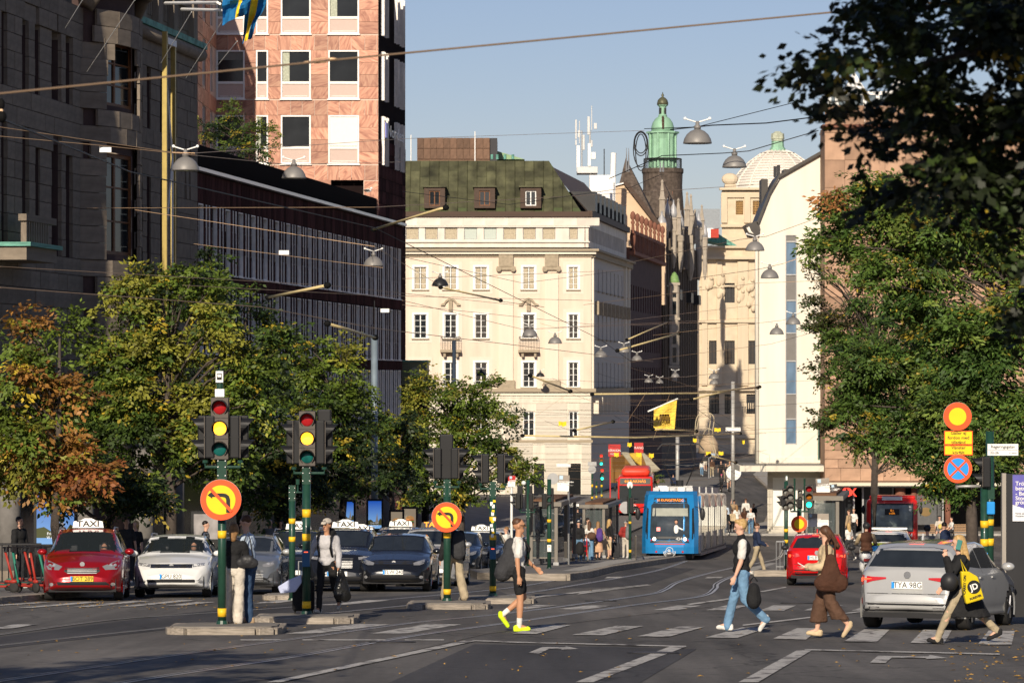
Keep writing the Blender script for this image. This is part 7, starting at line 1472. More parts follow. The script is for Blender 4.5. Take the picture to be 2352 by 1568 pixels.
for a in [(426,392,32,'largest pale lamp hanging in front of the granite store corner'),(675,410,28,'pale lamp hanging in front of the wing roof below the roof terrace tree'),(858,611,23,'pale lamp hanging in front of the right part of the dark wing'),(1011,657,19,'dark lamp over the upper left windows of the cream building',0,1),
(1602,330,33,'biggest grey lamp hanging against the sky right of the green lantern tower'),(1687,385,28,'grey lamp hanging just left of the theatre dome'),(1734,576,22,'grey lamp beside the theatre cornice at the downpipe of the pale house'),(1768,639,21,'grey lamp on the upper edge of the pale corner house'),(1784,768,16.5,'grey lamp on the middle of the pale corner house'),(1822,745,17,'grey lamp overlapping the blue window strip'),(1853,808,13,'small grey lamp at the edge of the olive lime tree'),
(1217,772,17.5,'grey lamp in front of the right-hand cream balcony'),(1275,789,16,'grey lamp between the right windows of the cream building'),(1380,820,15,'grey lamp in front of the shaded flank of the cream building'),(1433,809,13.5,'grey lamp right of the flank corner under the boom'),(1463,828,12.5,'small grey lamp against the red-brown stone house'),(1105,863,12,'small dark lamp over the rounded tree',0,1),(1241,865,10,'tiny dark lamp under the cream balcony',0,1),(1219,880,9.5,'tiny pale lamp near the cream building base windows'),(1162,885,7,'tiny pale lamp left of the cream base windows'),(1490,878,10,'tiny grey lamp beside the gothic house oriel'),(1515,880,9,'tiny grey lamp just right of its neighbour at the oriel foot'),(1551,866,10,'tiny grey lamp below the stone oriel'),(1640,882,11,'tiny pale lamp on the shaded theatre front'),(1640,870,13,'upper tiny pale lamp on the shaded theatre front'),(1360,888,8,'tiny lamp at the corner of the cream building')]: lamp(*a)
# ================================================ WIRES
def wire(pts,r,lab,m=None,sag=0.,group='overhead wires',name='overhead_wire',cat='wire'):
 P3 = [P(*q) for q in pts]; o0 = P3[0]; L = []
 for i in range(len(P3)-1):
  n_ = 8 if sag else 1
  for j in range(n_): t = j/n_; p = P3[i].lerp(P3[i+1],t); p.z -= sag*4*t*(1-t); L.append(p-o0)
 L.append(P3[-1]-o0); o = MB().tube(L,r,5).build(name,m or WIRE,None,tuple(o0)); return tag(o,lab,cat,group)
def boom(pts,lab,r=.035):
 P3 = [P(*q) for q in pts]; o0 = P3[0]; t = thing('registration_arm',lab,'wire support arm',tuple(o0),0,'yellowish arms holding the tram wires')
 MB().tube([p-o0 for p in P3],r,7).build('arm',mat('arm_beige',(.60,.48,.24),.45),t,smooth=True)
 for p in (P3[0],P3[-1]): MB().ell(tuple(p-o0),(r*2.6,r*2,r*2.2)).build('clamp',mat('clamp_brown',(.25,.12,.05),.5,.4),t)
wire([(-20,217,19),(700,145,20.5),(735,141,20.6),(2400,-18,25)],.0065,'nearest blurred pale wire rising across the whole picture')
t = thing('wire_tensioner','blurred ring-shaped tensioner on the nearest wire','wire fitting',tuple(P(735,141,20.6))); MB().tube([(-.035,0,-.012),(-.035,0,.012),(.035,0,.02),(.035,0,-.006),(-.035,0,-.012)],.004).build('frame',WIRE,t); MB().ell((-.07,0,-.006),(.03,.008,.009)).ell((.075,0,.014),(.03,.008,.009)).build('sockets',WIRE,t)
wire([(0,235,28),(5,265,28)],.02,'blurred insulator at the left picture edge'); t = thing('wire_insulator','blurred dark knotty insulator at the left picture edge','wire fitting',tuple(P(3,268,28))); MB().ell((0,0,0),(.045,.04,.05)).ell((0,0,.1),(.03,.03,.05)).build('body',mat('clamp_brown',(0,0,0)),t)
wire([(0,272,28),(300,395,50),(860,523,95),(1380,780,150),(1700,1010,210)],.012,'thick dark cable sloping from the left edge over the wing and cream building',WIRED)
for i,a in enumerate([([(0,292,80),(395,350,84),(447,352,84),(925,319,150),(1480,300,170)],.009,'pale span wire from the store to the far rooftops'),([(0,313,80),(240,335,82),(450,357,84),(660,378,96),(925,372,150)],.009,'pale span wire holding the two upper left lamps'),
([(200,478,110),(860,476,115),(1500,440,150),(1730,425,160)],.011,'copper wire crossing level over the wing'),([(0,660,70),(600,705,82),(870,755,90),(1500,830,140)],.010,'bright wire running over the left trees'),([(0,612,75),(450,638,85),(750,655,95),(1180,700,130)],.008,'thin wire over the top of the left trees'),
([(310,482,100),(860,566,98),(1010,655,148)],.008,'thin wire sloping over the wing to its lamp'),([(420,655,95),(850,678,110),(1360,690,150)],.009,'level copper wire across the wing floors'),([(445,560,100),(880,615,98)],.008,'faint wire behind the wing lamp'),
([(925,590,110),(1200,650,140),(1440,620,180)],.009,'dark wire sagging before the cream upper windows'),([(925,640,120),(1150,632,130),(1450,620,180)],.009,'copper wire at the upper row of cream windows'),([(925,690,120),(1200,756,150),(1620,740,200)],.01,'wire crossing the middle cream windows'),
([(925,700,120),(1360,745,150),(1740,700,200)],.009,'wire just below the cream middle windows'),([(990,655,125),(1150,692,130),(1250,705,133)],.01,'short dark wire by the upper arm'),([(1480,296,92),(1600,292,86),(1840,232,90)],.010,'dark wire carrying the biggest lamp against the sky',),
([(1540,298,90),(1635,288,86),(1760,283,88),(1880,268,90)],.016,'thick drooping cable right of the biggest lamp'),([(1400,410,110),(1520,358,103),(1660,352,100),(1720,347,100),(1880,300,100)],.014,'thick dark cable through the lamp left of the dome'),
([(925,440,115),(1170,470,120),(1450,430,125),(1520,400,110)],.010,'dark cable sagging before the green mansard'),([(1440,604,160),(1700,550,130),(1760,543,128),(1880,500,130)],.011,'wire carrying the lamp at the dome building'),([(1590,640,150),(1745,618,135),(1800,605,134),(1900,570,134)],.011,'wire carrying the lamp on the pale house top'),
([(1340,700,160),(1740,650,140),(2000,640,140)],.009,'pale wire over the theatre and pale house'),([(1500,770,170),(1800,735,165),(1880,700,160)],.009,'wire holding the two mid lamps of the pale house'),([(1420,835,185),(1770,790,170),(1880,760,165)],.009,'lower wire crossing the blue window strip'),([(1240,742,150),(1275,752,150),(1640,735,180),(1740,730,180)],.008,'thin wire over the flank pilasters')]):
 wire(a[0],a[1],a[2],WIRED if 'dark' in a[2] or 'cable' in a[2] else None,group=None)
t = thing('cable_coil','coil of spare black cable hanging from the wire beside the lantern tower','cable coil',tuple(P(1472,302,110))); K = 110/F
for k,(rx,rz,cz) in enumerate([(16,28,-28),(14,24,-26),(17,40,-42),(12,42,-48)]): MB().tube([(rx*K*math.cos(a),.01*k,(cz+rz*math.sin(a))*K) for a in [2*math.pi*i/20 for i in range(21)]],.018,5).build('loop',WIRED,t)
# the dense web over the junction beyond the tram stop
rw_ = random.Random(12)
for i in range(27):
 y0 = 868+i*9+rw_.uniform(-6,6); d_ = 150+rw_.uniform(-10,90); x0 = 880 if rw_.random() < .35 else rw_.uniform(1180,1420); x1 = rw_.choice([1740,1745,1760,1660,1890]); dy = rw_.uniform(-38,14)
 if y0+dy > 1108: continue
 xm = rw_.uniform(1380,1600); wire([(x0,y0,d_),(xm,y0+dy*.4+rw_.uniform(2,14),d_+12),(x1,y0+dy,d_+25)],rw_.uniform(.006,.011),'one of the many thin tram wires crossing above the tram and the junction',WIRE if rw_.random() < .6 else WIRED,group='dense tram wires over the junction')
for i in range(10):
 x0 = rw_.uniform(1240,1500); y0 = rw_.uniform(820,1000); wire([(x0,y0,160),(x0+rw_.uniform(180,330),y0+rw_.uniform(60,160),220)],.007,'one of the slanting tram wires between the cream building and the far mast',WIRE if i % 2 else WIRED,group='slanting tram wires')
for i,px_ in enumerate([(1500,1500,1300),(1180,1270,960),(1440,1445,905)]): wire([(px_[0],1010-i*20,190),(px_[1]+40,900,190)],.006,['thin drop wire over the tram stop left of the flag','thin drop wire before the base of the cream building','thin drop wire at the flank corner of the cream building'][i],group='drop wires')
for i,a in enumerate([([(858,527,98),(1010,480,90),(1024,477,90)],'long beige arm reaching right from the wing over the sky gap'),([(617,683,84),(752,655,80)],'beige arm left over the light green tree'),([(752,743,84),(862,775,90)],'beige arm sloping down to the blue-grey mast'),([(1012,660,128),(1150,690,132)],'beige arm below the dark cream lamp'),([(1358,792,165),(1440,780,170),(1533,740,178)][1:],'beige arm in front of the gothic oriel'),([(1418,805,170),(1560,765,175)],'pale arm below the one at the oriel'),([(1588,917,180),(1680,895,200),(1745,888,205)],'pale arm left of the far mast'),([(1218,862,160),(1310,898,165)],'pale arm over the rounded tree top'),([(1320,988,175),(1408,968,180)],'pale arm by the base windows of the cream corner'),([(1200,1000,170),(1460,1005,175),(1700,995,200)],'long cream coloured strut crossing above the tram stop'),([(1360,905,180),(1600,903,190),(1740,890,200)],'long pale strut crossing below the oriel'),([(1500,985,190),(1600,990,195)],'short pale arm under the yellow flag'),([(1630,1045,200),(1690,1062,205)],'short pale arm near the far mast')]): boom([tuple(q) for q in a[0]],a[1],.045 if i > 4 else .035)
for i,(pts) in enumerate([[(1600,985,215),(1608,955,215),(1625,947,215),(1640,960,215),(1636,1000,215),(1645,1045,215)],[(1596,1000,216),(1600,960,216),(1616,946,216),(1632,955,216),(1628,1000,216),(1640,1040,216)],[(1610,1010,217),(1622,985,217),(1636,990,217),(1638,1020,217),(1650,1048,217)]]): P3 = smooth([P(*q) for q in pts],4); o = MB().tube([p-P3[0] for p in P3],.03,6).build('feeder_cable',mat('feeder_cable',(.45,.38,.26),.5),None,tuple(P3[0])); tag(o,['outermost tall loop of pale feeder cable above the far street','inner tall loop of pale feeder cable above the far street','lowest and rightmost loop of pale feeder cable by the mast'][i],'cable','looped feeder cables')
YT = mat('yellow_tag',(.80,.56,.02),.6)
for i,(x,y,d_,w_) in enumerate([(1292,973,160,15),(1467,1044,180,10),(1496,1046,180,9),(1416,1044,190,9),(1648,987,200,12),(1627,1041,205,9),(1656,1041,205,9),(1596,1011,200,7),(1446,1021,190,8),(1707,1015,205,6)]):
 t = thing('wire_marker','yellow marker tag on the wires %s' % ['in front of the cream base window','left under the yellow flag','right under the yellow flag','in front of the red restaurant boards','at the top right of the cable loops','lower left of the far mast','lower and nearest the far mast','below the middle of the gothic house','above the red restaurant boards','in front of the theatre foot'][i],'marker',tuple(P(x,y,d_))); k = d_/F; MB().prism([(-w_*k*.6,-.10),(-.05,-.07),(0,-.14),(w_*k*.6,-.08),(w_*k*.6,.12),(.02,.09),(-w_*k*.6,.13)],1,0,.02).build('tag',YT,t)
for i,(x,y,d_) in enumerate([(242,344,82),(652,580,95),(884,713,110)]): t = thing('junction_box','small white box clipped to the wires %s' % ['in front of the granite store','before the middle of the wing','near the right end of the wing'][i],'junction box',tuple(P(x,y,d_))); MB().box(-.14,.14,0,.08,-.06,.06).build('box',WHITE,t)
# flags at the top left
def flag(name,lab,pts,d,stripes,cat='flag'):
 t = thing(name,lab,cat,tuple(P(*pts[0],d))); o = P(*pts[0],d); n = len(pts)//2
 me = MB();
 for nm,m,a,b in stripes:
  q = MB(); N = 12
  L = [P(*pts[i],d)-o for i in range(4)]
  f = lambda u,v: (L[0].lerp(L[1],u)).lerp(L[3].lerp(L[2],u),v)+Vector((0,.12*math.sin(u*9+v*5)+.05*math.sin(v*17),.03*math.sin(u*11)))
  for i in range(N):
   for j in range(6): u0,u1 = i/N,(i+1)/N; v0,v1 = a+(b-a)*j/6,a+(b-a)*(j+1)/6; q.quad(f(u0,v0),f(u1,v0),f(u1,v1),f(u0,v1))
  q.build(nm,m,t,smooth=True)
 return t
FB = mat('flag_blue',(.01,.13,.32),.8); FY = mat('flag_yellow',(.85,.62,.03),.8)
fd_ = 72
flag('flag','folded blue and yellow Swedish flag, left of the pair at the top edge',[(512,-30),(510,56),(566,28),(588,-40)],fd_,[('blue_field',FB,0,.55),('yellow_cross',FY,.55,.68),('blue_field',FB,.68,1)])
flag('flag','narrow hanging blue and yellow Swedish flag, right of the pair',[(570,-30),(556,98),(578,84),(622,-20)],fd_+.6,[('blue_field',FB,0,.25),('yellow_cross',FY,.25,.62),('blue_field',FB,.62,1)])
for i,(a,b) in enumerate([((380,8),(500,6)),((418,22),(512,24)),((452,6),(505,9))]): t = thing('flagpole','white horizontal flagpole reaching out from the store roof, %s' % ['upper','lower','middle'][i]+' one of three','flagpole',tuple(P(*a,100))); MB().cyl((0,0,0),tuple(P(*b,74)-P(*a,100)),.05,.03,8).build('pole',WHITE,t)
for i,(a,b) in enumerate([((150,65),(190,0)),((200,165),(310,0)),((370,145),(440,28)),((427,180),(510,50)),((484,170),(545,95)),((540,200),(505,172))][:5]): wire([(*a,104),(*b,80)],.010,'pale guy line on the store facade, %s from the left edge' % ['first','second','third','fourth','fifth'][i],WHITE,group='guy lines of the flagpoles',name='guy_line')
# yellow castle flag and restaurant at the corner beyond
t = thing('hanging_flag','yellow flag with dark castle emblem on a slanting white pole','flag',tuple(P(1488,945,235))); K = 235/F; o = P(1488,945,235)
MB().cyl((0,0,0),tuple(P(1557,915,235)-o),.06,.05,8).build('pole',WHITE,t)
q = MB(); L = [P(x,y,235)-o for x,y in ((1502,939),(1555,917),(1549,986),(1501,988))]; N = 10
for i in range(N):
 for j in range(8): f = lambda u,v: L[0].lerp(L[1],u).lerp(L[3].lerp(L[2],u),v)+Vector((0,-.05+.1*math.sin(u*8+v*3),0)); q.quad(f(i/N,j/8),f((i+1)/N,j/8),f((i+1)/N,(j+1)/8),f(i/N,(j+1)/8))
q.build('cloth',mat('flag_ochre',(.80,.55,.08),.8),t,smooth=True); c = P(1526,958,234.6)-o; q = MB(); s_ = 9*K
for x in (-1,-.35,.35,1): q.box(c.x+x*s_-.07,c.x+x*s_+.07,c.y-.02,c.y,c.z-s_*.8,c.z+s_*.8)
q.box(c.x-s_,c.x+s_,c.y-.02,c.y,c.z-s_*.85,c.z-s_*.7).box(c.x-s_,c.x+s_,c.y-.02,c.y,c.z+.1,c.z+.2); q.build('castle_emblem',mat('emblem_brown',(.14,.08,.01),.8),t); text('SLOTTET','lettering',mat('emblem_brown',(0,0,0)),t,(c.x,c.y-.03,c.z-s_*1.2),.22,(R(90),0,0))
t = thing('corner_restaurant','corner restaurant with red sign boards and slanting grey awnings','restaurant',tuple(P(1400,1095,262))); K = 262/F
def bx_(px0,px1,py0,py1,y0,y1,nm,m): return piece(t,nm,m,(px0-1400)*K,(px1-1400)*K,y0,y1,(1095-py1)*K,(1095-py0)*K)
RB2 = mat('red_board',(.42,.03,.03),.6); o = bx_(1397,1425,1020,1048,-.2,0,'sign_board',RB2); text('LEBANON','lettering',WHITE,t,(11*K,-.23,(1095-1034)*K),.26,sx=.8); text('MEZE BAR','lettering',WHITE,t,(11*K,-.23,(1095-1042)*K),.18,sx=.8); bx_(1460,1481,1018,1042,3,3.2,'sign_board',RB2); text('RANG','lettering',WHITE,t,(71*K,2.97,(1095-1030)*K),.26)
bx_(1405,1500,1045,1110,2,2.2,'glazing',mat('warm_dim_glass',(.10,.055,.02),.2,emit=(1,.45,.1),es=.15)); bx_(1400,1403,1040,1150,-.1,0,'post',RB2); bx_(1415,1440,1100,1104,-.3,2,'sill',RB2)
for a,m in [([(1427,1038),(1443,1038),(1482,1083),(1462,1083)],'awning_grey'),([(1443,1040),(1474,1040),(1471,1068),(1458,1058)],'awning_yellow'),([(1474,1040),(1480,1040),(1514,1076),(1490,1085)],'awning_grey')]:
 mm = mat(m,(.33,.30,.22) if 'grey' in m else (.72,.48,.06),.8); mb = MB(); v = [((x-1400)*K,(-2.0 if y > 1050 else 0),(1095-y)*K) for x,y in a]; mb.quad(*v); mb.quad(*[(x,y+.03,z-.05) for x,y,z in v][::-1]); mb.build('awning',mm,t)
# wider balcony plants under the awning
q = crown_mesh('foliage',[((1480-1400)*K,-1.8,(1095-1096)*K,.6,1),((1455-1400)*K,-1.8,(1095-1098)*K,.45,1),((1500-1400)*K,-1.8,(1095-1094)*K,.5,0)],1500,.12,PALB,55,LEAF); pl = thing('potted_shrub','low green shrubs in planters under the restaurant awning','plant',tuple(P(1400,1095,262))); obj('foliage',q,pl); piece(pl,'planter',BRN,(1445-1400)*K,(1512-1400)*K,-2.1,-1.6,(1095-1108)*K,(1095-1098)*K)
sc_ = thing('yellow_scaffold_net','beige domed parasol at the far end of the shaded street','parasol',tuple(P(1628,1040,300))); MB().lathe([(.95,0),(.8,.9),(.45,1.5),(.05,1.75)],n=12).build('canopy',mat('parasol_beige',(.40,.30,.20),.8),sc_,smooth=True); MB().cyl((0,0,-2.2),(0,0,0),.05).build('pole',GREYM,sc_)
# ================================================ left shop fronts: screens, posters, pillars
def screen(px0,px1,py0,py1,d,lab,kind):
 k = d/F; t = thing('advert_screen',lab,'advert screen',(PX((px0+px1)/2,d),d,PZ(py1,d))); w_ = (px1-px0)*k; h = (py1-py0)*k; MB().box(-w_/2-.08,w_/2+.08,.01,.2,-.3,h+.08).build('frame',BLK,t)
 if kind == 'sky':
  sm_ = bpy.data.materials.get('screen_sky')
  if not sm_:
   sm_ = bpy.data.materials.new('screen_sky'); sm_.use_nodes = True; n = sm_.node_tree.nodes; l = sm_.node_tree.links; b = n['Principled BSDF']; b.inputs['Roughness'].default_value = .3; tc = n.new('ShaderNodeTexCoord'); sx = n.new('ShaderNodeSeparateXYZ'); l.new(tc.outputs['Generated'],sx.inputs[0]); cr = n.new('ShaderNodeValToRGB'); l.new(sx.outputs[2],cr.inputs[0]); cr.color_ramp.elements[0].color = (.25,.5,.85,1); cr.color_ramp.elements[1].color = (.01,.09,.5,1); l.new(cr.outputs[0],b.inputs['Emission Color']); b.inputs['Emission Strength'].default_value = .75; b.inputs['Base Color'].default_value = (.01,.02,.05,1)
  MB().box(-w_/2,w_/2,0,.01,0,h).build('display',sm_,t); mb = MB(); mb.prism([(w_*.02,h*.22),(w_*.30,h*.22),(w_*.24,h*.34),(w_*.21,h*.45),(w_*.17,h*.58),(w_*.13,h*.45),(w_*.08,h*.33)],1,-.012,-.004); mb.build('pictured_tree',mat('pictured_grey',(.05,.05,.05),.6,emit=(.22,.2,.19),es=.8),t)
  mb = MB(); mb.prism([(-w_/2,.12*h),(w_/2,.12*h),(w_/2,.34*h),(w_*.4,.38*h),(w_*.28,.26*h),(-w_*.1,.24*h),(-w_*.3,.33*h),(-w_/2,.30*h)],1,-.006,-.002); mb.build('pictured_wood',mat('pictured_wood',(.02,.03,.01),.6,emit=(.07,.06,.02),es=.7),t)
  for i,s_ in enumerate(['Frisk luft?','Vi öppnar','nu']): text(s_,'lettering',mat('screen_text',(.5,.5,.5),.5,emit=(.7,.7,.75),es=.7),t,(-w_*.02,-.016,h*.20-i*h*.075),h*.075,ext=.001)
 elif kind == 'burger':
  MB().box(-w_/2,w_/2,0,.01,0,h).build('display',mat('screen_cream',(.1,.1,.08),.5,emit=(.32,.25,.17),es=.7),t)
  for z,c,hh in [(.36,(.45,.2,.06),.10),(.44,(.10,.05,.02),.06),(.50,(.12,.25,.03),.04),(.55,(.5,.06,.03),.04),(.60,(.55,.27,.09),.12)]: MB().ell((0,-.004,h*z),(w_*.36,.012,h*hh)).build('pictured_burger',mat('burger_%d' % int(z*100),c,.6,emit=c,es=.6),t)
  MB().box(-w_/2,w_/2,-.004,0,0,h*.14).build('pictured_leaves',mat('burger_leaf',(.05,.12,.02),.6,emit=(.05,.12,.02),es=.6),t)
 else:
  MB().box(-w_/2,w_/2,0,.01,0,h).build('display',mat('poster_pale',(.25,.23,.22),.6,var=.4,scale=3,emit=(.3,.28,.26),es=.12),t); MB().box(-w_/2,w_/2,-.005,0,0,h*.28).build('caption_bar',BLK,t); text('styrelse','lettering',WHITE,t,(0,-.01,h*.16),h*.13,ext=.001)
 return t
screen(84,170,1129,1249,94,'lit blue sky advert screen behind the red taxi','sky'); screen(846,876,1150,1213,131,'farther lit blue sky advert screen beyond the black cars','sky'); screen(790,812,1152,1200,128,'narrow lit green and blue advert panel left of the farther blue screen','sky')
screen(898,924,1175,1226,136,'burger advert panel behind the silver off-road car','burger'); screen(928,955,1168,1224,139,'second burger advert panel beside the shop pillar','burger'); screen(445,505,1180,1260,97,'pale poster with black caption bar behind the white estate car','pale')
for i,px_ in enumerate([20,190,330,400,640,888,952]):
 d_ = -27.6/((px_-1176)/F-S) if False else 27.4/((1176-px_)/F+S); t = thing('shop_pillar','granite pillar of the shaded shopping arcade, %s' % ['at the left picture edge','right of the big blue screen','above the white estate car','left of the pale poster','behind the second signal pole','between the two advert groups','right of the burger adverts'][i],'pillar',(PX(px_,d_),d_,g(d_)+.13)); MB().cyl((0,0,0),(0,0,4.2),.35,n=14).build('shaft',mat('arcade_pillar',(.16,.15,.14),.7,var=.2),t,smooth=True); MB().cyl((0,0,0),(0,0,.3),.42,n=14).build('base',NKG,t)
t = thing('arcade_wall','dark arcade wall with unlit shop glazing behind the left trees','building',(0,0,CZ)); mb = MB(); A = [(LX(-28.6,96),96),(LX(-28.6,127.6),127.6),(LX(-32.8,140),140),(LX(-32.8,197),197)]
for i in (0,2): (x0,y0),(x1,y1) = A[i],A[i+1]; mb.quad((x0,y0,g(y0)-CZ),(x1,y1,g(y1)-CZ-1),(x1,y1,g(y1)-CZ+4.3),(x0,y0,g(y0)-CZ+4.3))
mb.build('glazing',mat('dark_shop_glass',(.012,.012,.014),.15,var=.6,scale=.4),t)
# rental scooters at the left edge
SCR = mat('scooter_red',(.30,.03,.02),.5); SCG = mat('scooter_green',(.02,.16,.11),.5)
def scooter(px_,d_,m,lab,rz,group):
 t = thing('rental_scooter',lab,'scooter',(PX(px_,d_),d_,g(d_)+.15),rz,group)
 MB().box(-.075,.075,-.25,.62,.12,.17).build('deck',m,t,bevel=.02); MB().tube([(0,-.42,.20),(0,-.18,1.02)],.03,8).build('stem',m,t,smooth=True); MB().tube([(-.22,-.22,1.06),(.22,-.22,1.06)],.018,6).build('handlebar',BLACKP,t); MB().box(-.06,.06,-.27,-.18,.95,1.08).build('display',BLACKP,t)
 for y in (-.42,.68): w_ = MB(); w_.lathe([(.05,-.03),(.12,-.03),(.12,.03),(.05,.03)],n=14,axis='x'); w_.build('wheel',RUBBER,t,(0,y,.12),smooth=True)
 MB().ell((0,-.40,.26),(.05,.10,.05)).build('mudguard',m,t,smooth=True); MB().ell((0,.68,.22),(.06,.13,.04)).build('rear_mudguard',m,t,smooth=True)
for i,(px_,d_,m,rz,lab) in enumerate([(-6,80,SCR,.5,'red rental scooter cut by the left picture edge'),(18,81,SCG,.3,'green rental scooter in the row left of the red taxi'),(40,82.5,SCR,.45,'red rental scooter, second in the row from the left edge'),(58,80.5,SCR,.3,'red rental scooter in the middle of the row by the taxi'),(74,83,SCG,.4,'green rental scooter nearly hidden among the red ones'),(86,81.5,SCR,.35,'red rental scooter nearest to the red taxi'),(104,85,SCR,.5,'red rental scooter behind the front of the red taxi')]): scooter(px_,d_,m,lab,rz*2.6,None)
railing([(PX(-10,84),84),(PX(95,84),84)],1.05,'dark bicycle rail behind the rental scooters',BLACKM,7)
# ================================================ PEOPLE
def cloth(n,c,r=.85): return mat('cloth_'+n,c,r,var=.26,scale=6,bump=.9,bscale=18)
CL = {k: cloth(k,v) for k,v in dict(white=(.62,.60,.56),offwhite=(.50,.45,.38),black=(.014,.014,.015),charcoal=(.035,.035,.038),jeans=(.13,.24,.37),paleblue=(.40,.48,.58),navy=(.015,.025,.06),brown=(.085,.045,.028),darkbrown=(.06,.025,.014),beige=(.48,.37,.23),tan=(.36,.25,.15),lightgrey=(.42,.41,.42),red=(.28,.03,.025),neon=(.62,.85,.02),grey=(.16,.16,.16),floral=(.50,.30,.18),darkjeans=(.03,.06,.12),khaki=(.33,.27,.18),pink=(.60,.10,.22),yellow=(.62,.45,.12),olive=(.10,.09,.04),purple=(.08,.04,.20)).items()}
SK = {'fair': mat('skin_fair',(.58,.34,.24),.55,var=.05),'tan': mat('skin_tan',(.45,.23,.13),.5,var=.05),'dark': mat('skin_dark',(.14,.07,.045),.5,var=.05)}
HR = {'blond': mat('hair_blond',(.42,.27,.11),.5,var=.35,scale=30),'brown': mat('hair_brown',(.075,.035,.018),.5,var=.35,scale=30),'dark': mat('hair_dark',(.014,.010,.008),.45,var=.3,scale=30),'light': mat('hair_light_brown',(.24,.13,.055),.5,var=.35,scale=30),'grey': mat('hair_grey',(.30,.29,.28),.6)}
V3 = lambda *a: Vector(a)
_ptex = bpy.data.textures.new('cloth_folds','CLOUDS'); _ptex.noise_scale = .11
def rem(mb,name,m,par,vox,fold=0.):
 o = mb.build(name,m,par,smooth=True); r = o.modifiers.new('remesh','REMESH'); r.mode = 'VOXEL'; r.voxel_size = vox; r.use_smooth_shade = True
 s = o.modifiers.new('smooth','SMOOTH'); s.iterations = 4 if vox < .02 else 2; s.factor = .5
 if fold: d_ = o.modifiers.new('folds','DISPLACE'); d_.texture = _ptex; d_.strength = fold; d_.mid_level = .5; d_.texture_coords = 'LOCAL'
 return o
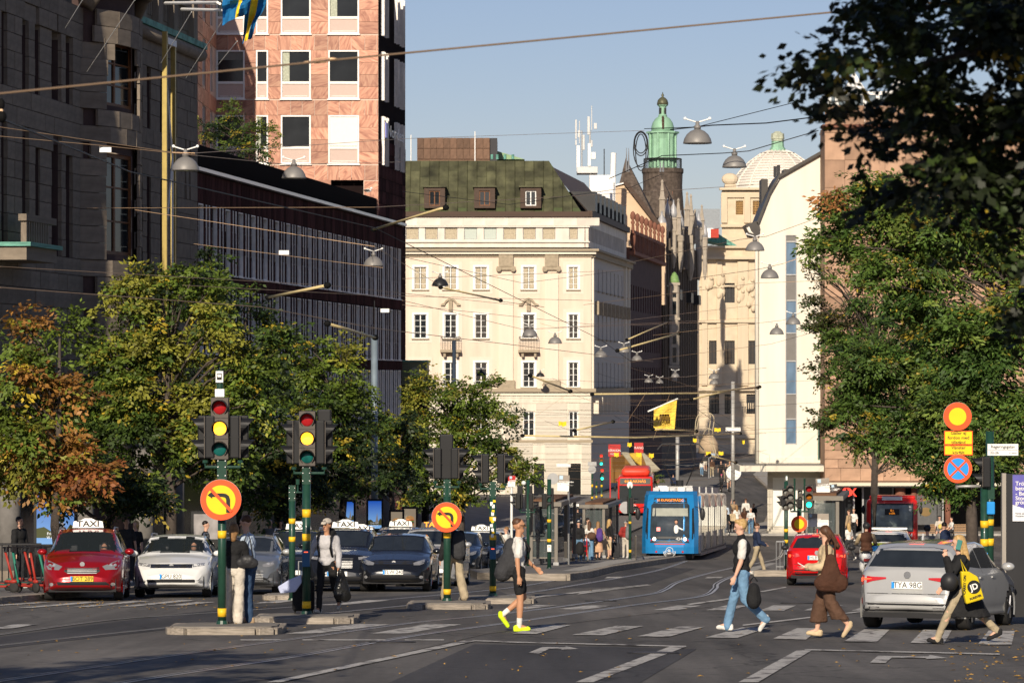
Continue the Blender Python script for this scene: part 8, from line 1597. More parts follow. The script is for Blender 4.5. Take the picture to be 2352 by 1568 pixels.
def person(label,px,d,h=1.75,head=180,legs=((0,0,0),(0,0,0)),arms=((5,8,10),(5,8,10)),top=('shirt','white','short'),bottom=('trousers','jeans'),shoes='white',skin='fair',hair=('brown','short'),look=0.,lean=0.,vox=None,base=0.,group=None,glasses=False,hat=None,socks=None,woman=False,z=None,xy=None,nod=0.,vest=None):
 X,Y = xy if xy else (PX(px,d),d); s = h/1.78; near = d < 90; vox = vox or (.0125 if near else .026); rnd = random.Random(int(px*7+d))
 t = thing('person',label,'person',(X,Y,0),-R(head),group)
 hipz = .94*s; hw_ = (.095 if not woman else .10)*s; sw = (.185 if not woman else .160)*s; body = MB(); trs = MB(); shr = MB(); sho = [MB(),MB()]; J = {}
 mz = 9; feet = []
 for i,sd_ in enumerate((-1,1)):
  a,k,f = [R(v) for v in legs[i]]; hp = V3(sd_*hw_,0,hipz); th = V3(sd_*.015,math.sin(a),-math.cos(a)).normalized()*.445*s; kn = hp+th; sh = V3(0,math.sin(a-k),-math.cos(a-k))*.43*s; an = kn+sh
  fa = (a-k) if f == 0 and False else f; fd2 = V3(sd_*.12,math.cos(f),math.sin(f)).normalized(); hl_ = an-V3(0,0,.045*s)-fd2*.055*s; to = hl_+fd2*.235*s+V3(0,0,-.0)
  J[i] = (hp,kn,an,hl_,to,fd2); mz = min(mz,hl_.z-.04*s,to.z-.035*s)
 dz = -mz; gz = g(Y)+base if z is None else z; t.location.z = gz
 U_ = V3(0,0,dz)
 ln = R(lean); up = V3(0,math.sin(ln),math.cos(ln)); pel = V3(0,0,hipz)+U_; wst = pel+up*.16*s; che = pel+up*.36*s; nk_ = pel+up*.52*s; hd_ = nk_+up*.07*s+V3(0,.015*s,.105*s); fw = V3(math.sin(R(look)),math.cos(R(look)),-math.sin(R(nod))).normalized(); sdv = V3(fw.y,-fw.x,0).normalized()
 hq = Matrix((sdv,fw,sdv.cross(fw))).transposed(); w_ = 1 if not woman else .88
 ro = (fw*0+V3(0,0,0))
 # torso
 body.ell(pel,(.155*s*w_,.105*s,.12*s)).ell(wst,(.135*s*w_,.095*s,.14*s)).ell(che,(.165*s*w_,.11*s,.17*s)).cap(nk_-up*.07*s+V3(-sw*.85,0,0),nk_-up*.07*s+V3(sw*.85,0,0),.052*s,.052*s).cap(nk_-up*.05*s,hd_-V3(0,0,.07*s),.056*s,.052*s)
 hv = lambda x,y,z_: hd_+hq@V3(x*s,y*s,z_*s)
 body.ell(hv(0,-.01,.025),(.075*s,.095*s,.098*s),14,10,hq).cap(hv(0,.025,-.05),hv(0,.05,-.075),.050*s,.036*s).cap(hv(0,.085,.01),hv(0,.106,-.022),.010*s,.016*s).cap(hv(-.03,.082,.03),hv(.03,.082,.03),.014*s,.014*s)
 for sd_ in (-1,1): body.ell(hv(sd_*.078,-.01,.0),(.012*s,.022*s,.034*s),8,6,hq)
 for i,sd_ in enumerate((-1,1)):
  hp,kn,an,hl_,to,fd2 = [v+U_ if j < 5 else v for j,v in enumerate(J[i])]
  body.cap(hp,kn,.088*s,.058*s).cap(kn,kn.lerp(an,.35),.056*s,.058*s).cap(kn.lerp(an,.35),an,.057*s,.036*s).cap(an,to-fd2*.04*s,.036*s,.028*s)
  b = bottom[0]
  if b in ('trousers','wide','slim'):
   e = {'trousers': (.098,.076,.068),'wide': (.102,.090,.098),'slim': (.094,.068,.054)}[b]; trs.cap(hp,kn,e[0]*s,e[1]*s).cap(kn,an+V3(0,0,.015),e[1]*s,e[2]*s)
   trs.cap(kn.lerp(an,.6),an+(an-kn).normalized()*.03*s,e[2]*s,e[2]*1.02*s,.9)
  elif b == 'shorts': trs.cap(hp,hp.lerp(kn,.72),.104*s,.090*s)
  sm_ = sho[i]; hh = hl_; sm_.cap(hh+V3(0,0,0),to-fd2*.045*s,.040*s,.036*s).cap(hh+V3(0,0,.025*s),an.lerp(hh,.5),.042*s,.046*s).cap(hh+V3(0,0,-.012*s),to-fd2*.03*s+V3(0,0,-.010*s),.042*s,.034*s)
  # arms
  fl_,el,ab_ = [R(v) for v in arms[i]]; shd = nk_-up*.075*s+V3(sd_*sw,0,0); ua = V3(sd_*math.sin(ab_),math.sin(fl_)*math.cos(ab_),-math.cos(fl_)*math.cos(ab_))*.285*s; elb = shd+ua; inw = -.25*math.sin(el) if el > .3 else 0
  fa_ = V3(sd_*(math.sin(ab_)*.6+inw),math.sin(fl_+el),-math.cos(fl_+el)).normalized(); wr_ = elb+fa_*.245*s; J['w%d' % i] = wr_; J['f%d' % i] = fa_; J['e%d' % i] = elb
  body.cap(shd,elb,.050*s,.040*s).cap(elb,elb.lerp(wr_,.3),.041*s,.040*s).cap(elb.lerp(wr_,.3),wr_,.040*s,.026*s)
  pl_ = wr_+fa_*.075*s; sdx = V3(0,1,0) if abs(fa_.y) < .8 else V3(1,0,0); sdx = (sdx-fa_*sdx.dot(fa_)).normalized(); nr = fa_.cross(sdx)*(-sd_)
  for q_ in (-.022,-.007,.008,.022): body.cap(wr_+fa_*.01*s+sdx*q_*.5*s,pl_+sdx*q_*s+fa_*.012*s,.016*s,.014*s)
  if near:
   for q_,L_ in ((-.027,.058),(-.009,.070),(.009,.074),(.027,.064)): a0 = pl_+sdx*q_*s+fa_*.012*s; a1 = a0+fa_*L_*.55*s+nr*.006*s+sdx*q_*.25*s; body.cap(a0,a1,.0100*s,.0092*s,n=7).cap(a1,a1+(fa_*.8+nr*.5).normalized()*L_*.5*s,.0092*s,.0080*s,n=7)
   body.cap(wr_+fa_*.02*s+sdx*.02*s,wr_+fa_*.06*s+sdx*.048*s+nr*.01*s,.012*s,.010*s,n=7).cap(wr_+fa_*.06*s+sdx*.048*s+nr*.01*s,wr_+fa_*.09*s+sdx*.052*s+nr*.02*s,.010*s,.008*s,n=7)
  else: body.cap(pl_,pl_+fa_*.06*s+nr*.02*s,.024*s,.015*s)
  kind,_,sl = top
  inf = {'shirt': .014,'sweater': .022,'jacket': .030,'coat': .032,'vest': .03,'blouse': .026}[kind if kind in ('shirt','sweater','jacket','coat','vest','blouse') else 'shirt']*s
  if sl == 'short': shr.cap(shd+V3(-sd_*.02,0,0),shd.lerp(elb,.72),.058*s+inf,.052*s+inf*1.2)
  elif sl == 'long': shr.cap(shd,elb,.054*s+inf,.044*s+inf).cap(elb,wr_-fa_*.01,.044*s+inf,.032*s+inf)
  elif sl == 'rolled': shr.cap(shd,elb,.054*s+inf,.046*s+inf).cap(elb,elb.lerp(wr_,.55),.046*s+inf,.042*s+inf)
 sh1 = nk_-up*.075*s
 shr.ell(pel+up*.05*s,(.155*s*w_+inf,.105*s+inf,.11*s)).ell(wst,(.145*s*w_+inf,.10*s+inf,.15*s)).ell(che,(.170*s*w_+inf,.115*s+inf,.17*s)).cap(sh1+V3(-sw*.8,0,0),sh1+V3(sw*.8,0,0),.054*s+inf*.8,.054*s+inf*.8).cap(sh1,nk_-up*.012*s,.066*s,.058*s)
 if top[0] == 'coat': shr.frus(wst,.165*s,.135*s,pel-V3(0,.06*s,.45*s),.24*s,.38*s)
 if top[0] == 'sweater': shr.ell(pel+up*.0,(.165*s,.125*s,.10*s))
 bk,bc = bottom
 if bk in ('skirt','dress','culotte'):
  lo_ = {'skirt': .62,'dress': .55,'culotte': .74}[bk]*s
  if bk == 'culotte':
   for i in (0,1): hp,kn,an = [v+U_ for v in J[i][:3]]; b_ = kn.lerp(an,.55); trs.cap(hp,kn,.112*s,.10*s,1,12).frus(kn+V3(0,0,.06*s),.115*s,.115*s,b_-V3(0,0,.06*s),.125*s,.15*s)
  else: mid = (J[0][1]+J[1][1])/2+U_; trs.frus(pel+V3(0,0,.06*s),.16*s,.13*s,V3(mid.x,mid.y,mid.z-(.02 if bk == 'skirt' else .14)),(.19 if bk == 'skirt' else .25)*s,(.17 if bk == 'skirt' else .24)*s)
 trs.ell(pel,(.165*s*w_,.120*s,.13*s))
 if bk in ('trousers','wide','slim','shorts'): trs.ell(pel+V3(0,-.02*s,-.03*s),(.155*s*w_,.12*s,.11*s))
 rem(body,'body',SK[skin],t,vox)
 if vest: vb = MB(); e = inf+.016*s; vb.ell(pel+up*.03*s,(.16*s+e,.115*s+e,.09*s)).ell(wst,(.145*s+e,.105*s+e,.15*s)).ell(che,(.168*s+e,.12*s+e,.17*s)).cap(sh1+V3(-sw*.55,0,0),sh1+V3(sw*.55,0,0),.06*s+e,.06*s+e).cap(sh1,nk_+up*.02*s,.07*s,.070*s); rem(vb,'body_warmer',CL[vest],t,vox*1.2,.015)
 rem(trs,{'skirt': 'skirt','dress': 'dress_skirt','shorts': 'shorts'}.get(bk,'trousers'),CL[bc],t,vox*1.2,.03 if near else 0); rem(shr,top[0] if top[0] in ('coat','jacket','sweater') else 'shirt',CL[top[1]],t,vox*1.2,.03 if near else 0)
 for b in sho: rem(b,'shoe',CL[shoes] if shoes in CL else shoes,t,vox if near else .02)
 if socks:
  for i in (0,1): kn,an = J[i][1]+U_,J[i][2]+U_; MB().cap(an.lerp(kn,.28),an.lerp(kn,-.02),.046*s,.044*s).build('sock',CL[socks],t,smooth=True)
 if near:                                       # eyes, brows, mouth
  for sd_ in (-1,1): MB().ell(hv(sd_*.030,.082,.012),(.012*s,.008*s,.007*s),8,6,hq).build('eye',BLK,t); MB().cap(hv(sd_*.018,.093,.030),hv(sd_*.044,.083,.030),.005*s,.004*s,n=6).build('eyebrow',HR['brown'],t)
  MB().cap(hv(-.020,.094,-.052),hv(.020,.094,-.052),.006*s,.006*s,n=6).build('mouth',mat('lips',(.35,.11,.09),.5),t)
 if hair:
  hc,st = hair; hm = MB(); hm.ell(hv(0,-.025,.052),(.084*s,.098*s,.085*s),14,8,hq)
  if st == 'buzz': hm = MB(); hm.ell(hv(0,-.026,.052),(.076*s,.092*s,.080*s),14,8,hq)
  if st == 'quiff': hm.ell(hv(0,.04,.10),(.06*s,.05*s,.035*s),10,6,hq).ell(hv(0,-.03,.02),(.088*s,.085*s,.07*s),12,6,hq)
  if st == 'long':
   hm.ell(hv(0,-.03,.03),(.092*s,.10*s,.10*s),12,8,hq).cap(hv(-.03,-.07,.0),hv(-.035,-.11,-.26),.058*s,.045*s).cap(hv(.03,-.07,.0),hv(.035,-.11,-.28),.058*s,.042*s).cap(hv(.07,-.02,.02),hv(.075,-.03,-.18),.03*s,.022*s).cap(hv(-.07,-.02,.02),hv(-.075,-.03,-.18),.03*s,.022*s)
  if st == 'bob': hm.ell(hv(0,-.03,.0),(.10*s,.10*s,.12*s),12,8,hq).cap(hv(0,-.06,-.05),hv(0,-.08,-.15),.085*s,.06*s)
  if st == 'tail': hm.cap(hv(0,-.11,.03),hv(0,-.14,-.2),.03*s,.018*s)
  rem(hm,'hair',HR[hc],t,vox,.02 if near else 0)
 if hat == 'cap': m_ = MB(); m_.ell(hv(0,-.015,.075),(.088*s,.105*s,.075*s),14,8,hq).cap(hv(-.04,.10,.055),hv(.04,.10,.055),.03*s,.03*s,.4).cap(hv(-.03,.13,.045),hv(.03,.13,.045),.025*s,.025*s,.35); rem(m_,'cap',CL['offwhite'],t,.013); text('NY','cap_letters',BLK,t,tuple(hv(0,.098,.085)),.05,(R(80),0,R(180-look)),ext=.002)
 if hat == 'flat': MB().ell(hv(0,.01,.085),(.095*s,.12*s,.045*s),12,6,hq).build('cap',CL['charcoal'],t,smooth=True)
 if hat == 'helmet': MB().ell(hv(0,-.01,.06),(.115*s,.13*s,.115*s),14,8,hq).build('helmet',BLACKP,t,smooth=True)
 if hat == 'pinkhelmet': MB().ell(hv(0,-.01,.06),(.10*s,.12*s,.10*s),14,8,hq).build('helmet',CL['pink'],t,smooth=True)
 if glasses:
  m_ = MB()
  for sd_ in (-1,1): m_.ell(hv(sd_*.034,.096,.012),(.027*s,.005*s,.019*s),10,5,hq).cap(hv(sd_*.065,.085,.016),hv(sd_*.08,.0,.012),.004,.004,n=5)
  m_.build('sunglasses',BLK,t)
 t['_'] = 0; del t['_']
 return t,{k: (t.matrix_basis@v if isinstance(v,Vector) else v) for k,v in dict(lw=J['w0'],rw=J['w1'],che=che,wst=wst,hd=hd_,pel=pel).items()},J
def bag(name,label,cat,mb_parts,loc,rz=0,group=None):
 t = thing(name,label,cat,tuple(loc),rz,group)
 for nm,mb,m,*r in mb_parts: rem(mb,nm,m,t,.014,.02) if r else mb.build(nm,m,t,smooth=True)
 return t
def feet(py): return GD(py)
# --- near pedestrians ---------------------------------------------------------
SB = lambda: None
t,A,J = person('man in white T-shirt, black shorts and neon yellow trainers walking to the right',1190,56.3,1.86,84,legs=((12,62,-55),(3,5,3)),arms=((24,24,12),(-8,12,14)),top=('shirt','white','short'),bottom=('shorts','black'),shoes='neon',skin='tan',hair=('brown','buzz'),glasses=True,socks='white',look=3)
bp = MB().cap((0,0,-.20),(0,.02,.16),.17,.12,1.).cap((0,-.12,-.30),(0,-.05,-.1),.15,.14,1.); st_ = MB().tube([(-.13,.06,.20),(-.13,.22,.25),(-.13,.31,.10),(-.12,.28,-.12),(-.08,.1,-.24)],.022,6).tube([(.13,.06,.20),(.13,.22,.25),(.13,.31,.10),(.12,.28,-.12),(.08,.1,-.24)],.022,6)
bag('backpack','dark grey backpack worn by the man in neon trainers','backpack',[('pack',bp,CL['charcoal'],1),('strap',st_,CL['black'])],A['che']+Vector((-.13,.0,-.12)),R(-84))
t,A,J = person('blond young man in black body warmer and light jeans crossing to the left',1703,55.5,1.83,268,legs=((-6,40,-58),(15,2,3)),arms=((6,16,8),(-16,4,8)),top=('shirt','white','short'),bottom=('trousers','jeans'),shoes='white',hair=('blond','quiff'),vest='black',nod=8)
bg = MB().cap((0,0,-.09),(0,0,.05),.16,.13,.8); hd2 = MB().tube([(0,-.06,.2),(0,0,.28),(0,.06,.2)],.012)
bag('bag','black bag carried low behind the blond young man','bag',[('pouch',bg,CL['black'],1),('handle',hd2,CL['black'])],on(1734,1455)+Vector((0,.25,.63)),R(80))
t,A,J = person('long-haired woman in beige jacket and brown culottes looking at her phone',1897,52.8,1.71,268,legs=((-8,34,-55),(10,3,4)),arms=((6,84,4),(10,78,4)),top=('jacket','beige','long'),bottom=('culotte','brown'),shoes='beige',hair=('brown','long'),woman=True,nod=24)
ph = A['lw']+Vector((-.12,.04,.03)); m_ = MB().box(-.08,.08,-.035,.035,-.006,.006); tag(m_.build('phone',PLW,None,tuple(ph),(0,R(30),0),bevel=.005),'pale phone held by the woman in brown culottes','phone')
b1 = MB().cap((-.12,0,-.26),(.12,0,-.26),.14,.15,.55).cap((0,0,-.2),(0,0,.10),.19,.09,.5); b2 = MB().tube([(-.06,0,.08),(-.07,.02,.36),(0,.05,.46),(.07,.02,.36),(.06,0,.08)],.022)
bag('shoulder_bag','large soft dark brown bag on the shoulder of the woman with the phone','bag',[('pouch',b1,CL['darkbrown'],1),('strap',b2,CL['darkbrown'])],A['che']+Vector((.05,-.27,-.16)))
t,A,J = person('blonde woman in long black coat and beige trousers phoning as she strides left',2212,50.5,1.70,268,legs=((33,10,10),(-32,14,-28)),arms=((38,128,8),(8,40,10)),top=('coat','black','long'),bottom=('slim','khaki'),shoes='black',hair=('blond','long'),woman=True,lean=6,nod=6)
m_ = MB().box(-.037,.037,-.006,.006,-.075,.075); tag(m_.build('phone',mat('phone_case_green',(.05,.20,.18),.4),None,tuple(A['hd']+Vector((.0,-.10,-.02))),(0,R(14),0),bevel=.008),'green phone held to the ear by the blonde woman','phone')
hm = MB().ell((0,0,0),(.135,.12,.14),18,12); o = tag(hm.build('helmet',BLACKP,None,tuple(P(2181,1335,50.1)),smooth=True),'black cycle helmet hanging from the arm of the phoning woman','helmet'); MB().tube([(.02,0,.13),(.06,0,.22),(.03,0,.14)],.008).build('strap',CL['black'],o)
yb = thing('shopping_bag','yellow plastic shopping bag with JD roundel on the phoning woman','bag',tuple(P(2228,1346,50.05))); yb.rotation_euler = (0,R(-20),R(8)); bm_ = MB(); bm_.prism([(-.15,-.22),(.13,-.24),(.15,.10),(.05,.22),(-.06,.26),(-.12,.05)],1,-.05,.05); bm_.build('bag_body',mat('bag_yellow',(.62,.46,.01),.4),yb,bevel=.02); MB().cyl((.04,-.056,-.02),(.04,-.05,-.02),.10,n=22).build('roundel',BLK,yb); text('JD','lettering',WHITE,yb,(.04,-.062,-.02),.12,ext=.001,bold=.003); text('FOREVER','lettering',BLK,yb,(.01,-.056,-.17),.045,ext=.001,bold=.002); text('CARRY ON','lettering',BLK,yb,(-.08,-.056,.06),.055,(R(90),R(-68),0),ext=.001,bold=.002); MB().tube([(-.02,0,.22),(.0,0,.42),(.03,0,.22)],.01).build('handle',mat('bag_yellow',(0,0,0)),yb)
# couple on the first island
t,A,J = person('woman with shoulder-length fair hair, black top and white trousers seen from behind',538,56.25,1.65,12,legs=((2,3,0),(-6,4,0)),arms=((18,60,14),(14,50,10)),top=('blouse','black','long'),bottom=('wide','offwhite'),shoes='tan',hair=('light','bob'),woman=True,base=.13)
bg = MB().cap((-.10,0,-.06),(.10,0,-.06),.09,.09,.5).ell((0,0,-.02),(.14,.06,.1)); st_ = MB().tube([(-.1,0,0),(-.05,.08,.30),(0,.12,.46),(.05,.08,.3),(.1,0,0)],.012)
bag('shoulder_bag','shiny black handbag between the embracing couple','bag',[('pouch',bg,BLACKP,1),('strap',st_,BLACKP)],A['wst']+Vector((.22,-.10,.02)))
person('man in pale blue shirt and jeans leaning close to the fair-haired woman',573,56.6,1.78,285,legs=((0,4,0),(6,6,0)),arms=((22,40,10),(20,40,8)),top=('shirt','paleblue','long'),bottom=('trousers','darkjeans'),shoes='tan',hair=('brown','short'),look=-6,lean=5,nod=14,base=.13)
# man with the cap and his things
t,A,J = person('man in white cap and pale grey sweatshirt walking with luggage',751,62.3,1.73,196,legs=((-14,30,-35),(14,6,8)),arms=((8,10,12),(14,30,24)),top=('sweater','lightgrey','long'),bottom=('slim','black'),shoes='offwhite',skin='tan',hair=('brown','short'),hat='cap',look=14,base=.13)
st_ = MB().tube([(-.14,-.02,.22),(-.13,.14,.14),(-.12,.16,-.06),(-.12,.05,-.22)],.022,6).tube([(.14,-.02,.22),(.13,.14,.14),(.12,.16,-.06),(.12,.05,-.22)],.022,6); bp = MB().cap((0,-.17,-.2),(0,-.17,.18),.15,.13,.8)
bag('backpack','black backpack worn by the man in the white cap','backpack',[('pack',bp,CL['black'],1),('strap',st_,CL['black'])],A['che']-Vector((0,0,.02)),R(-196))
b1 = MB().cap((0,0,-.48),(.02,0,-.05),.12,.05,.6).cap((.10,.02,-.50),(.04,0,-.08),.12,.05,.6).cap((.06,.1,-.45),(.03,.02,-.1),.10,.05,.7); bag('garment_bags','crumpled black plastic carrier bags held by the man in the white cap','bag',[('bags',b1,mat('bin_liner_black',(.012,.012,.012),.25,var=.3,bump=1.,bscale=9),1)],A['lw']+Vector((.02,-.08,-.02)) if A['lw'].x > A['rw'].x else A['rw']+Vector((.02,-.08,-.02)))
sc2 = thing('suitcase','black upright suitcase beside the second signal pole','suitcase',tuple(P(697,1408,62.4))); rbox(-.20,.20,-.12,.12,.05,.60,'shell',CL['black'],sc2,.05); MB().tube([(-.09,0,.6),(-.09,0,.95),(.09,0,.95),(.09,0,.6)],.012).build('handle',GREYM,sc2); [MB().cyl((x,0,.03),(x+.03,0,.03),.035,n=10).build('wheel',RUBBER,sc2) for x in (-.17,.14)]
pk = MB(); pk.prism([(-.22,-.13),(.05,-.16),(.20,-.02),(.22,.12),(-.02,.08),(-.24,.0)],1,-.06,.06); tag(pk.build('paper_package',mat('pale_blue_paper',(.42,.46,.62),.7,bump=.5),None,tuple(P(668,1340,61.9)),(0,R(-12),0),bevel=.02),'pale blue wrapped package lying slanted on the black suitcase','package')
# man at the third pole
t,A,J = person('man in black jacket and beige trousers seen from behind at the third signal pole',1041,72.9,1.80,330,legs=((14,6,0),(-16,6,-10)),arms=((4,14,8),(0,10,8)),top=('jacket','black','long'),bottom=('wide','khaki'),shoes='black',hair=('grey','short'),base=.13)
bag('backpack','grey-brown backpack worn by the man at the third signal pole','backpack',[('pack',MB().cap((0,0,-.2),(0,0,.12),.16,.13,.8),CL['charcoal'],1)],A['che']+Vector((.12,-.20,-.10)),0)
person('man in navy blazer and beige trousers stepping onto the right island',1738,116,1.74,80,legs=((24,8,8),(-16,14,-20)),arms=((10,70,8),(8,60,8)),top=('jacket','navy','long'),bottom=('trousers','khaki'),shoes='white',hair=('brown','short'),nod=20,look=6,base=.03,vox=.018)
person('boy in white T-shirt with a dark backpack strap seen beyond the fourth signal pole',1163,126,1.62,320,legs=((6,4,0),(-8,10,0)),top=('shirt','white','short'),bottom=('shorts','black'),hair=('light','short'),look=-40,base=.0,vox=.02)
# --- on the platform
B_ = .2; GPf = 'people waiting on the tram stop platform'
t,A,J = person('elderly man in dark jacket and cap pushing a red walking frame',1329,139.5,1.64,182,arms=((20,34,10),(20,34,10)),top=('jacket','black','long'),bottom=('trousers','jeans'),hair=('grey','short'),hat='flat',lean=6,base=B_,group=GPf)
ro_ = thing('walking_frame','red walking frame with a black bag in front of the elderly man','walking frame',(PX(1332,138.6),138.6,g(138.6)+B_)); rf_ = MB()
for x in (-.28,.28): rf_.tube([(x,.30,.92),(x,.12,.85),(x,-.05,.3),(x*1.05,-.2,.1)],.022).tube([(x,.1,.6),(x*1.05,.3,.1)],.02)
rf_.tube([(-.28,.0,.42),(.28,.0,.42)],.02).tube([(-.28,.05,.62),(.28,.05,.62)],.02); rf_.build('frame',RE2,ro_,smooth=True)
for x in (-.29,.29):
 for y in (-.2,.3): w_ = MB(); w_.lathe([(.05,-.02),(.10,-.02),(.10,.02),(.05,.02)],n=12,axis='x'); w_.build('wheel',RUBBER,ro_,(x,y,.10))
MB().cap((0,-.08,.42),(0,-.08,.66),.18,.15,.7).build('basket_bag',CL['black'],ro_,smooth=True)
person('young man with dark hair looking right behind the waiting women',1350,149,1.78,60,top=('shirt','offwhite','short'),bottom=('trousers','darkjeans'),hair=('dark','short'),base=B_,group=GPf)
t,A,J = person('brown-haired woman in white top and flared jeans with a brown bag',1354,143,1.62,15,top=('shirt','white','short'),bottom=('wide','jeans'),hair=('brown','long'),woman=True,base=B_,group=GPf)
bag('shoulder_bag','brown leather bag on the back of the woman in flared jeans','bag',[('pouch',MB().ell((0,0,0),(.20,.10,.17)),CL['brown'])],A['wst']+Vector((.08,-.2,.0)))
person('small child in pale blue T-shirt beside the woman in flared jeans',1346.5,140.8,1.12,20,top=('shirt','paleblue','short'),bottom=('trousers','khaki'),hair=('brown','short'),base=B_,group=GPf)
t,A,J = person('woman in flowery dress with a purple backpack',1374,143.5,1.63,15,legs=((8,4,0),(-8,14,-10)),arms=((0,10,8),(20,12,24)),top=('shirt','floral','short'),bottom=('dress','floral'),shoes='black',hair=('light','long'),woman=True,base=B_,group=GPf)
bag('backpack','purple backpack on the woman in the flowery dress','backpack',[('pack',MB().cap((0,0,-.16),(0,0,.14),.16,.13,.7),CL['purple'],1)],A['che']+Vector((.05,-.2,-.12)),0)
t,A,J = person('tall blonde woman in black dress facing right towards the tram',1400,147,1.72,70,arms=((20,30,10),(4,20,10)),top=('jacket','black','long'),bottom=('skirt','black'),shoes='tan',hair=('blond','long'),woman=True,base=B_,group=GPf)
pb2 = thing('paper_bag','tan paper carrier bag held between the flowery and the black dress','bag',tuple(P(1392.5,1262,144.5))); MB().box(-.21,.21,-.08,.08,0,.42).build('bag_body',CL['beige'],pb2); MB().tube([(-.08,0,.42),(-.06,0,.56),(.06,0,.56),(.08,0,.42)],.012).build('handle',CL['beige'],pb2)
sc3 = thing('suitcase','black suitcase with raised handle beside the woman in the black dress','suitcase',(PX(1413,147.5),147.5,g(147.5)+B_)); rbox(-.2,.2,-.13,.13,.05,.70,'shell',CL['charcoal'],sc3,.05); MB().tube([(-.09,0,.7),(-.09,0,1.05),(.09,0,1.05),(.09,0,.7)],.014).build('handle',CHROME,sc3)
t,A,J = person('man in dark red jacket and pale trousers near the tram front',1437,151,1.66,25,arms=((-10,60,20),(0,10,8)),top=('jacket','red','long'),bottom=('trousers','offwhite'),hair=('grey','short'),hat='flat',base=B_,group=GPf)
bag('backpack','grey backpack on the man in the dark red jacket','backpack',[('pack',MB().cap((0,0,-.16),(0,0,.16),.15,.13,.8),CL['grey'],1)],A['che']+Vector((.12,-.2,-.08)),0)
# --- group crossing at the right of the tram
GPc = 'people crossing beyond the tram'; WK = ((18,6,5),(-16,20,-25)); WK2 = ((-14,22,-25),(18,5,5))
for lab,px_,d_,h_,hdg,tp,bt,hr,wm,bs_ in [('man in dark grey jumper at the left of the crossing group',1654.5,224,1.76,5,('sweater','charcoal','long'),('trousers','darkjeans'),('brown','short'),0,0),('man in light blue shirt with rolled sleeves in the crossing group',1665.5,222,1.82,8,('shirt','paleblue','rolled'),('trousers','darkjeans'),('light','short'),0,0),
('slim woman in black with a ponytail in the crossing group',1669,213,1.62,0,('shirt','black','long'),('slim','charcoal'),('light','tail'),1,0),('woman in loose beige shirt in the crossing group',1682,214,1.62,4,('sweater','beige','long'),('slim','black'),('brown','tail'),1,0),('long-haired woman in white with a blue bag in the crossing group',1692,219,1.74,350,('shirt','white','short'),('skirt','white'),('light','long'),1,0),
('person in pink-beige top raising an arm to the eyes in the crossing group',1686,229,1.82,20,('shirt','tan','short'),('trousers','darkjeans'),('dark','short'),0,0),('woman in brown top and khaki trousers in the crossing group',1710,216,1.68,4,('shirt','darkbrown','short'),('wide','khaki'),('brown','long'),1,0),('man in white shirt walking away in the crossing group',1713,231,1.85,0,('shirt','white','long'),('trousers','charcoal'),('brown','short'),0,0),
('grey-haired man in white T-shirt and jeans walking towards the camera',1724.5,213,1.75,182,('shirt','white','short'),('trousers','jeans'),('grey','short'),0,0),('dark-haired person beside the wall at the right of the crossing group',1731,224,1.70,200,('shirt','black','short'),('trousers','charcoal'),('dark','short'),0,0)]:
 person(lab,px_,d_,h_,hdg,legs=WK if int(px_) % 2 else WK2,top=tp,bottom=bt,hair=hr,woman=bool(wm),arms=((100,60,20),(5,8,10)) if 'raising' in lab else ((14,10,10),(-12,12,10)),glasses=False,group=GPc,shoes='white' if int(px_) % 3 else 'black')
GPh = 'people farther up the street'
for lab,px_,d_,h_,hdg,tp,bt,hr,wm in [('dark-haired woman in white blouse and jeans walking up the street',1612,335,1.55,0,('shirt','white','long'),('trousers','jeans'),('dark','long'),1),('man in dark jacket and white shorts walking up the street',1620,352,1.88,0,('jacket','charcoal','long'),('shorts','offwhite'),('dark','short'),0),('man in brown jacket and khaki trousers walking up the street',1635,330,1.86,0,('jacket','brown','long'),('trousers','khaki'),('dark','short'),0),
('man in blue shirt in the deep shade up the street',1637,372,1.85,0,('shirt','paleblue','long'),('trousers','charcoal'),('dark','short'),0),('tall man in black T-shirt and sunglasses coming down the street',1656,318,1.95,180,('shirt','black','short'),('trousers','black'),('dark','short'),0),('person in black top and sand trousers beside the tall man',1667,316,1.78,180,('shirt','black','short'),('trousers','khaki'),('brown','short'),0),
('person in orange patterned shirt walking left of the tram roof',1565,262,1.78,170,('shirt','yellow','short'),('shorts','khaki'),('light','short'),0),('person in dark clothes near the restaurant terrace',1546,285,1.75,40,('jacket','navy','long'),('trousers','black'),('dark','short'),0),('fair man just left of the pale mast',1676,320,1.85,180,('shirt','tan','short'),('trousers','khaki'),('blond','short'),0)]:
 person(lab,px_,d_,h_,hdg,legs=WK if int(px_) % 2 else WK2,top=tp,bottom=bt,hair=hr,woman=bool(wm),group=GPh,base=.1)
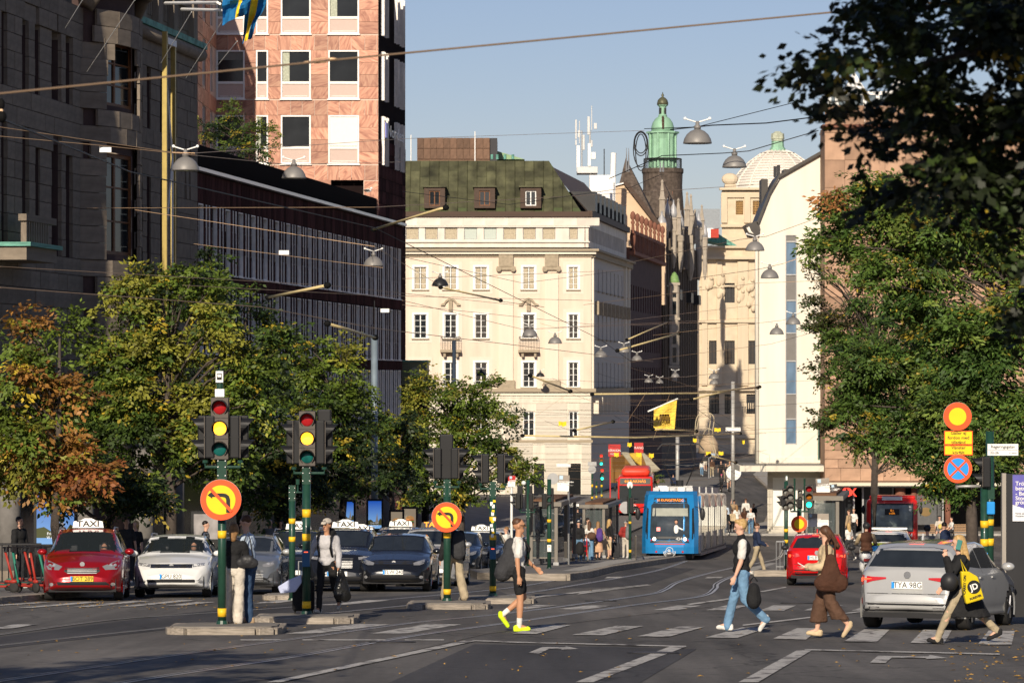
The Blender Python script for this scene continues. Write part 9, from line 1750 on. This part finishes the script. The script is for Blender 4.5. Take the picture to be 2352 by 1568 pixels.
# --- bicycles, motorcycles
def bike(label,X,Y,rz,m,z=None):
 t = thing('bicycle',label,'bicycle',(X,Y,g(Y)),rz,'bicycles');
 for y in (-.52,.52): w_ = MB(); w_.lathe([(.30,-.02),(.34,-.02),(.34,.02),(.30,.02)],n=20,axis='x'); w_.build('wheel',RUBBER,t,(0,y,.34))
 MB().tube([(0,-.52,.34),(0,-.15,.35),(0,-.25,.85),(0,.38,.80),(0,-.15,.35)],.022).tube([(0,.52,.34),(0,.38,.95)],.022).build('frame',m,t); MB().tube([(-.28,.34,1.0),(0,.38,.98),(.28,.34,1.0)],.018).build('handlebar',BLACKP,t); MB().ell((0,-.28,.92),(.08,.14,.04)).build('saddle',BLACKP,t); return t
RID = dict(legs=((60,70,0),(28,40,0)),arms=((45,20,8),(45,20,8)),lean=12)
for lab,blab,px_,d_,h_,tp,bt,ht in [('child cyclist with a bright pink helmet coming down the street','small dark bicycle under the child with the pink helmet',1657,291,1.45,('jacket','charcoal','long'),('slim','black'),'pinkhelmet'),('cyclist in white T-shirt and cap in the middle of the three riders','bicycle of the rider in the white T-shirt',1674,294,1.8,('shirt','white','short'),('shorts','offwhite'),'flat'),('woman cyclist in black jacket and black helmet, rightmost of the three riders','bicycle of the rider in the black jacket',1684,291,1.7,('jacket','black','long'),('slim','black'),'helmet')]:
 X = PX(px_,d_); bike(blab,X,d_,math.pi,BLACKM); person(lab,px_,d_+.25,h_,180,top=tp,bottom=bt,hair=('dark','short'),hat=ht,z=g(d_)+.22,**RID)
def motorbike(label,X,Y,rz,m,front):
 t = thing('motorcycle',label,'motorcycle',(X,Y,g(Y)),rz)
 for y in (-.65,.65): w_ = MB(); w_.lathe([(.16,-.07),(.29,-.075),(.30,0),(.29,.075),(.16,.07)],n=20,axis='x'); w_.build('wheel',RUBBER,t,(0,y,.30),smooth=True)
 MB().cap((0,-.5,.72),(0,.35,.70),.17,.19,1).cap((0,.1,.45),(0,-.2,.40),.2,.2).build('body',m,t,smooth=True); MB().cap((0,.45,.9),(0,.62,.4),.17,.12).build('fairing',m,t,smooth=True); MB().ell((0,-.28,.86),(.15,.36,.06)).build('seat',BLACKP,t,smooth=True); MB().tube([(-.36,.32,1.06),(0,.45,1.02),(.36,.32,1.06)],.02).build('handlebar',BLACKP,t)
 MB().ell((0,.70,.86),(.09,.04,.09)).build('headlight',mat('lit_headlight',(0,0,0)) if front else HLG,t); MB().box(-.1,.1,-.80,-.78,.62,.70).build('tail_light',REDL,t); p_ = MB().box(-.1,.1,-.83,-.81,.42,.58).build('number_plate',PLW,t)
 if not front: text('CHN','plate_number',BLK,p_,(0,-.832,.545),.06,ext=.001); text('270','plate_number',BLK,p_,(0,-.832,.475),.06,ext=.001)
 for x in (-.42,.42): MB().ell((x,.33,1.2),(.07,.03,.045)).build('mirror',BLACKP,t)
 return t
motorbike('pale scooter with plate CHN 270 between the red hatchback and the silver estate',PX(1988,106),106,-.05,WHITE,False)
t,A,J = person('scooter rider in dark brown hooded waistcoat and patterned helmet seen from behind',1990,106.1,1.80,4,top=('jacket','beige','long'),bottom=('trousers','khaki'),hat='helmet',legs=((62,80,0),(62,80,0)),arms=((50,14,16),(50,14,16)),z=g(106)+.20,vest='darkbrown',vox=.018)
motorbike('dark motorcycle with lit headlamp waiting behind the platform railing',PX(1326,213),213,math.pi+.1,NVY,True)
person('motorcyclist in black with helmet on the waiting motorcycle',1327,213.4,1.78,180,top=('jacket','black','long'),bottom=('trousers','black'),hat='helmet',legs=((62,80,0),(62,80,0)),arms=((50,14,16),(50,14,16)),z=g(213)+.2)
bike('bicycle of the helmeted cyclist behind the silver estate roof',PX(2131,98),98,0,BLACKM); person('cyclist with a slotted black helmet behind the silver estate roof',2131,98,1.62,0,top=('jacket','grey','long'),bottom=('trousers','black'),hat='helmet',z=g(98)+.12,vox=.02,**RID)
t,A,J = person('dark-haired cyclist with navy backpack above the silver estate roof',2170,95,1.72,0,top=('shirt','grey','short'),bottom=('trousers','black'),hair=('dark','short'),z=g(95)+.14,vox=.02,**RID); bike('bicycle of the rider with the navy backpack',PX(2170,95),95,0,BLACKM)
bag('backpack','navy backpack on the dark-haired cyclist','backpack',[('pack',MB().cap((0,0,-.2),(0,0,.15),.18,.15,.7),CL['navy'],1)],A['che']+Vector((0,-.2,-.05)))
# --- restaurant side
for lab,px_,d_,h_,hdg,tp,bt,hr,wm in [('man in grey-brown blazer walking left past the restaurant door',1950,196,1.85,300,('jacket','tan','long'),('trousers','charcoal'),('brown','short'),0),('woman in white and green at the restaurant door',1961,202,1.8,200,('shirt','white','short'),('trousers','black'),('light','tail'),1),('fair woman in patterned trousers with a black bag by the right shelter',1949,150,1.68,330,('shirt','white','short'),('trousers','charcoal'),('blond','long'),1)]:
 person(lab,px_,d_,h_,hdg,legs=WK,top=tp,bottom=bt,hair=hr,woman=bool(wm),base=.1)
bn = thing('bench','long slatted wooden bench in front of the restaurant plinth','bench',(PX(2138,196),196,g(196)+.13)); SL = mat('bench_wood',(.32,.20,.11),.7,var=.2)
for i in range(4): piece(bn,'slat',SL,0,2.6,.08*i,.08*i+.06,.43,.46);
for i in range(5): piece(bn,'back_slat',SL,0,2.6,.36,.40,.52+i*.09,.58+i*.09)
for x in (.1,1.3,2.45): piece(bn,'leg',BLACKM,x,x+.06,.0,.38,0,.43)
SIT = dict(legs=((82,80,0),(76,84,0)),arms=((20,40,8),(20,40,8)))
t,A,J = person('seated man in cap and shorts with an orange bag on the bench',2158,195.9,1.8,195,top=('shirt','offwhite','short'),bottom=('shorts','grey'),hat='flat',base=.13,**SIT); tag(MB().ell((0,0,0),(.12,.08,.16)).build('hip_bag',CL['yellow'],None,tuple(A['wst']+Vector((0,-.25,.05))),smooth=True),'orange bag on the lap of the seated man','bag')
person('seated dark-haired woman in white on the bench looking left',2186,195.9,1.7,250,top=('shirt','white','short'),bottom=('trousers','charcoal'),hair=('dark','tail'),woman=True,base=.13,**SIT)
# --- shaded left pavement
for lab,px_,d_,h_,hdg,tp,hr,wm in [('man in dark T-shirt in the arcade shade above the white estate car',290,93,1.78,160,('shirt','charcoal','short'),('brown','short'),0),('woman in black in the arcade shade between the red and white cars',312,96,1.7,200,('shirt','black','short'),('blond','bob'),1),('dark-clad person in front of the pale poster',472,94,1.7,90,('shirt','black','long'),('dark','short'),1),('man in tan jacket and glasses in front of the farther blue screen',795,118,1.78,180,('jacket','tan','long'),('dark','short'),0),
('bald man in the shade behind the dark blue taxi',620,112,1.75,180,('jacket','grey','long'),('grey','buzz'),0),('dark-haired person in the shade left of the man in tan',758,114,1.74,150,('jacket','black','long'),('dark','short'),0),('person in black by the scooters at the left edge',44,86,1.8,120,('jacket','black','long'),('dark','short'),0),('person in the shade behind the couple, seen between the poles',645,114,1.72,180,('jacket','navy','long'),('dark','bob'),1)]:
 person(lab,px_,d_,h_,hdg,top=tp,bottom=('trousers','charcoal'),hair=hr,woman=bool(wm),base=.13,vox=.022)
